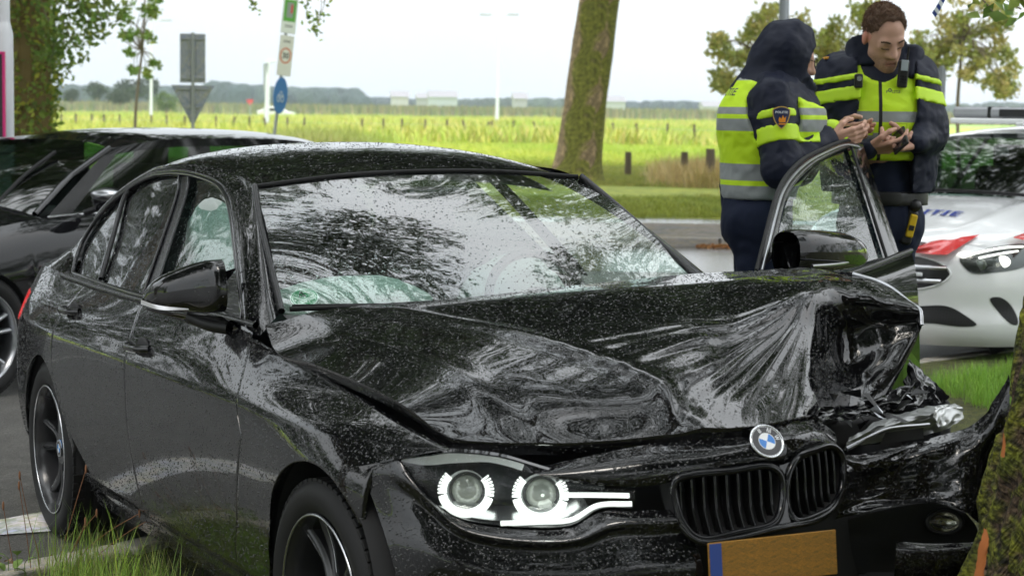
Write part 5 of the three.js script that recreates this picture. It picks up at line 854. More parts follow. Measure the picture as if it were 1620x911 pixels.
  add('lamp', new THREE.SphereGeometry(.045, 20, 12).scale(.3, .8, 1.1).translate(...on(1588, 414, .008).toArray()), glow2, H); add('light_strip', tube([[1524, 407], [1555, 398], [1595, 391], [1620, 390]].map(([x, y]) => on(x, y, .014)), .006, 20, 6), glow2, H); add('light_strip', tube([[1550, 408], [1580, 402], [1612, 397]].map(([x, y]) => on(x, y, .014)), .005, 16, 6), glow2, H);
  add('projector', new THREE.SphereGeometry(.04, 20, 12).scale(.3, 1, 1).translate(...on(1552, 419, .006).toArray()), std({ color: [.2, .22, .2], roughness: .05, metalness: .6 }), H);
  const H2 = grp('headlamp', O); for (const m of H.children.slice(0, 2)) add(m.name, mir(m.geometry), m.material, H2);
  const pL = new THREE.PointLight(0xfffbe8, .006); pL.position.copy(on(1588, 416, .09)); pL.castShadow = true; pL.name = 'lamp_light'; H.add(pL);
  // markings laid on the bonnet skin
  const bonY = (x, z) => { const sh = S.shoulder(x), w = S.prof(sh, x), q = clamp(Math.abs(z) / w, 0, 1); return lerp(S.cen(x), sh, Math.pow(q, 2.6)) + .012 * Math.exp(-(((q - .62) / .07) ** 2)) + .006; };
  const onB = (px, py) => { const d = rayW(px, py).transformDirection(iM); let t = 8; for (; t < 18; t += .004) { const q = c0.clone().addScaledVector(d, t); if (q.x < 2.15 && q.y < bonY(Math.min(q.x, 2.08), q.z)) break; } return c0.clone().addScaledVector(d, t); };
  const onU = (px, py) => { const d = rayW(px, py).transformDirection(iM); let t = 8; for (; t < 18; t += .004) { const q = c0.clone().addScaledVector(d, t); if ((q.x < fF(q.z, q.y) && q.y < .84 && Math.abs(q.z) < .87) || (q.x < 2.2 && q.y < bonY(Math.min(q.x, 2.08), q.z) && q.y > .7 && Math.abs(q.z) < .9)) break; } return c0.clone().addScaledVector(d, t - .012); };
  const dec = (bot, top) => { const M = [0, .5, 1].map((v) => [0, .25, .5, .75, 1].map((u) => { const a = lin(bot.map(([x, y]) => V(x, y, 0)), u).lerp(lin(top.map(([x, y]) => V(x, y, 0)), u), v); return onU(a.x, a.y).addScaledVector(rayW(a.x, a.y).transformDirection(iM), -.012); })); return gridGeo(24, 12, crGrid(M)); };
  const red = std({ color: [.55, .03, .03], roughness: .25, clearcoat: 1 });
  add('red_stripe', dec([[1400, 396], [1434, 398], [1470, 402], [1499, 403]], [[1400, 395], [1434, 395], [1480, 380], [1551, 371]]), red, O);
  add('red_stripe', dec([[1604, 376], [1640, 384]], [[1606, 374], [1640, 362]]), red, O);
  const pt = canvasTex(512, 96, (x) => { x.clearRect(0, 0, 512, 96); x.fillStyle = '#22388c'; x.font = 'bold 88px sans-serif'; x.textAlign = 'center'; x.textBaseline = 'middle'; x.save(); x.translate(256, 50); x.scale(1.15, 1); x.fillText('POLITIE', 0, 0); x.restore(); });
  const ptg = gridGeo(40, 8, (u, v) => { const z = lerp(.38, -.38, u), x = lerp(1.60, 1.76, 1 - v); return V(x, bonY(x, z) + .004, z); }); add('bonnet_lettering', ptg, std({ map: pt, transparent: true, alphaTest: .4, roughness: .3 }), O);
  // light bar
  const LB = grp('light_bar', O); add('bar_lens', rbox(.26, .085, 1.15, .03, -.05, 1.645, 0), std({ color: [.30, .31, .33], roughness: .08, clearcoat: 1 }), LB); add('bar_base', rbox(.3, .04, 1.16, .015, -.05, 1.585, 0), whitePaint, LB); add('bar_band', rbox(.268, .092, .03, .01, -.05, 1.645, .28), trimBlack, LB); add('bar_band', rbox(.268, .092, .03, .01, -.05, 1.645, -.28), trimBlack, LB); add('bar_display', rbox(.02, .055, .4, .005, .08, 1.645, 0), darkPlastic, LB); add('antenna', rbox(.12, .03, .06, .01, .12, 1.565, 0), whitePaint, LB);
  add('sensor', rbox(.02, .06, .1, .01, .46, 1.37, 0), std({ color: [.7, .7, .7], roughness: .5 }), O);
  for (const k of [1, -1]) { const M = grp('door_mirror', O); add('mirror_housing', new THREE.SphereGeometry(1, 24, 16).scale(.08, .08, .12).translate(.62, 1.12, k * 1.02), whitePaint, M); add('mirror_foot', tube([V(.64, 1.06, k * .95), V(.66, 1.02, k * .86)], .022, 8, 6), trimBlack, M); }
  add('wiper', tube([V(1.08, 1.095, -.55), V(1.10, 1.11, -.1), V(1.1, 1.11, .35)], .012, 16, 6), rubber, O);
}
// far white car on the field road
{ const O = thing('far_white_car', 'small white car driving on the far field road', 'car'); const c = at(437, 187, 250); O.position.set(c.x, G, c.z); O.rotation.y = -Math.atan2(RH.z, RH.x);
  const sh = new THREE.Shape([[-2.2, .3], [2.2, .3], [2.25, .75], [1.2, .95], [.5, 1.45], [-1.1, 1.45], [-1.9, 1.0], [-2.25, .95]].map(([x, y]) => new THREE.Vector2(x, y))); add('body', new THREE.ExtrudeGeometry(sh, { depth: 1.6, bevelSize: .08, bevelThickness: .1, bevelSegments: 2 }).translate(0, 0, -.8), whitePaint, O);
  add('side_window', new THREE.ExtrudeGeometry(new THREE.Shape([[-1.6, 1.0], [1.0, 1.0], [.4, 1.38], [-1.0, 1.38]].map(([x, y]) => new THREE.Vector2(x, y))), { depth: 1.84, bevelEnabled: false }).translate(0, 0, -.92), darkPlastic, O); for (const x of [-1.4, 1.4]) for (const z of [-.8, .8]) add('wheel', new THREE.CylinderGeometry(.32, .32, .22, 20).rotateX(Math.PI / 2).translate(x, .32, z), rubber, O); }
// ---------------------------------------------------------------- signs, lamps, fence, houses
const galv = std({ color: [.33, .35, .37], roughness: .45, metalness: .6 }), greyBack = std({ map: rep(fieldTex(.55, .57, .60, 21), 1.5), roughness: .5, metalness: .25 }), whiteSteel = std({ color: [.68, .70, .74], roughness: .4 });
const basisAt = (o, yaw) => { o.rotation.y = Math.atan2(-FH.x, -FH.z) + yaw; };
{ // backs of a plate and a give-way triangle
  const dep = 42, O = thing('sign_post_backs', 'grey backs of a rectangular plate and a triangle sign on one post', 'traffic sign'), k = dep / FPX; O.position.copy(vw(colX(303, dep), dep)); basisAt(O, .25); const y = (py) => at(303, py, dep).y - G;
  add('post', new THREE.CylinderGeometry(.035, .035, y(52), 12).translate(0, y(52) / 2, -.03), galv, O);
  const w = 40 * k; add('plate_back', rbox(w, (131 - 54) * k, .012, .004, 0, (y(54) + y(131)) / 2, -.075), greyBack, O);
  add('plate_channel', [rbox(w, .03, .025, .004, 0, y(62), -.06), rbox(w, .03, .025, .004, 0, y(124), -.06)], galv, O);
  const tw = 33 * k, th = 62 * k; const tri = new THREE.Shape([[-tw, 0], [tw, 0], [.02, -th], [-.02, -th]].map(([a, b]) => new THREE.Vector2(a, b))); add('triangle_back', new THREE.ExtrudeGeometry(tri, { depth: .012, bevelSize: .006, bevelThickness: .004, bevelSegments: 1 }).translate(0, y(135), -.085), greyBack, O); add('triangle_bracket', [rbox(tw * 1.4, .025, .02, .004, 0, y(141), -.062), rbox(tw * .7, .025, .02, .004, 0, y(170), -.062)], galv, O); }
{ // leaning post with zone signs
  const dep = 42, O = thing('zone_sign_post', 'leaning post with zone signs above a round blue sign', 'traffic sign'), k = dep / FPX; const b = at(425, 290, dep), t = at(462, -40, dep); b.y = G;
  add('post', taper([b, b.clone().lerp(t, .5), t], [.035, .035, .035], 10, 4), galv, O);
  const sign = (name, px, py, w, h, tex, yaw) => { const g = grp(name, O); g.position.copy(at(px, py, dep - .1)); basisAt(g, yaw); g.rotateZ(-.11); add('sign_board', rbox(w, h, .015, .004), whiteSteel, g); add('sign_face', new THREE.PlaneGeometry(w * .96, h * .98).translate(0, 0, .0095), std({ map: tex, roughness: .4 }), g); };
  sign('zone_sign', 458, 20, 22 * k * 1.15, 66 * k, canvasTex(128, 320, (x) => { x.fillStyle = '#dfe6e4'; x.fillRect(0, 0, 128, 320); x.fillStyle = '#5aa63c'; x.fillRect(10, 60, 108, 170); x.fillStyle = '#8f9a95'; x.fillRect(34, 80, 60, 120); x.fillStyle = '#c44'; x.fillRect(70, 95, 18, 70); x.fillStyle = '#333'; x.font = 'bold 26px sans-serif'; x.textAlign = 'center'; x.fillText('ZONE', 64, 275); }), .5);
  sign('speed_zone_sign', 451, 88, 20 * k * 1.2, 64 * k, canvasTex(128, 320, (x) => { x.fillStyle = '#d8dad6'; x.fillRect(0, 0, 128, 320); x.fillStyle = '#444'; x.font = 'bold 26px sans-serif'; x.textAlign = 'center'; x.fillText('ZONE', 64, 56); x.strokeStyle = '#c8653a'; x.lineWidth = 12; x.beginPath(); x.ellipse(64, 160, 48, 58, 0, 0, 7); x.stroke(); x.fillStyle = '#222'; x.font = 'bold 62px sans-serif'; x.fillText('30', 64, 182); }), .5);
  const g = grp('cycle_sign', O); g.position.copy(at(443, 151, dep - .1)); basisAt(g, .55); g.rotateZ(-.1); add('sign_disc', new THREE.CylinderGeometry(29 * k, 29 * k, .02, 36).rotateX(Math.PI / 2).scale(.42, 1, 1), std({ color: [.04, .16, .42], roughness: .35 }), g);
  add('sign_symbol', [new THREE.TorusGeometry(.07, .012, 6, 20).translate(-.09, -.06, .014), new THREE.TorusGeometry(.07, .012, 6, 20).translate(.09, -.06, .014), ptube([V(-.09, -.06, .014), V(-.03, .08, .014), V(.06, .08, .014), V(.09, -.06, .014)], .011)].map((q) => q.scale(.45, 1, 1)), std({ color: [.6, .68, .75], roughness: .5 }), g); }
{ // far pole with a panel
  const dep = 120, O = thing('far_sign_pole', 'thick pale pole carrying a grey panel in the field', 'sign'), k = dep / FPX; const b = at(421, 190, dep), t = at(424, 96, dep); b.y = G; add('pole', taper([b, b.clone().lerp(t, .5), t], [.16, .15, .13], 10, 3), whiteSteel, O); add('panel', rbox(17 * k, 44 * k, .1, .02, ...at(420, 122, dep + .2).toArray()), greyBack, O); add('arm', ptube([t, at(436, 97, dep)], .06), whiteSteel, O); }
{ const dep = 230, O = thing('far_warning_sign', 'small red triangle sign far out in the field', 'traffic sign'), c = at(395, 161, dep), k = dep / FPX; add('triangle', new THREE.CylinderGeometry(7 * k, 7 * k, .05, 3).rotateX(Math.PI / 2).rotateY(Math.atan2(-FH.x, -FH.z)).translate(c.x, c.y, c.z), std({ color: [.6, .05, .06], roughness: .5 }), O); add('post', ptube([V(c.x, G, c.z), c], .05), galv, O); }
// lamp posts
{ const dep = 160, O = thing('double_lamp_post', 'slim pale lamp post with two arms standing in the fields', 'lamp post'); const t = at(790, 30, dep), b = at(786, 193, dep); b.y = G; add('pole', taper([b, b.clone().lerp(t, .5), t], [.16, .12, .08], 10, 3), whiteSteel, O);
  for (const s of [-1, 1]) { const e = at(790 + s * 22, 23, dep); add('arm', tube([t, t.clone().lerp(e, .4).add(V(0, .25, 0)), e], .05, 10, 6), whiteSteel, O); const m = rbox(.9, .12, .3, .05); m.rotateY(-Math.atan2(RH.z, RH.x)); m.translate(e.x, e.y, e.z); add('lamp_head', m, galv, O); } }
{ const dep = 180, O = thing('single_lamp_post', 'slim lamp post with one arm beside the thin young tree', 'lamp post'); const t = at(239, 34, dep), b = at(238, 181, dep); b.y = G; add('pole', taper([b, b.clone().lerp(t, .5), t], [.15, .12, .08], 10, 3), whiteSteel, O); const e = at(262, 32, dep); add('arm', tube([t, t.clone().lerp(e, .5).add(V(0, .1, 0)), e], .05, 8, 6), whiteSteel, O); const m = rbox(1.0, .12, .3, .05); m.rotateY(-Math.atan2(RH.z, RH.x)); m.translate(e.x, e.y, e.z); add('lamp_head', m, galv, O); }
{ const dep = 22, O = thing('near_lamp_post', 'thick grey lamp post rising behind the hooded officer', 'lamp post'); const P = [[1233, 360], [1239, 60], [1241, 20], [1242, -160]].map(([x, y]) => at(x, y, dep)); P[0].y = G; add('pole', taper(P, [.065, .06, .055, .05], 14, 5), galv, O); add('collar', new THREE.CylinderGeometry(.055, .065, .12, 16).translate(...at(1241, 34, dep).toArray()), galv, O); }
{ // pole with the magenta board at the left edge
  const dep = 16, O = thing('info_post', 'pale round post with a dark board edged in magenta', 'post'), x0 = at(6, 100, dep); const b = V(x0.x, G, x0.z); const top = at(4, -60, dep).y - G, k = dep / FPX;
  add('post_shaft', new THREE.CylinderGeometry(9 * k, 9 * k, top, 24).translate(b.x, G + top / 2, b.z), whiteSteel, O); add('post_sleeve', new THREE.LatheGeometry([[9.2 * k, 0], [13.5 * k, -.08], [14 * k, -.3], [14 * k, -1.2], [0, -1.2]].map(([r, y]) => new THREE.Vector2(r, y)), 24).translate(b.x, at(6, 36, dep).y, b.z), whiteSteel, O);
  const g = grp('board', O); g.position.copy(at(-22, 150, dep - .3)); basisAt(g, 0); add('board_face', rbox(56 * k, 130 * k, .03, .005), std({ color: [.03, .025, .03], roughness: .4 }), g); add('board_edge', [rbox(4 * k, 130 * k, .034, .003, 27 * k, 0, .002), rbox(58 * k, 4 * k, .034, .003, 0, 65 * k, .002)], std({ color: [.62, .02, .18], roughness: .4 }), g); }
{ const dep = 24, O = thing('sign_back_post', 'narrow grey sign seen from behind beside the police car roof', 'traffic sign'), k = dep / FPX; const P = at(1488, 240, dep); P.y = G; const t = at(1491, 104, dep); add('post', ptube([P, t], .03, 10), galv, O); const g = grp('plate', O); g.position.copy(at(1491, 142, dep)); basisAt(g, .9); add('plate_back', rbox(20 * k, 68 * k, .02, .005), greyBack, g); add('plate_side', rbox(.02, 68 * k, .08, .005, -9 * k, 0, 0), galv, g); }
// fences
const postW = std({ color: [.13, .10, .07], roughness: .95 });
const postG = new THREE.CylinderGeometry(.055, .065, 1.15, 8).translate(0, .5, 0);
let nPost = 0;
for (const [px, py, dep, tilt] of [[95, 0, 108, 0], [118, 0, 108, .1], [142, 0, 108, -.05], [163, 0, 108, .02], [187, 0, 108, 0], [237, 0, 106, .06], [262, 0, 106, .2], [290, 0, 104, -.05], [339, 0, 104, 0], [365, 0, 104, -.06], [392, 0, 104, .05], [421, 0, 102, .15], [452, 0, 102, 0], [478, 0, 102, -.06], [570, 0, 101, 0], [605, 0, 101, .03], [633, 0, 101, 0], [669, 0, 101, -.04], [704, 0, 101, .02], [736, 0, 101, .12], [775, 0, 100, 0], [809, 0, 99, -.03], [848, 0, 97, .12], [966, 0, 93, 0], [1008, 0, 92, .08], [1050, 0, 92, -.04], [1096, 0, 90, .03], [1140, 0, 90, 0]]) {
  const O = add('fence_post', postG, postW); O.position.copy(vw(colX(px, dep), dep)); O.rotation.set(tilt, rnd() * 6, tilt); tag(O, 'thin weathered post in the wire fence row along the pasture', 'fence post', 'posts of the pasture fence'); nPost++; }
{ const O = thing('fence_brace', 'strutted corner post in the pasture fence row', 'fence post'), p = vw(colX(770, 99), 99); add('strut', [ptube([p.clone().add(V(0, 1, 0)), vw(colX(758, 99), 99)], .05), ptube([p.clone().add(V(0, 1, 0)), vw(colX(783, 99), 99)], .05)], postW, O).userData.kind = 'stuff'; }
for (const [px, top, dep, r, lab] of [[991, 240, 50, .09, 'dark wooden post at the edge of the mown grass'], [1080, 240, 47, .09, 'dark wooden post in the dry grass'], [1121, 235, 44, .11, 'short thick post with a square head in the dry grass'], [1122, 262, 62, .06, 'slim post behind the dry grass']]) { const c = vw(colX(px, dep), dep), h = at(px, top, dep).y - G, g = new THREE.CylinderGeometry(r * .9, r, h, 10, 3).translate(0, h / 2, 0); const m = add('wooden_post', g, postW); m.position.copy(c); tag(m, lab, 'post'); }
// wire between the pasture posts
{ const W = thing('fence_wire', 'wire strands of the pasture fence', 'wire'); for (const y of [.45, .8]) add('wire_strand', tube([vw(colX(60, 108), 108, G + y), vw(colX(400, 104), 104, G + y), vw(colX(800, 100), 100, G + y), vw(colX(1150, 90), 90, G + y)], .006, 40, 4), galv, W); }
// far farm buildings
const houses = [[632, 160, 26, 6, 480, [.7, .7, .72], 'low white farm shed with a pale roof left of the double lamp'], [700, 160, 44, 8, 520, [.62, .66, .72], 'long pale greenhouse on the horizon'], [668, 161, 18, 5, 540, [.5, .5, .52], 'small grey farm house on the horizon'], [822, 163, 20, 7, 480, [.55, .56, .6], 'grey gabled farm house right of the double lamp'], [970, 167, 34, 6, 520, [.66, .68, .7], 'white farm hall behind the big trunk'], [1130, 175, 40, 6, 520, [.7, .7, .7], 'pale farm hall near the hooded officer']];
for (const [px, py, wpx, hpx, dep, col, lab] of houses) { const O = thing('farm_building', lab, 'building', null, 'farm buildings on the horizon'), k = dep / FPX, c = at(px, py, dep), w = wpx * k, h = hpx * k + (c.y - G) * .5; O.position.set(c.x, G, c.z); basisAt(O, .1); add('wall', box(w, c.y - G + 1, 6, 0, (c.y - G + 1) / 2, 0), std({ color: col.map((c) => c * .6), roughness: .7 }), O);
  const s = new THREE.Shape([[-3.4, 0], [3.4, 0], [0, hpx * k * .6 + 1]].map(([a, b]) => new THREE.Vector2(a, b))); add('roof', new THREE.ExtrudeGeometry(s, { depth: w + .6, bevelEnabled: false }).translate(0, 0, -w / 2 - .3).rotateY(Math.PI / 2).translate(0, c.y - G + 1, 0), std({ color: [.30, .29, .30], roughness: .8 }), O); for (const t of [-.3, 0, .3]) add('window', box(w * .1, .9, .1, w * t, (c.y - G) * .55, 3.02), darkPlastic, O); }

// ---------------------------------------------------------------- grasses
const grassM = std({ color: 0xffffff, roughness: .8, transmission: .2, thickness: 0, side: THREE.DoubleSide });
const field = (name, label, n, d0, d1, px0, px1, h, cols, geo, p = 1) => { const L = []; while (L.length < n) { const d = d0 * Math.pow(d1 / d0, Math.pow(rnd(), p)), px = rr(px0, px1) + (rnd() + rnd() + rnd() - 1.5) * .35 * Math.min(160, px1 - px0), q = vw(colX(px, d), d), s = h * rr(.6, 1.25) * (1 + .4 * nz(q.x * .08, q.z * .08)); if (fbm(q.x * .05, q.z * .05, 2, 2) < -.28) continue; const c = cols[Math.floor(clamp(.5 + fbm(q.x * .03, q.z * .06, 1, 3) * 1.6 + rr(-.3, .3)) * (cols.length - .001))]; L.push([q, new THREE.Euler(0, rnd() * 6.28, 0), V(s * 1.1, s, s * 1.1), jit(c, .25)]); } const m = scatter(name, geo, grassM, L); tag(m, label, 'grass', null, 'stuff'); };
const t1 = tuftG(9, .35, .03), t2 = tuftG(7, .5, .09), t3 = tuftG(10, .35, .022);
const gBright = [[.42, .49, .06], [.37, .46, .05], [.50, .52, .08]], gYel = [[.50, .50, .09], [.40, .48, .07], [.56, .50, .13], [.36, .47, .06]], gDry = [[.55, .42, .18], [.48, .37, .14], [.42, .38, .12], [.34, .38, .08]];
field('tall_meadow_grass', 'tall yellow green grass beyond the pasture fence', 26000, 86, 255, 40, 1200, .75, gYel, t2, .8);
field('pasture_grass', 'bright green pasture grass before the fence', 20000, 58, 90, 420, 1240, .22, gBright, t2);
field('lawn_grass', 'mown grass with dry stalks on the far verge', 30000, 30.6, 60, 560, 1220, .10, [[.28, .31, .05], [.36, .34, .08], [.22, .29, .04], [.34, .38, .05]], t2, .8);
field('dry_reeds', 'clump of tall straw coloured grass round the wooden posts', 1300, 38, 58, 1060, 1180, .55, gDry, t1);
field('dry_reeds', 'strip of straw coloured grass behind the struck car roof', 2200, 66, 84, 440, 560, .7, gDry, t1);
// maize
{ const L = []; for (let i = 0; i < 9000; i++) { const d = rr(330, 380), px = rr(60, 1640), q = vw(colX(px, d), d), h = 1.9 * rr(.8, 1.15); L.push([q, new THREE.Euler(rr(-.06, .06), rnd() * 6, rr(-.06, .06)), V(h * .34, h, h * .34), jit(rnd() < .5 ? [.30, .27, .10] : [.20, .24, .07], .25)]); } const m = scatter('maize_field', merge([new THREE.ConeGeometry(.5, .7, 5).translate(0, .35, 0), new THREE.ConeGeometry(.25, .6, 4).translate(.1, .7, 0), bladeG.clone().scale(.3, 1.1, .5), bladeG.clone().scale(.3, 1, .5).rotateY(2)]), grassM, L); tag(m, 'ripe maize field along the horizon', 'crop field', null, 'stuff'); }
// verge grass round the cars
function turf(name, label, n, pick, h, cols, geo) { const L = []; for (let i = 0; i < n; i++) { const q = pick(); const s = h * rr(.45, 1.2); L.push([q, new THREE.Euler(rr(-.15, .15), rnd() * 6.28, rr(-.15, .15)), V(s, s, s), jit(cols[Math.floor(rnd() * cols.length)], .3)]); } const m = scatter(name, geo, grassM, L); tag(m, label, 'grass', null, 'stuff'); }
const pv = (x, z) => V(x, vy(x, z) - .01, z);
turf('verge_grass', 'long fresh grass beside the sill of the crashed saloon', 150, () => { const x = rr(-.62, .35) + rr(-.1, .1), z = lerp(1.02, 1.0, rnd()) + rr(-.14, .12); return pv(x, z); }, .23, [[.22, .38, .04], [.30, .44, .05], [.36, .40, .10], [.18, .30, .04]], tuftG(7, .25, .014));
turf('verge_grass', 'fresh grass on the verge between the wreck and the police car', 9000, () => { const k = kerbLine.getPointAt(rr(.50, .80)), u = Math.pow(rnd(), .9) * 3; return pv(k.x + .62 + u, k.z + u * .25); }, .12, [[.20, .40, .03], [.27, .46, .04], [.16, .33, .03]], t3);
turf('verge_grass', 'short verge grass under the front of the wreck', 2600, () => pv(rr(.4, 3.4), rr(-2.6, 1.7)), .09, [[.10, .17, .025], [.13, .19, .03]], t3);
{ const O = thing('dry_stalks', 'thin dry grass stalks with seed heads by the rear wheel', 'grass stalks'); const st = std({ color: [.26, .12, .06], roughness: .9 });
  for (const [a, b, c] of [[[92, 895], [112, 820], [135, 742]], [[100, 905], [130, 840], [152, 812]], [[48, 905], [40, 840], [29, 768]], [[20, 900], [12, 850], [4, 800]], [[125, 885], [165, 845], [220, 812]], [[60, 880], [44, 820], [30, 752]], [[130, 905], [190, 850], [235, 822]], [[115, 880], [127, 845], [134, 825]]]) { const P = [a, b, c].map(([x, y], i) => at(x, y, 6.75 - i * .04)); add('stalk', tube([V(P[0].x, G, P[0].z), ...P], .0014, 16, 5), st, O); add('seed_head', new THREE.SphereGeometry(1, 8, 6).scale(.004, .016, .004).translate(...P[2].toArray()), st, O); } }
{ const O = thing('broadleaf_weed', 'low weed with broad pale green leaves at the kerb', 'plant'); const wm = std({ color: [.16, .26, .04], roughness: .7, transmission: .2, thickness: 0 });
  [[12, 885, .045], [26, 880, .05], [38, 892, .045], [22, 902, .055], [6, 905, .05], [40, 908, .045], [-6, 890, .05]].forEach(([x, y, s], i) => { const p = at(x, y, 6.7), g = gridGeo(6, 8, (u, v) => { const w = Math.sin(Math.min(1, v * 1.05) * Math.PI) * .62 * (1 + .16 * Math.sin(v * 26)); return V((u - .5) * w, .12 * Math.abs(u - .5) + .15 * Math.sin(v * 3), v); }); g.scale(s, s, s).rotateX(-.5).rotateY(i * 1.3); g.translate(p.x, p.y, p.z); add('leaf', g, wm, O); add('stem', ptube([V(p.x, G, p.z), p], .0015, 5), wm, O); }); }
{ const L = []; for (let i = 0; i < 420; i++) { const d = rr(23.9, 24.3), q = vw(colX(rr(1100, 1175), d), d, G + .012); const s = rr(.05, .1); L.push([q, new THREE.Euler(-1.5 + rr(-.3, .3), rnd() * 6, 0), V(s, s, s), jit([.36, .16, .04], .3)]); } const m = scatter('fallen_leaves', leafG, leafM, L); tag(m, 'orange fallen leaves along the island kerb', 'leaves', null, 'stuff'); }
{ const L = []; for (let i = 0; i < 300; i++) { const q = V(rr(-1, -.5), G + .008, rr(.7, 1.3)); const s = rr(.012, .03); L.push([q, new THREE.Euler(-1.5 + rr(-.4, .4), rnd() * 6, 0), V(s, s, s), jit([.24, .14, .06], .4)]); } const m = scatter('leaf_litter', leafG, leafM, L); tag(m, 'small brown litter at the kerb by the rear wheel', 'leaves', null, 'stuff'); }
{ const T = thing('barrier_tape', 'short end of blue and white barrier tape hanging by the leaves', 'tape'); const a = [at(1497, -12, 9), at(1488, 8, 9), at(1478, 24, 9)]; add('tape_strip', gridGeo(2, 14, (u, v) => crP(a, v).add(V(0, (u - .5) * .02, (u - .5) * .02))), std({ map: canvasTex(16, 128, (x) => { x.fillStyle = '#e9edf2'; x.fillRect(0, 0, 16, 128); x.fillStyle = '#24408f'; for (let i = 0; i < 128; i += 42) x.fillRect(0, i, 16, 21); }), roughness: .5 }), T); }
// ---------------------------------------------------------------- the two officers
function nets(sdf, lo, hi, cell, uvf, colf) {          // smooth mesh of the zero level of a distance field
  const nx = Math.ceil((hi.x - lo.x) / cell) + 1, ny = Math.ceil((hi.y - lo.y) / cell) + 1, nzz = Math.ceil((hi.z - lo.z) / cell) + 1, F = new Float32Array(nx * ny * nzz), I = (i, j, k) => (k * ny + j) * nx + i;
  for (let k = 0; k < nzz; k++) for (let j = 0; j < ny; j++) for (let i = 0; i < nx; i++) F[I(i, j, k)] = sdf(lo.x + i * cell, lo.y + j * cell, lo.z + k * cell);
  const vid = new Int32Array(nx * ny * nzz).fill(-1), pos = [], idx = [];
  for (let k = 0; k < nzz - 1; k++) for (let j = 0; j < ny - 1; j++) for (let i = 0; i < nx - 1; i++) {
    let m = 0, c = 0, x = 0, y = 0, z = 0; const v = []; for (let q = 0; q < 8; q++) { const f = F[I(i + (q & 1), j + ((q >> 1) & 1), k + (q >> 2))]; v.push(f); if (f < 0) m |= 1 << q; }
    if (m === 0 || m === 255) continue;
    for (let a = 0; a < 8; a++) for (const b of [a | 1, a | 2, a | 4]) if (b !== a && (v[a] < 0) !== (v[b] < 0)) { const t = v[a] / (v[a] - v[b]); x += (a & 1) + t * ((b & 1) - (a & 1)); y += ((a >> 1) & 1) + t * (((b >> 1) & 1) - ((a >> 1) & 1)); z += (a >> 2) + t * ((b >> 2) - (a >> 2)); c++; }
    vid[I(i, j, k)] = pos.length / 3; pos.push(lo.x + (i + x / c) * cell, lo.y + (j + y / c) * cell, lo.z + (k + z / c) * cell);
  }
  const quad = (a, b, c, d, fl) => { if (a < 0 || b < 0 || c < 0 || d < 0) return; if (fl) idx.push(a, b, c, a, c, d); else idx.push(a, c, b, a, d, c); };
  for (let k = 1; k < nzz - 1; k++) for (let j = 1; j < ny - 1; j++) for (let i = 1; i < nx - 1; i++) {
    const s = F[I(i, j, k)] < 0;
    if (s !== F[I(i + 1, j, k)] < 0) quad(vid[I(i, j - 1, k - 1)], vid[I(i, j, k - 1)], vid[I(i, j, k)], vid[I(i, j - 1, k)], s);
    if (s !== F[I(i, j + 1, k)] < 0) quad(vid[I(i - 1, j, k - 1)], vid[I(i - 1, j, k)], vid[I(i, j, k)], vid[I(i, j, k - 1)], s);
    if (s !== F[I(i, j, k + 1)] < 0) quad(vid[I(i - 1, j - 1, k)], vid[I(i, j - 1, k)], vid[I(i, j, k)], vid[I(i - 1, j, k)], s);
  }
  const g = new THREE.BufferGeometry(), uv = [], col = []; for (let i = 0; i < pos.length; i += 3) { const q = uvf ? uvf(pos[i], pos[i + 1], pos[i + 2]) : [pos[i], pos[i + 1]]; uv.push(q[0], q[1]); if (colf) col.push(...colf(pos[i], pos[i + 1], pos[i + 2])); }
  g.setAttribute('position', new THREE.Float32BufferAttribute(pos, 3)); g.setAttribute('uv', new THREE.Float32BufferAttribute(uv, 2)); if (colf) g.setAttribute('color', new THREE.Float32BufferAttribute(col, 3)); g.setIndex(idx); g.computeVertexNormals(); return g;
}
const smin = (a, b, k) => { const h = Math.max(k - Math.abs(a - b), 0) / k; return Math.min(a, b) - h * h * k * .25; };
const cap = (a, b, ra, rb) => { const dx = b.x - a.x, dy = b.y - a.y, dz = b.z - a.z, L = dx * dx + dy * dy + dz * dz; return (x, y, z) => { const t = L ? clamp(((x - a.x) * dx + (y - a.y) * dy + (z - a.z) * dz) / L) : 0, ex = x - a.x - dx * t, ey = y - a.y - dy * t, ez = z - a.z - dz * t; return Math.sqrt(ex * ex + ey * ey + ez * ez) - lerp(ra, rb, t); }; };
const ell = (c, rx, ry, rz, B) => (x, y, z) => { let X = x - c.x, Y = y - c.y, Z = z - c.z; if (B) { const q = V(X, Y, Z); X = q.dot(B[0]); Y = q.dot(B[1]); Z = q.dot(B[2]); } const k0 = Math.hypot(X / rx, Y / ry, Z / rz), k1 = Math.hypot(X / (rx * rx), Y / (ry * ry), Z / (rz * rz)); return k1 < 1e-9 ? -Math.min(rx, ry, rz) : k0 * (k0 - 1) / k1; };
const uni = (L, k = .03) => (x, y, z) => { let d = 9; for (const f of L) d = smin(d, f(x, y, z), k); return d; };
const wrin = (f, amp, fr, seed, sy = 1) => (x, y, z) => { const d = f(x, y, z); return Math.abs(d) < .05 ? d + amp * .7 * (Math.abs(nz(x * fr + seed, y * fr * sy, z * fr)) * 2 - .5) + amp * .55 * (Math.abs(nz(x * fr * 2.3 + seed, y * fr * 3.1 * sy, z * fr * 2.3)) * 2 - .5) : d; };
const skinM = std({ vertexColors: true, roughness: .5, sheen: .1 }), navy = std({ color: [.008, .011, .026], roughness: .55, specularIntensity: .45 }), trouserM = std({ color: [.010, .015, .036], roughness: .8, specularIntensity: .4 }), bootM = std({ color: [.01, .01, .01], roughness: .35 });
const vestCol = '#c9ee16', silver = '#8f9494';
const yellowM = std({ color: [.56, .83, .012], roughness: .55 });
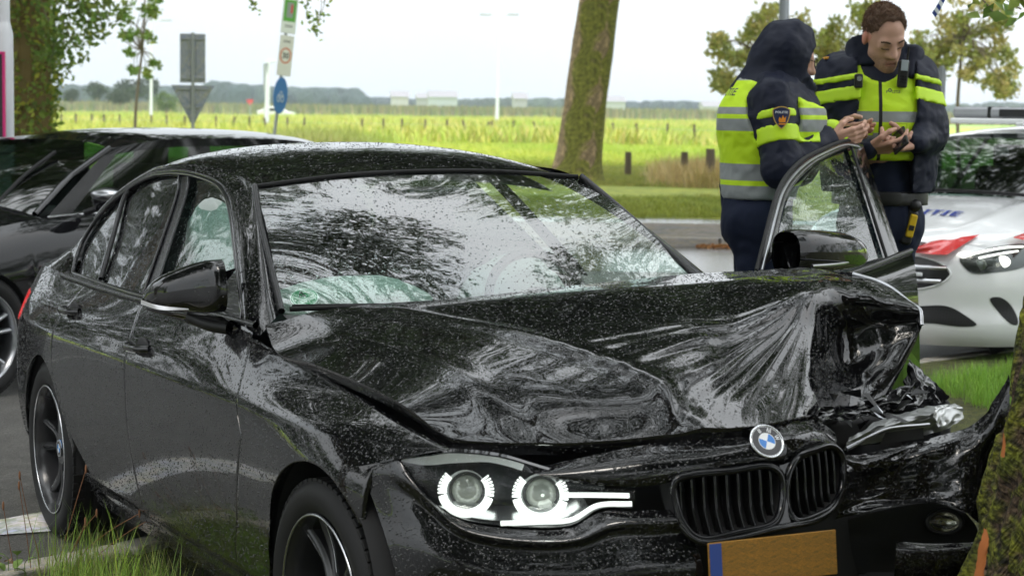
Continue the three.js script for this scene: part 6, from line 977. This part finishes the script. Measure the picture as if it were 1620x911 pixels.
function headField(c, f, u, s = 1) {                   // head with face: c centre, f the way it faces, u up
  const r = f.clone().cross(u).normalize(), B = [r, u, f], P = (a, b, d) => c.clone().addScaledVector(r, a * s).addScaledVector(u, b * s).addScaledVector(f, d * s), e = (a, b, d, x, y, z) => ell(P(a, b, d), x * s, y * s, z * s, B), k = (p, q, ra, rb) => cap(P(...p), P(...q), ra * s, rb * s);
  const skull = uni([e(0, .035, -.012, .077, .088, .098), e(0, -.03, .028, .062, .085, .068), k([-.045, -.065, .02], [0, -.10, .068], .026, .028), k([.045, -.065, .02], [0, -.10, .068], .026, .028)], .035);
  const feat = uni([k([0, .012, .092], [0, -.028, .112], .009, .014), k([-.014, -.032, .096], [.014, -.032, .096], .010, .010), k([-.036, .022, .078], [.036, .022, .078], .014, .014), k([-.022, -.066, .084], [.022, -.066, .084], .009, .009), k([-.02, -.077, .083], [.02, -.077, .083], .009, .009), e(-.034, .004, .077, .017, .012, .012), e(.034, .004, .077, .017, .012, .012)], .012);
  const ears = uni([e(-.078, -.005, -.008, .010, .032, .019), e(.078, -.005, -.008, .010, .032, .019)], .006);
  const sock = uni([e(-.033, .006, .096, .02, .012, .014), e(.033, .006, .096, .02, .012, .014)], .005), mouth = k([-.02, -.0715, .096], [.02, -.0715, .096], .0035, .0035);
  const f0 = (x, y, z) => { let d = smin(smin(skull(x, y, z), feat(x, y, z), .018), ears(x, y, z), .006); d = Math.max(d, -(sock(x, y, z) + .006)); return Math.max(d, -mouth(x, y, z)); };
  return { f: f0, P, B, r, u, fw: f };
}
function fingers(w, d, n, t, curl, s = 1, spread = .021) { // w wrist, d towards the fingers, n out of the palm, t towards the thumb
  const L = [], p = (a, b, c) => w.clone().addScaledVector(d, a * s).addScaledVector(t, b * s).addScaledVector(n, c * s);
  [[.030, .092, 1], [.010, .098, 1.08], [-.011, .094, 1.0], [-.030, .084, .8]].forEach(([o, kx, ln], i) => {
    const k0 = p(kx, o, 0); L.push(cap(p(.01, o * .5, 0), k0, .015 * s, .0115 * s));
    let q = k0, ang = curl[i] * .5; const seg = [.042, .027, .021];
    seg.forEach((l, j) => { const v = d.clone().multiplyScalar(Math.cos(ang)).addScaledVector(n, Math.sin(ang)).multiplyScalar(l * ln * s), e = q.clone().add(v); L.push(cap(q, e, (.0098 - j * .0009) * s, (.0092 - j * .0009) * s)); q = e; ang += curl[i]; });
  });
  const a = p(.022, .026, .004), b = p(.058, .052, .018), c = p(.088, .056, .032 + curl[4] * .012), e = p(.108, .046, .042 + curl[4] * .02); L.push(cap(a, b, .015 * s, .0115 * s), cap(b, c, .011 * s, .0098 * s), cap(c, e, .0098 * s, .0085 * s));
  return uni(L, .007);
}
const bb = (P, m) => [V(Math.min(...P.map((p) => p.x)) - m, Math.min(...P.map((p) => p.y)) - m, Math.min(...P.map((p) => p.z)) - m), V(Math.max(...P.map((p) => p.x)) + m, Math.max(...P.map((p) => p.y)) + m, Math.max(...P.map((p) => p.z)) + m)];
const sk = [.58, .335, .245], skT = (n = .1) => (x, y, z) => { const k = 1 + n * fbm(x * 30, y * 30, z * 30, 2); return [sk[0] * k, sk[1] * k * .98, sk[2] * k * .97]; };
const addC = (g) => { if (!g.attributes.color) g.setAttribute('color', new THREE.Float32BufferAttribute(new Float32Array(g.attributes.position.count * 3).fill(.3), 3)); return g; };
const mergeC = (gs) => mergeGeometries(gs.map((g) => addC(g).toNonIndexed()));
function officer(name, label, pxc, dep, twist = 0) {
  const O = thing(name, label, 'person'); O.position.copy(vw(colX(pxc, dep), dep, G)); O.rotation.y = Math.atan2(-FH.x, -FH.z);
  const iM = (() => { O.updateMatrixWorld(true); return O.matrixWorld.clone().invert(); })();
  const J = (px, py, z = 0) => { const d = rayW(px, py), n = FH; const base = V(CAM.x, CAM.y, CAM.z), t = (dep - z) / d.dot(FH); return base.addScaledVector(d, t).applyMatrix4(iM); };
  return { O, J };
}
const emblem = canvasTex(128, 160, (x) => { x.clearRect(0, 0, 128, 160); x.fillStyle = '#c9a24a'; x.beginPath(); x.moveTo(6, 26); x.quadraticCurveTo(64, -14, 122, 26); x.quadraticCurveTo(126, 110, 64, 156); x.quadraticCurveTo(2, 110, 6, 26); x.fill(); x.fillStyle = '#16204a'; x.beginPath(); x.moveTo(12, 30); x.quadraticCurveTo(64, -4, 116, 30); x.quadraticCurveTo(118, 106, 64, 148); x.quadraticCurveTo(10, 106, 12, 30); x.fill(); x.fillStyle = '#f2f2ee'; x.font = 'bold 22px sans-serif'; x.textAlign = 'center'; x.fillText('POLITIE', 64, 52); x.fillStyle = '#f0951e'; x.beginPath(); x.moveTo(44, 96); x.lineTo(50, 74); x.lineTo(62, 88); x.lineTo(72, 62); x.lineTo(82, 84); x.lineTo(94, 70); x.lineTo(90, 110); x.lineTo(50, 112); x.fill(); x.fillRect(46, 116, 44, 10); });
const emblemM = std({ map: emblem, alphaTest: .5, transparent: true, roughness: .6 });
function legs(O, hip, knees, feet, W) {               // trousers and boots
  const L = []; for (let i = 0; i < 2; i++) L.push(cap(hip[i], knees[i], .105 * W, .078 * W), cap(knees[i], feet[i].clone().add(V(0, .12, 0)), .078 * W, .066 * W));
  L.push(cap(hip[0], hip[1], .125 * W, .125 * W), cap(hip[0].clone().lerp(hip[1], .5), hip[0].clone().lerp(hip[1], .5).add(V(0, .16, 0)), .15 * W, .155 * W));
  const B = bb([...hip, ...knees, ...feet], .2); add('trousers', nets(wrin(uni(L, .05), .012, 9, 4, .6), B[0], B[1].add(V(0, .2, 0)), .013), trouserM, O);
  for (const f of feet) { const g = nets(uni([cap(f.clone().add(V(0, .16, -.02)), f.clone().add(V(0, .05, -.02)), .06, .055), cap(f.clone().add(V(0, .045, -.03)), f.clone().add(V(.03, .04, .16)), .048, .042)], .03), f.clone().add(V(-.12, -.02, -.14)), f.clone().add(V(.14, .26, .26)), .012); add('boot', g, bootM, O); }
}
const band = (f, off, a, b, t0, t1) => { const d = b.clone().sub(a), L = d.length(); d.normalize(); return (x, y, z) => { const t = ((x - a.x) * d.x + (y - a.y) * d.y + (z - a.z) * d.z) / L; return Math.max(f(x, y, z) - off, (t0 - t) * L, (t - t1) * L); }; };
// -------- hooded officer, seen from the side
{
  const { O, J } = officer('person', 'person in dark rain hood and yellow vest looking at a phone', 1215, 8.2);
  const sh = J(1222, 158, .17), shF = J(1222, 158, -.17), el = J(1238, 268, .25), wr = J(1308, 221, .10), elF = J(1262, 262, -.20), wrF = J(1316, 212, -.06);
  const hc = J(1248, 88, 0), hf = V(.93, -.34, .12).normalize(), hu = V(.34, .93, .02).normalize(); const H = headField(hc, hf, hu.clone().addScaledVector(hf, -hu.dot(hf)).normalize(), 1.02);
  const torso0 = uni([cap(J(1200, 300), J(1214, 190), .142, .172), cap(J(1214, 190), J(1222, 150), .172, .125), cap(J(1250, 225), J(1250, 190), .12, .13)], .08);
  const torso = (x, y, z) => torso0(x, y, z * .80);
  const armN = uni([cap(sh, el, .090, .075), cap(el, wr, .072, .052)], .04), armF = uni([cap(shF, elF, .095, .08), cap(elF, wrF, .08, .055)], .04);
  const jacket = wrin(uni([torso, armN, armF], .03), .010, 10, 2), B = bb([J(1140, 120), J(1330, 330), sh, shF, el, elF, wr], .14);
  const cuff = (x, y, z) => jacket(x, y, z);
  add('jacket', nets(cuff, B[0], B[1], .0105), navy, O);
  // hood and high collar
  const hood = (x, y, z) => { let d = uni([ell(J(1240, 86), .118, .142, .118), cap(J(1222, 110), J(1214, 148), .105, .15), cap(J(1262, 60), J(1266, 82), .062, .06), cap(J(1250, 142), J(1262, 128), .10, .085)], .05)(x, y, z); d += .008 * nz(x * 14, y * 10, z * 14); const cut = cap(J(1274, 100, .0), J(1310, 108, .03), .068, .085)(x, y, z); return Math.max(d, -cut); };
  const Bh = bb([J(1185, 25), J(1300, 175)], .12); Bh[0].z = -.26; Bh[1].z = .26; add('hood', nets(wrin(hood, .006, 11, 8), Bh[0], Bh[1], .008), navy, O);
  // vest with the arm hole
  const hole = cap(J(1226, 150, .30), el.clone().add(V(0, 0, .1)), .155, .11), hole2 = cap(J(1226, 150, -.30), elF, .15, .12);
  const vy0 = J(1215, 314).y, vy1 = J(1215, 128).y;
  const vest = wrin((x, y, z) => { const d = torso(x, y, z) - .014; return Math.max(d, vy0 - y, y - vy1 - (x + .1) * -.35, -hole(x, y, z), -hole2(x, y, z)); }, .006, 9, 5);
  const vt = canvasTex(1024, 512, (c) => { c.fillStyle = vestCol; c.fillRect(0, 0, 1024, 512); const Y = (py) => 512 * (1 - (J(1215, py).y - vy0) / (vy1 - vy0)); c.fillStyle = silver; for (const [a, b] of [[170, 181], [188, 207], [258, 284], [292, 330]]) c.fillRect(0, Y(a), 1024, Y(b) - Y(a)); c.strokeStyle = '#20241a'; c.lineWidth = 5; c.beginPath(); c.moveTo(470, Y(215)); c.lineTo(500, 512); c.stroke(); c.fillStyle = '#39404a'; c.font = 'bold 44px sans-serif'; c.save(); c.translate(170, Y(152)); c.fillText('POLITIE', 0, 0); c.restore(); });
  const vUV = (x, y, z) => [.5 + Math.atan2(x - .02, z * .8) / (Math.PI * 2), (y - vy0) / (vy1 - vy0)];
  add('vest', nets(vest, B[0], B[1], .0095, vUV), std({ map: vt, roughness: .6 }), O);
  // sleeve bands
  const bd = (t0, t1, f, a, b) => nets(band(f, .006, a, b, t0, t1), ...bb([a, b], .16), .0085);
  add('sleeve_band', bd(.20, .32, armN, sh, el), yellowM, O); add('sleeve_band', bd(.42, .66, armN, sh, el), yellowM, O); add('sleeve_band', bd(.2, .32, armF, shF, elF), yellowM, O); add('sleeve_band', bd(.42, .66, armF, shF, elF), yellowM, O);
  const ec = J(1237, 186, .17 + .128); add('sleeve_emblem', gridGeo(8, 8, (u, v) => V(ec.x + (u - .5) * .078, ec.y + (v - .5) * .096, ec.z - .35 * ((u - .5) * .078) ** 2 / .1 * 3 + .004)), emblemM, O);
  // skin: head and hands in one mesh with the hidden body
  const hd = J(1318, 216, .06), d1 = V(.85, .15, -.15).normalize(), hN = fingers(wr.clone().add(V(.02, 0, 0)), d1, V(-.1, .45, -.85).normalize(), V(-.2, .85, .35).normalize(), [.5, .5, .55, .6, .5], 1.0), hFf = fingers(wrF.clone(), V(.9, .1, .3).normalize(), V(.1, .3, .9).normalize(), V(0, .9, -.3).normalize(), [.6, .6, .6, .6, .5], 1.0);
  const core = uni([cap(J(1205, 400), J(1218, 170), .11, .12), cap(J(1222, 160), J(1244, 110), .06, .055), cap(J(1205, 400, .1), V(J(1205, 400).x, .1, .1), .07, .04), cap(J(1205, 400, -.1), V(J(1205, 400).x, .1, -.1), .07, .04), cap(sh, el, .05, .045), cap(el, wr, .045, .03), cap(shF, elF, .05, .045), cap(elF, wrF, .045, .03)], .04);
  const gs = [nets(core, ...bb([J(1190, 110), V(0, .05, 0), sh, shF, el, wr], .16), .022, null, skT()), nets(H.f, ...bb([hc], .16), .0045, null, skT()), nets(hN, ...bb([wr], .22), .004, null, skT()), nets(hFf, ...bb([wrF], .22), .004, null, skT())];
  add('body', mergeC(gs), skinM, O);
  add('spectacles', [new THREE.TorusGeometry(.022, .0018, 6, 24).rotateY(1.2).translate(...H.P(.034, .008, .112).toArray()), ptube([H.P(.04, .012, .112), H.P(.075, .012, .02)], .0018)], darkPlastic, O);
  add('hair', nets((x, y, z) => Math.max(ell(H.P(0, .04, -.02), .083, .094, .103, H.B)(x, y, z), -ell(H.P(0, -.02, .09), .075, .07, .07, H.B)(x, y, z)), ...bb([hc], .15), .009), std({ color: [.04, .025, .015], roughness: .8 }), O);
  const hip = [J(1197, 350, .09), J(1197, 350, -.09)], kn = [V(hip[0].x + .05, .52, .11), V(hip[1].x + .02, .52, -.12)], ft = [V(hip[0].x + .02, 0, .12), V(hip[1].x - .03, 0, -.13)];
  legs(O, hip, kn, ft, .96); add('trouser_pocket', nets((x, y, z) => Math.max(uni([cap(hip[0], kn[0], .105 * 1.06, .08)], .02)(x, y, z) - .012, Math.abs(y - J(1180, 335).y) - .05, Math.abs(x - J(1178, 335).x) - .07), ...bb([hip[0]], .3), .011), trouserM, O);
  const p = J(1328, 211, .03), ph = thing('phone', 'phone in a yellow green case held by the hooded person', 'phone'); ph.position.copy(p.applyMatrix4(O.matrixWorld)); ph.rotation.set(.3, O.rotation.y + .5, .5); add('case', rbox(.075, .012, .15, .005), yellowM, ph); add('screen', rbox(.066, .002, .136, .001, 0, .007, 0), std({ color: [.01, .01, .012], roughness: .05 }), ph);
}
// -------- bareheaded officer, facing the camera with bowed head
{
  const { O, J } = officer('person', 'bareheaded person with short brown hair in an open dark jacket over a yellow vest', 1392, 8.6);
  const sL = J(1318, 118, -.02), sR = J(1452, 118, -.02), eL = J(1306, 222, .06), eR = J(1474, 210, .04), wL = J(1372, 236, .24), wR = J(1452, 226, .22);
  const hc = J(1399, 58, .10), hf = V(.26, -.52, .81).normalize(), hu0 = V(.05, .85, .52), hu = hu0.clone().addScaledVector(hf, -hu0.dot(hf)).normalize(), H = headField(hc, hf, hu, 1.05);
  const torso0 = uni([cap(J(1392, 300), J(1392, 190), .145, .16), cap(J(1392, 190), J(1392, 140), .16, .14)], .08), shl = cap(J(1338, 122, -.01), J(1438, 122, -.01), .075, .075);
  const torso = (x, y, z) => smin(torso0(x * .74, y, z), shl(x, y, z), .06);
  const armL = uni([cap(sL, eL, .072, .066), cap(eL, wL, .064, .046)], .035), armR = uni([cap(sR, eR, .072, .066), cap(eR, wR, .064, .046)], .035);
  const y0 = J(1392, 302).y, y1 = J(1392, 92).y, xz = J(1393, 160).x;
  // jacket, open down the front
  const open = (x, y, z) => { const w = lerp(.115, .125, clamp((y - y0) / (y1 - y0))); return Math.max(Math.abs(x - xz - .004) - w, .02 - z); };
  const tj = (x, y, z) => Math.max(torso(x * .97, y, z) - .028, y0 - y, -open(x, y, z));
  const jacket = wrin((x, y, z) => smin(tj(x, y, z), Math.min(armL(x, y, z), armR(x, y, z)), .035), .010, 10, 12);
  const B = bb([J(1285, 85), J(1485, 310), sL, sR, wL, wR], .16); add('jacket', nets(jacket, B[0], B[1], .0105), navy, O);
  // collar
  const neck = J(1388, 106, .02), col = (x, y, z) => { const X = x - neck.x, Y = y - neck.y, Z = z - neck.z, t = Y - .35 * Z + .1 * X; const r = Math.hypot(X * .92, Z) - (.094 + .10 * clamp(t, 0, .12)); return Math.max(Math.abs(r) - .014, Math.abs(t - .035) - .065); };
  const lap = uni([cap(J(1345, 118, .10), J(1352, 78, .03), .022, .035), cap(J(1440, 118, .10), J(1448, 86, .03), .024, .04), cap(J(1352, 78, .0), J(1375, 66, -.07), .03, .03), cap(J(1448, 86, .02), J(1420, 75, -.07), .03, .03)], .03);
  add('collar', nets(wrin((x, y, z) => smin(col(x, y, z), lap(x, y, z), .02), .004, 14, 3), ...bb([neck], .26), .0085), navy, O);
  const shirt = uni([cap(J(1391, 132, .02), J(1393, 104, .045), .078, .070), (x, y, z) => torso(x, y, z) - .003], .02), sy0 = J(1392, 150).y, sy1 = J(1392, 96).y; add('shirt_collar', nets((x, y, z) => Math.max(shirt(x, y, z), sy0 - y, y - sy1 - .25 * (.06 - z), Math.abs(x) - .14), ...bb([J(1392, 118)], .26), .0085), navy, O);
  // vest
  const v0 = J(1392, 252).y, v1 = J(1392, 96).y;
  const vest = wrin((x, y, z) => Math.max(torso(x, y, z) - .006, v0 - y, y - v1 - 0.2 * Math.abs(x - xz), Math.abs(x) - .19, -.02 - z, -(Math.hypot(x - neck.x, (y - neck.y - .02) * 1.0) - .085)), .006, 9, 7);
  const X0 = -.2, X1 = .2, vt = canvasTex(1024, 1024, (c) => { const X = (px) => (J(px, 160, .16).x - X0) / (X1 - X0) * 1024, Y = (py) => 1024 * (1 - (J(1392, py, .16).y - v0) / (v1 - v0)); c.fillStyle = vestCol; c.fillRect(0, 0, 1024, 1024); c.fillStyle = silver; c.fillRect(0, Y(176), 1024, Y(193) - Y(176)); c.fillRect(0, Y(210), 1024, Y(240) - Y(210)); c.fillStyle = vestCol; c.fillRect(X(1358), Y(194), X(1382) - X(1358), Y(214) - Y(194)); c.fillRect(X(1412), Y(194), X(1434) - X(1412), Y(214) - Y(194)); c.strokeStyle = '#93b012'; c.lineWidth = 6; for (const a of [1358, 1412]) c.strokeRect(X(a), Y(195), X(a + 24) - X(a), Y(214) - Y(195)); c.fillStyle = '#101216'; c.fillRect(X(1390.5), 0, X(1396) - X(1390.5), 1024); c.fillStyle = '#3a4450'; c.font = 'bold 40px sans-serif'; c.fillText('P', X(1402), Y(147)); c.fillText('LITIE', X(1411.5), Y(147)); c.beginPath(); c.arc(X(1408.5), Y(142.5), 20, 0, 7); c.fill(); c.fillStyle = vestCol; c.beginPath(); c.arc(X(1408.5), Y(142.5), 9, 0, 7); c.fill(); });
  add('vest', nets(vest, ...bb([J(1330, 85), J(1455, 260)], .2), .009, (x, y) => [(x - X0) / (X1 - X0), (y - v0) / (v1 - v0)]), std({ map: vt, roughness: .6 }), O);
  // reflective bands on chest and sleeves of the jacket
  const jb2 = (ya, yb, side) => nets((x, y, z) => Math.max(smin(tj(x, y, z), side < 0 ? armL(x, y, z) : armR(x, y, z), .035) - .006, y - J(1392, ya).y - .18 * side * (x - xz) * -1, J(1392, yb).y + .18 * side * (x - xz) * -1 * -1 * -1 - y, side * (xz - x) + .1, -(z + .16), Math.abs(x) - .36), ...bb([J(1275, 90), J(1495, 200)], .18), .0095);
  for (const s of [-1, 1]) { add('jacket_band', jb2(108, 118, s), yellowM, O); add('jacket_band', jb2(127, 149, s), yellowM, O); }
  const ec = J(1284, 141, .045); add('sleeve_emblem', gridGeo(6, 6, (u, v) => V(ec.x + (u - .5) * .03 - .008, ec.y + (v - .5) * .09, ec.z + (u - .5) * .06)), emblemM, O);
  add('rank_slide', rbox(.05, .012, .06, .004, ...J(1313, 92, .0).toArray()), std({ color: [.7, .32, .04], roughness: .6 }), O);
  // radio, body camera
  const rd = grp('radio', O); rd.position.copy(J(1430, 113, .16)); rd.rotation.z = -.08; add('radio_body', rbox(.042, .115, .03, .008, 0, -.01, 0), darkPlastic, rd); add('radio_display', rbox(.03, .045, .004, .003, 0, .025, .017), std({ color: [.35, .40, .44], roughness: .15 }), rd); add('radio_keys', [0, 1, 2].flatMap((i) => [0, 1, 2].map((j) => rbox(.008, .007, .004, .002, (i - 1) * .011, -.02 - j * .012, .016))), rubber, rd).userData.kind = 'stuff'; add('aerial', new THREE.CylinderGeometry(.004, .005, .06, 8).translate(.012, .075, 0), rubber, rd);
  const bc = grp('body_camera', O); bc.position.copy(J(1359, 128, .165)); add('camera_body', rbox(.035, .06, .025, .008), darkPlastic, bc); add('camera_lens', new THREE.CylinderGeometry(.011, .011, .012, 16).rotateX(Math.PI / 2).translate(0, .01, .014), std({ color: [.25, .25, .26], roughness: .1, metalness: .8 }), bc);
  // skin
  const hcol = (x, y, z) => { const q = V(x, y, z).sub(hc), b = q.dot(hu), d = q.dot(hf), a = Math.abs(q.dot(H.r)), k = 1 + .08 * fbm(x * 40, y * 40, z * 40, 2), beard = sstep(-.035, -.06, b) * sstep(-.01, .03, d) * (.6 + .5 * nz(x * 160, y * 160, z * 160)) * .55, ear = a > .074 && b > -.04 && b < .03 ? .25 : 0, lip = Math.abs(b + .072) < .010 && a < .022 && d > .07 ? .4 : 0, lid = Math.abs(b + .002) < .004 && a > .018 && a < .05 && d > .06 ? .7 : 0; let c = [sk[0] * k, sk[1] * k, sk[2] * k]; c = [lerp(c[0], .13, beard), lerp(c[1], .075, beard), lerp(c[2], .045, beard)]; c = [c[0] * (1 + ear * .2), c[1] * (1 - ear * .9), c[2] * (1 - ear * .9)]; c = [c[0] * (1 - lip * .1), c[1] * (1 - lip * .5), c[2] * (1 - lip * .4)]; return c.map((v) => v * (1 - lid)); };
  const hL = fingers(wL.clone(), V(.86, .10, .20).normalize(), V(.15, .82, -.5).normalize(), V(-.2, .5, .8).normalize().multiplyScalar(1), [.55, .5, .5, .55, .6], 1.05), hR = fingers(wR.clone(), V(-.82, -.05, .35).normalize(), V(.0, .85, -.35).normalize(), V(-.1, .55, -.75).normalize(), [.55, .6, .6, .65, .9], 1.05);
  const core = uni([cap(J(1392, 400), J(1392, 150), .10, .11), cap(J(1390, 140), J(1394, 80, .05), .062, .058), cap(J(1372, 400), V(J(1372, 400).x, .1, 0), .07, .04), cap(J(1412, 400), V(J(1412, 400).x, .1, 0), .07, .04), cap(sL, eL, .05, .045), cap(eL, wL, .045, .03), cap(sR, eR, .05, .045), cap(eR, wR, .045, .03)], .04);
  add('body', mergeC([nets(core, ...bb([J(1300, 80), V(0, .05, 0), sL, sR, wL, wR, eR], .16), .02, null, skT()), nets(H.f, ...bb([hc], .17), .0038, null, hcol), nets(hL, ...bb([wL], .22), .004, null, skT()), nets(hR, ...bb([wR], .22), .004, null, skT())]), skinM, O);
  // hair, short with a clear fringe line
  const hair = (x, y, z) => { const q = V(x, y, z).sub(hc), b = q.dot(hu) / 1.05, d = q.dot(hf) / 1.05, a = Math.abs(q.dot(H.r)) / 1.05; const e = ell(H.P(0, .036, -.014), .0825, .0935, .104, H.B)(x, y, z) - .008 * sstep(.03, .1, b) + .010 * nz(x * 70, y * 70, z * 70); const line = d * 1.0 - .046 + Math.max(0, .06 - b) * 1.15 + .006 * Math.sin(a * 60) - .012 * (1 - a / .08), low = -.03 - b + Math.max(0, d + .02) * 1.3; return Math.max(e, line, low); };
  add('hair', nets(hair, ...bb([hc], .18), .0055), std({ color: [.17, .098, .06], roughness: .75, bumpMap: rep(barkBump, 30), bumpScale: .004 }), O);
  { const hm = nets((x, y, z) => Math.max(hair(x, y, z) + .004), ...bb([hc], .18), .0075), P = hm.attributes.position, N = hm.attributes.normal, L = [], up = V(0, 1, 0); for (let i = 0; i < P.count; i++) for (let k = 0; k < 3; k++) { const p = V(P.getX(i), P.getY(i), P.getZ(i)).add(V(rr(-.005, .005), rr(-.005, .005), rr(-.005, .005))), n = V(N.getX(i), N.getY(i), N.getZ(i)).addScaledVector(hf, .5).add(V(rr(-.5, .5), rr(-.3, .5), rr(-.5, .5))).normalize(), e = new THREE.Euler().setFromQuaternion(new THREE.Quaternion().setFromUnitVectors(up, n)); L.push([p, e, V(.0022, rr(.006, .012), .005), jit([.22, .125, .075], .4)]); } scatter('hair_strands', bladeG, std({ color: 0xffffff, roughness: .6 }), L, O); }
  for (const s of [-1, 1]) add('eyebrow', tube([H.P(s * .018, .026, .098), H.P(s * .034, .031, .094), H.P(s * .05, .025, .08)], .0042, 8, 6), std({ color: [.08, .045, .025], roughness: .9 }), O);
  const hip = [J(1374, 352, -.02), J(1412, 352, -.02)]; legs(O, hip, [V(hip[0].x - .01, .53, .02), V(hip[1].x + .01, .53, .02)], [V(hip[0].x - .02, 0, 0), V(hip[1].x + .03, 0, 0)], 1.04);
  add('belt', nets((x, y, z) => Math.max(Math.abs(Math.hypot(x * .86, z + .02) - .165) - .012, Math.abs(y - J(1392, 312).y) - .03), ...bb([J(1392, 312)], .26), .011), bootM, O);
  const tz = grp('taser_holster', O); tz.position.copy(J(1440, 352, .10)); tz.rotation.z = -.22; add('holster', rbox(.05, .15, .05, .015, 0, -.02, 0), darkPlastic, tz); add('taser_body', rbox(.032, .10, .03, .008, .006, -.012, .022), std({ color: [.75, .50, .01], roughness: .4 }), tz); add('taser_grip', new THREE.SphereGeometry(1, 16, 12).scale(.03, .028, .03).translate(.0, .075, .01), darkPlastic, tz); add('taser_label', rbox(.022, .022, .004, .001, .006, -.02, .038), darkPlastic, tz);
  const ph = thing('phone', 'black phone held in both hands by the bareheaded person', 'phone'); ph.position.copy(J(1424, 222, .27).applyMatrix4(O.matrixWorld)); ph.rotation.set(.75, O.rotation.y - .2, .2); add('case', rbox(.078, .012, .155, .005), darkPlastic, ph); add('screen', rbox(.07, .002, .145, .001, 0, .007, 0), std({ color: [.01, .01, .012], roughness: .05 }), ph);
}
renderer.render(scene, camera);
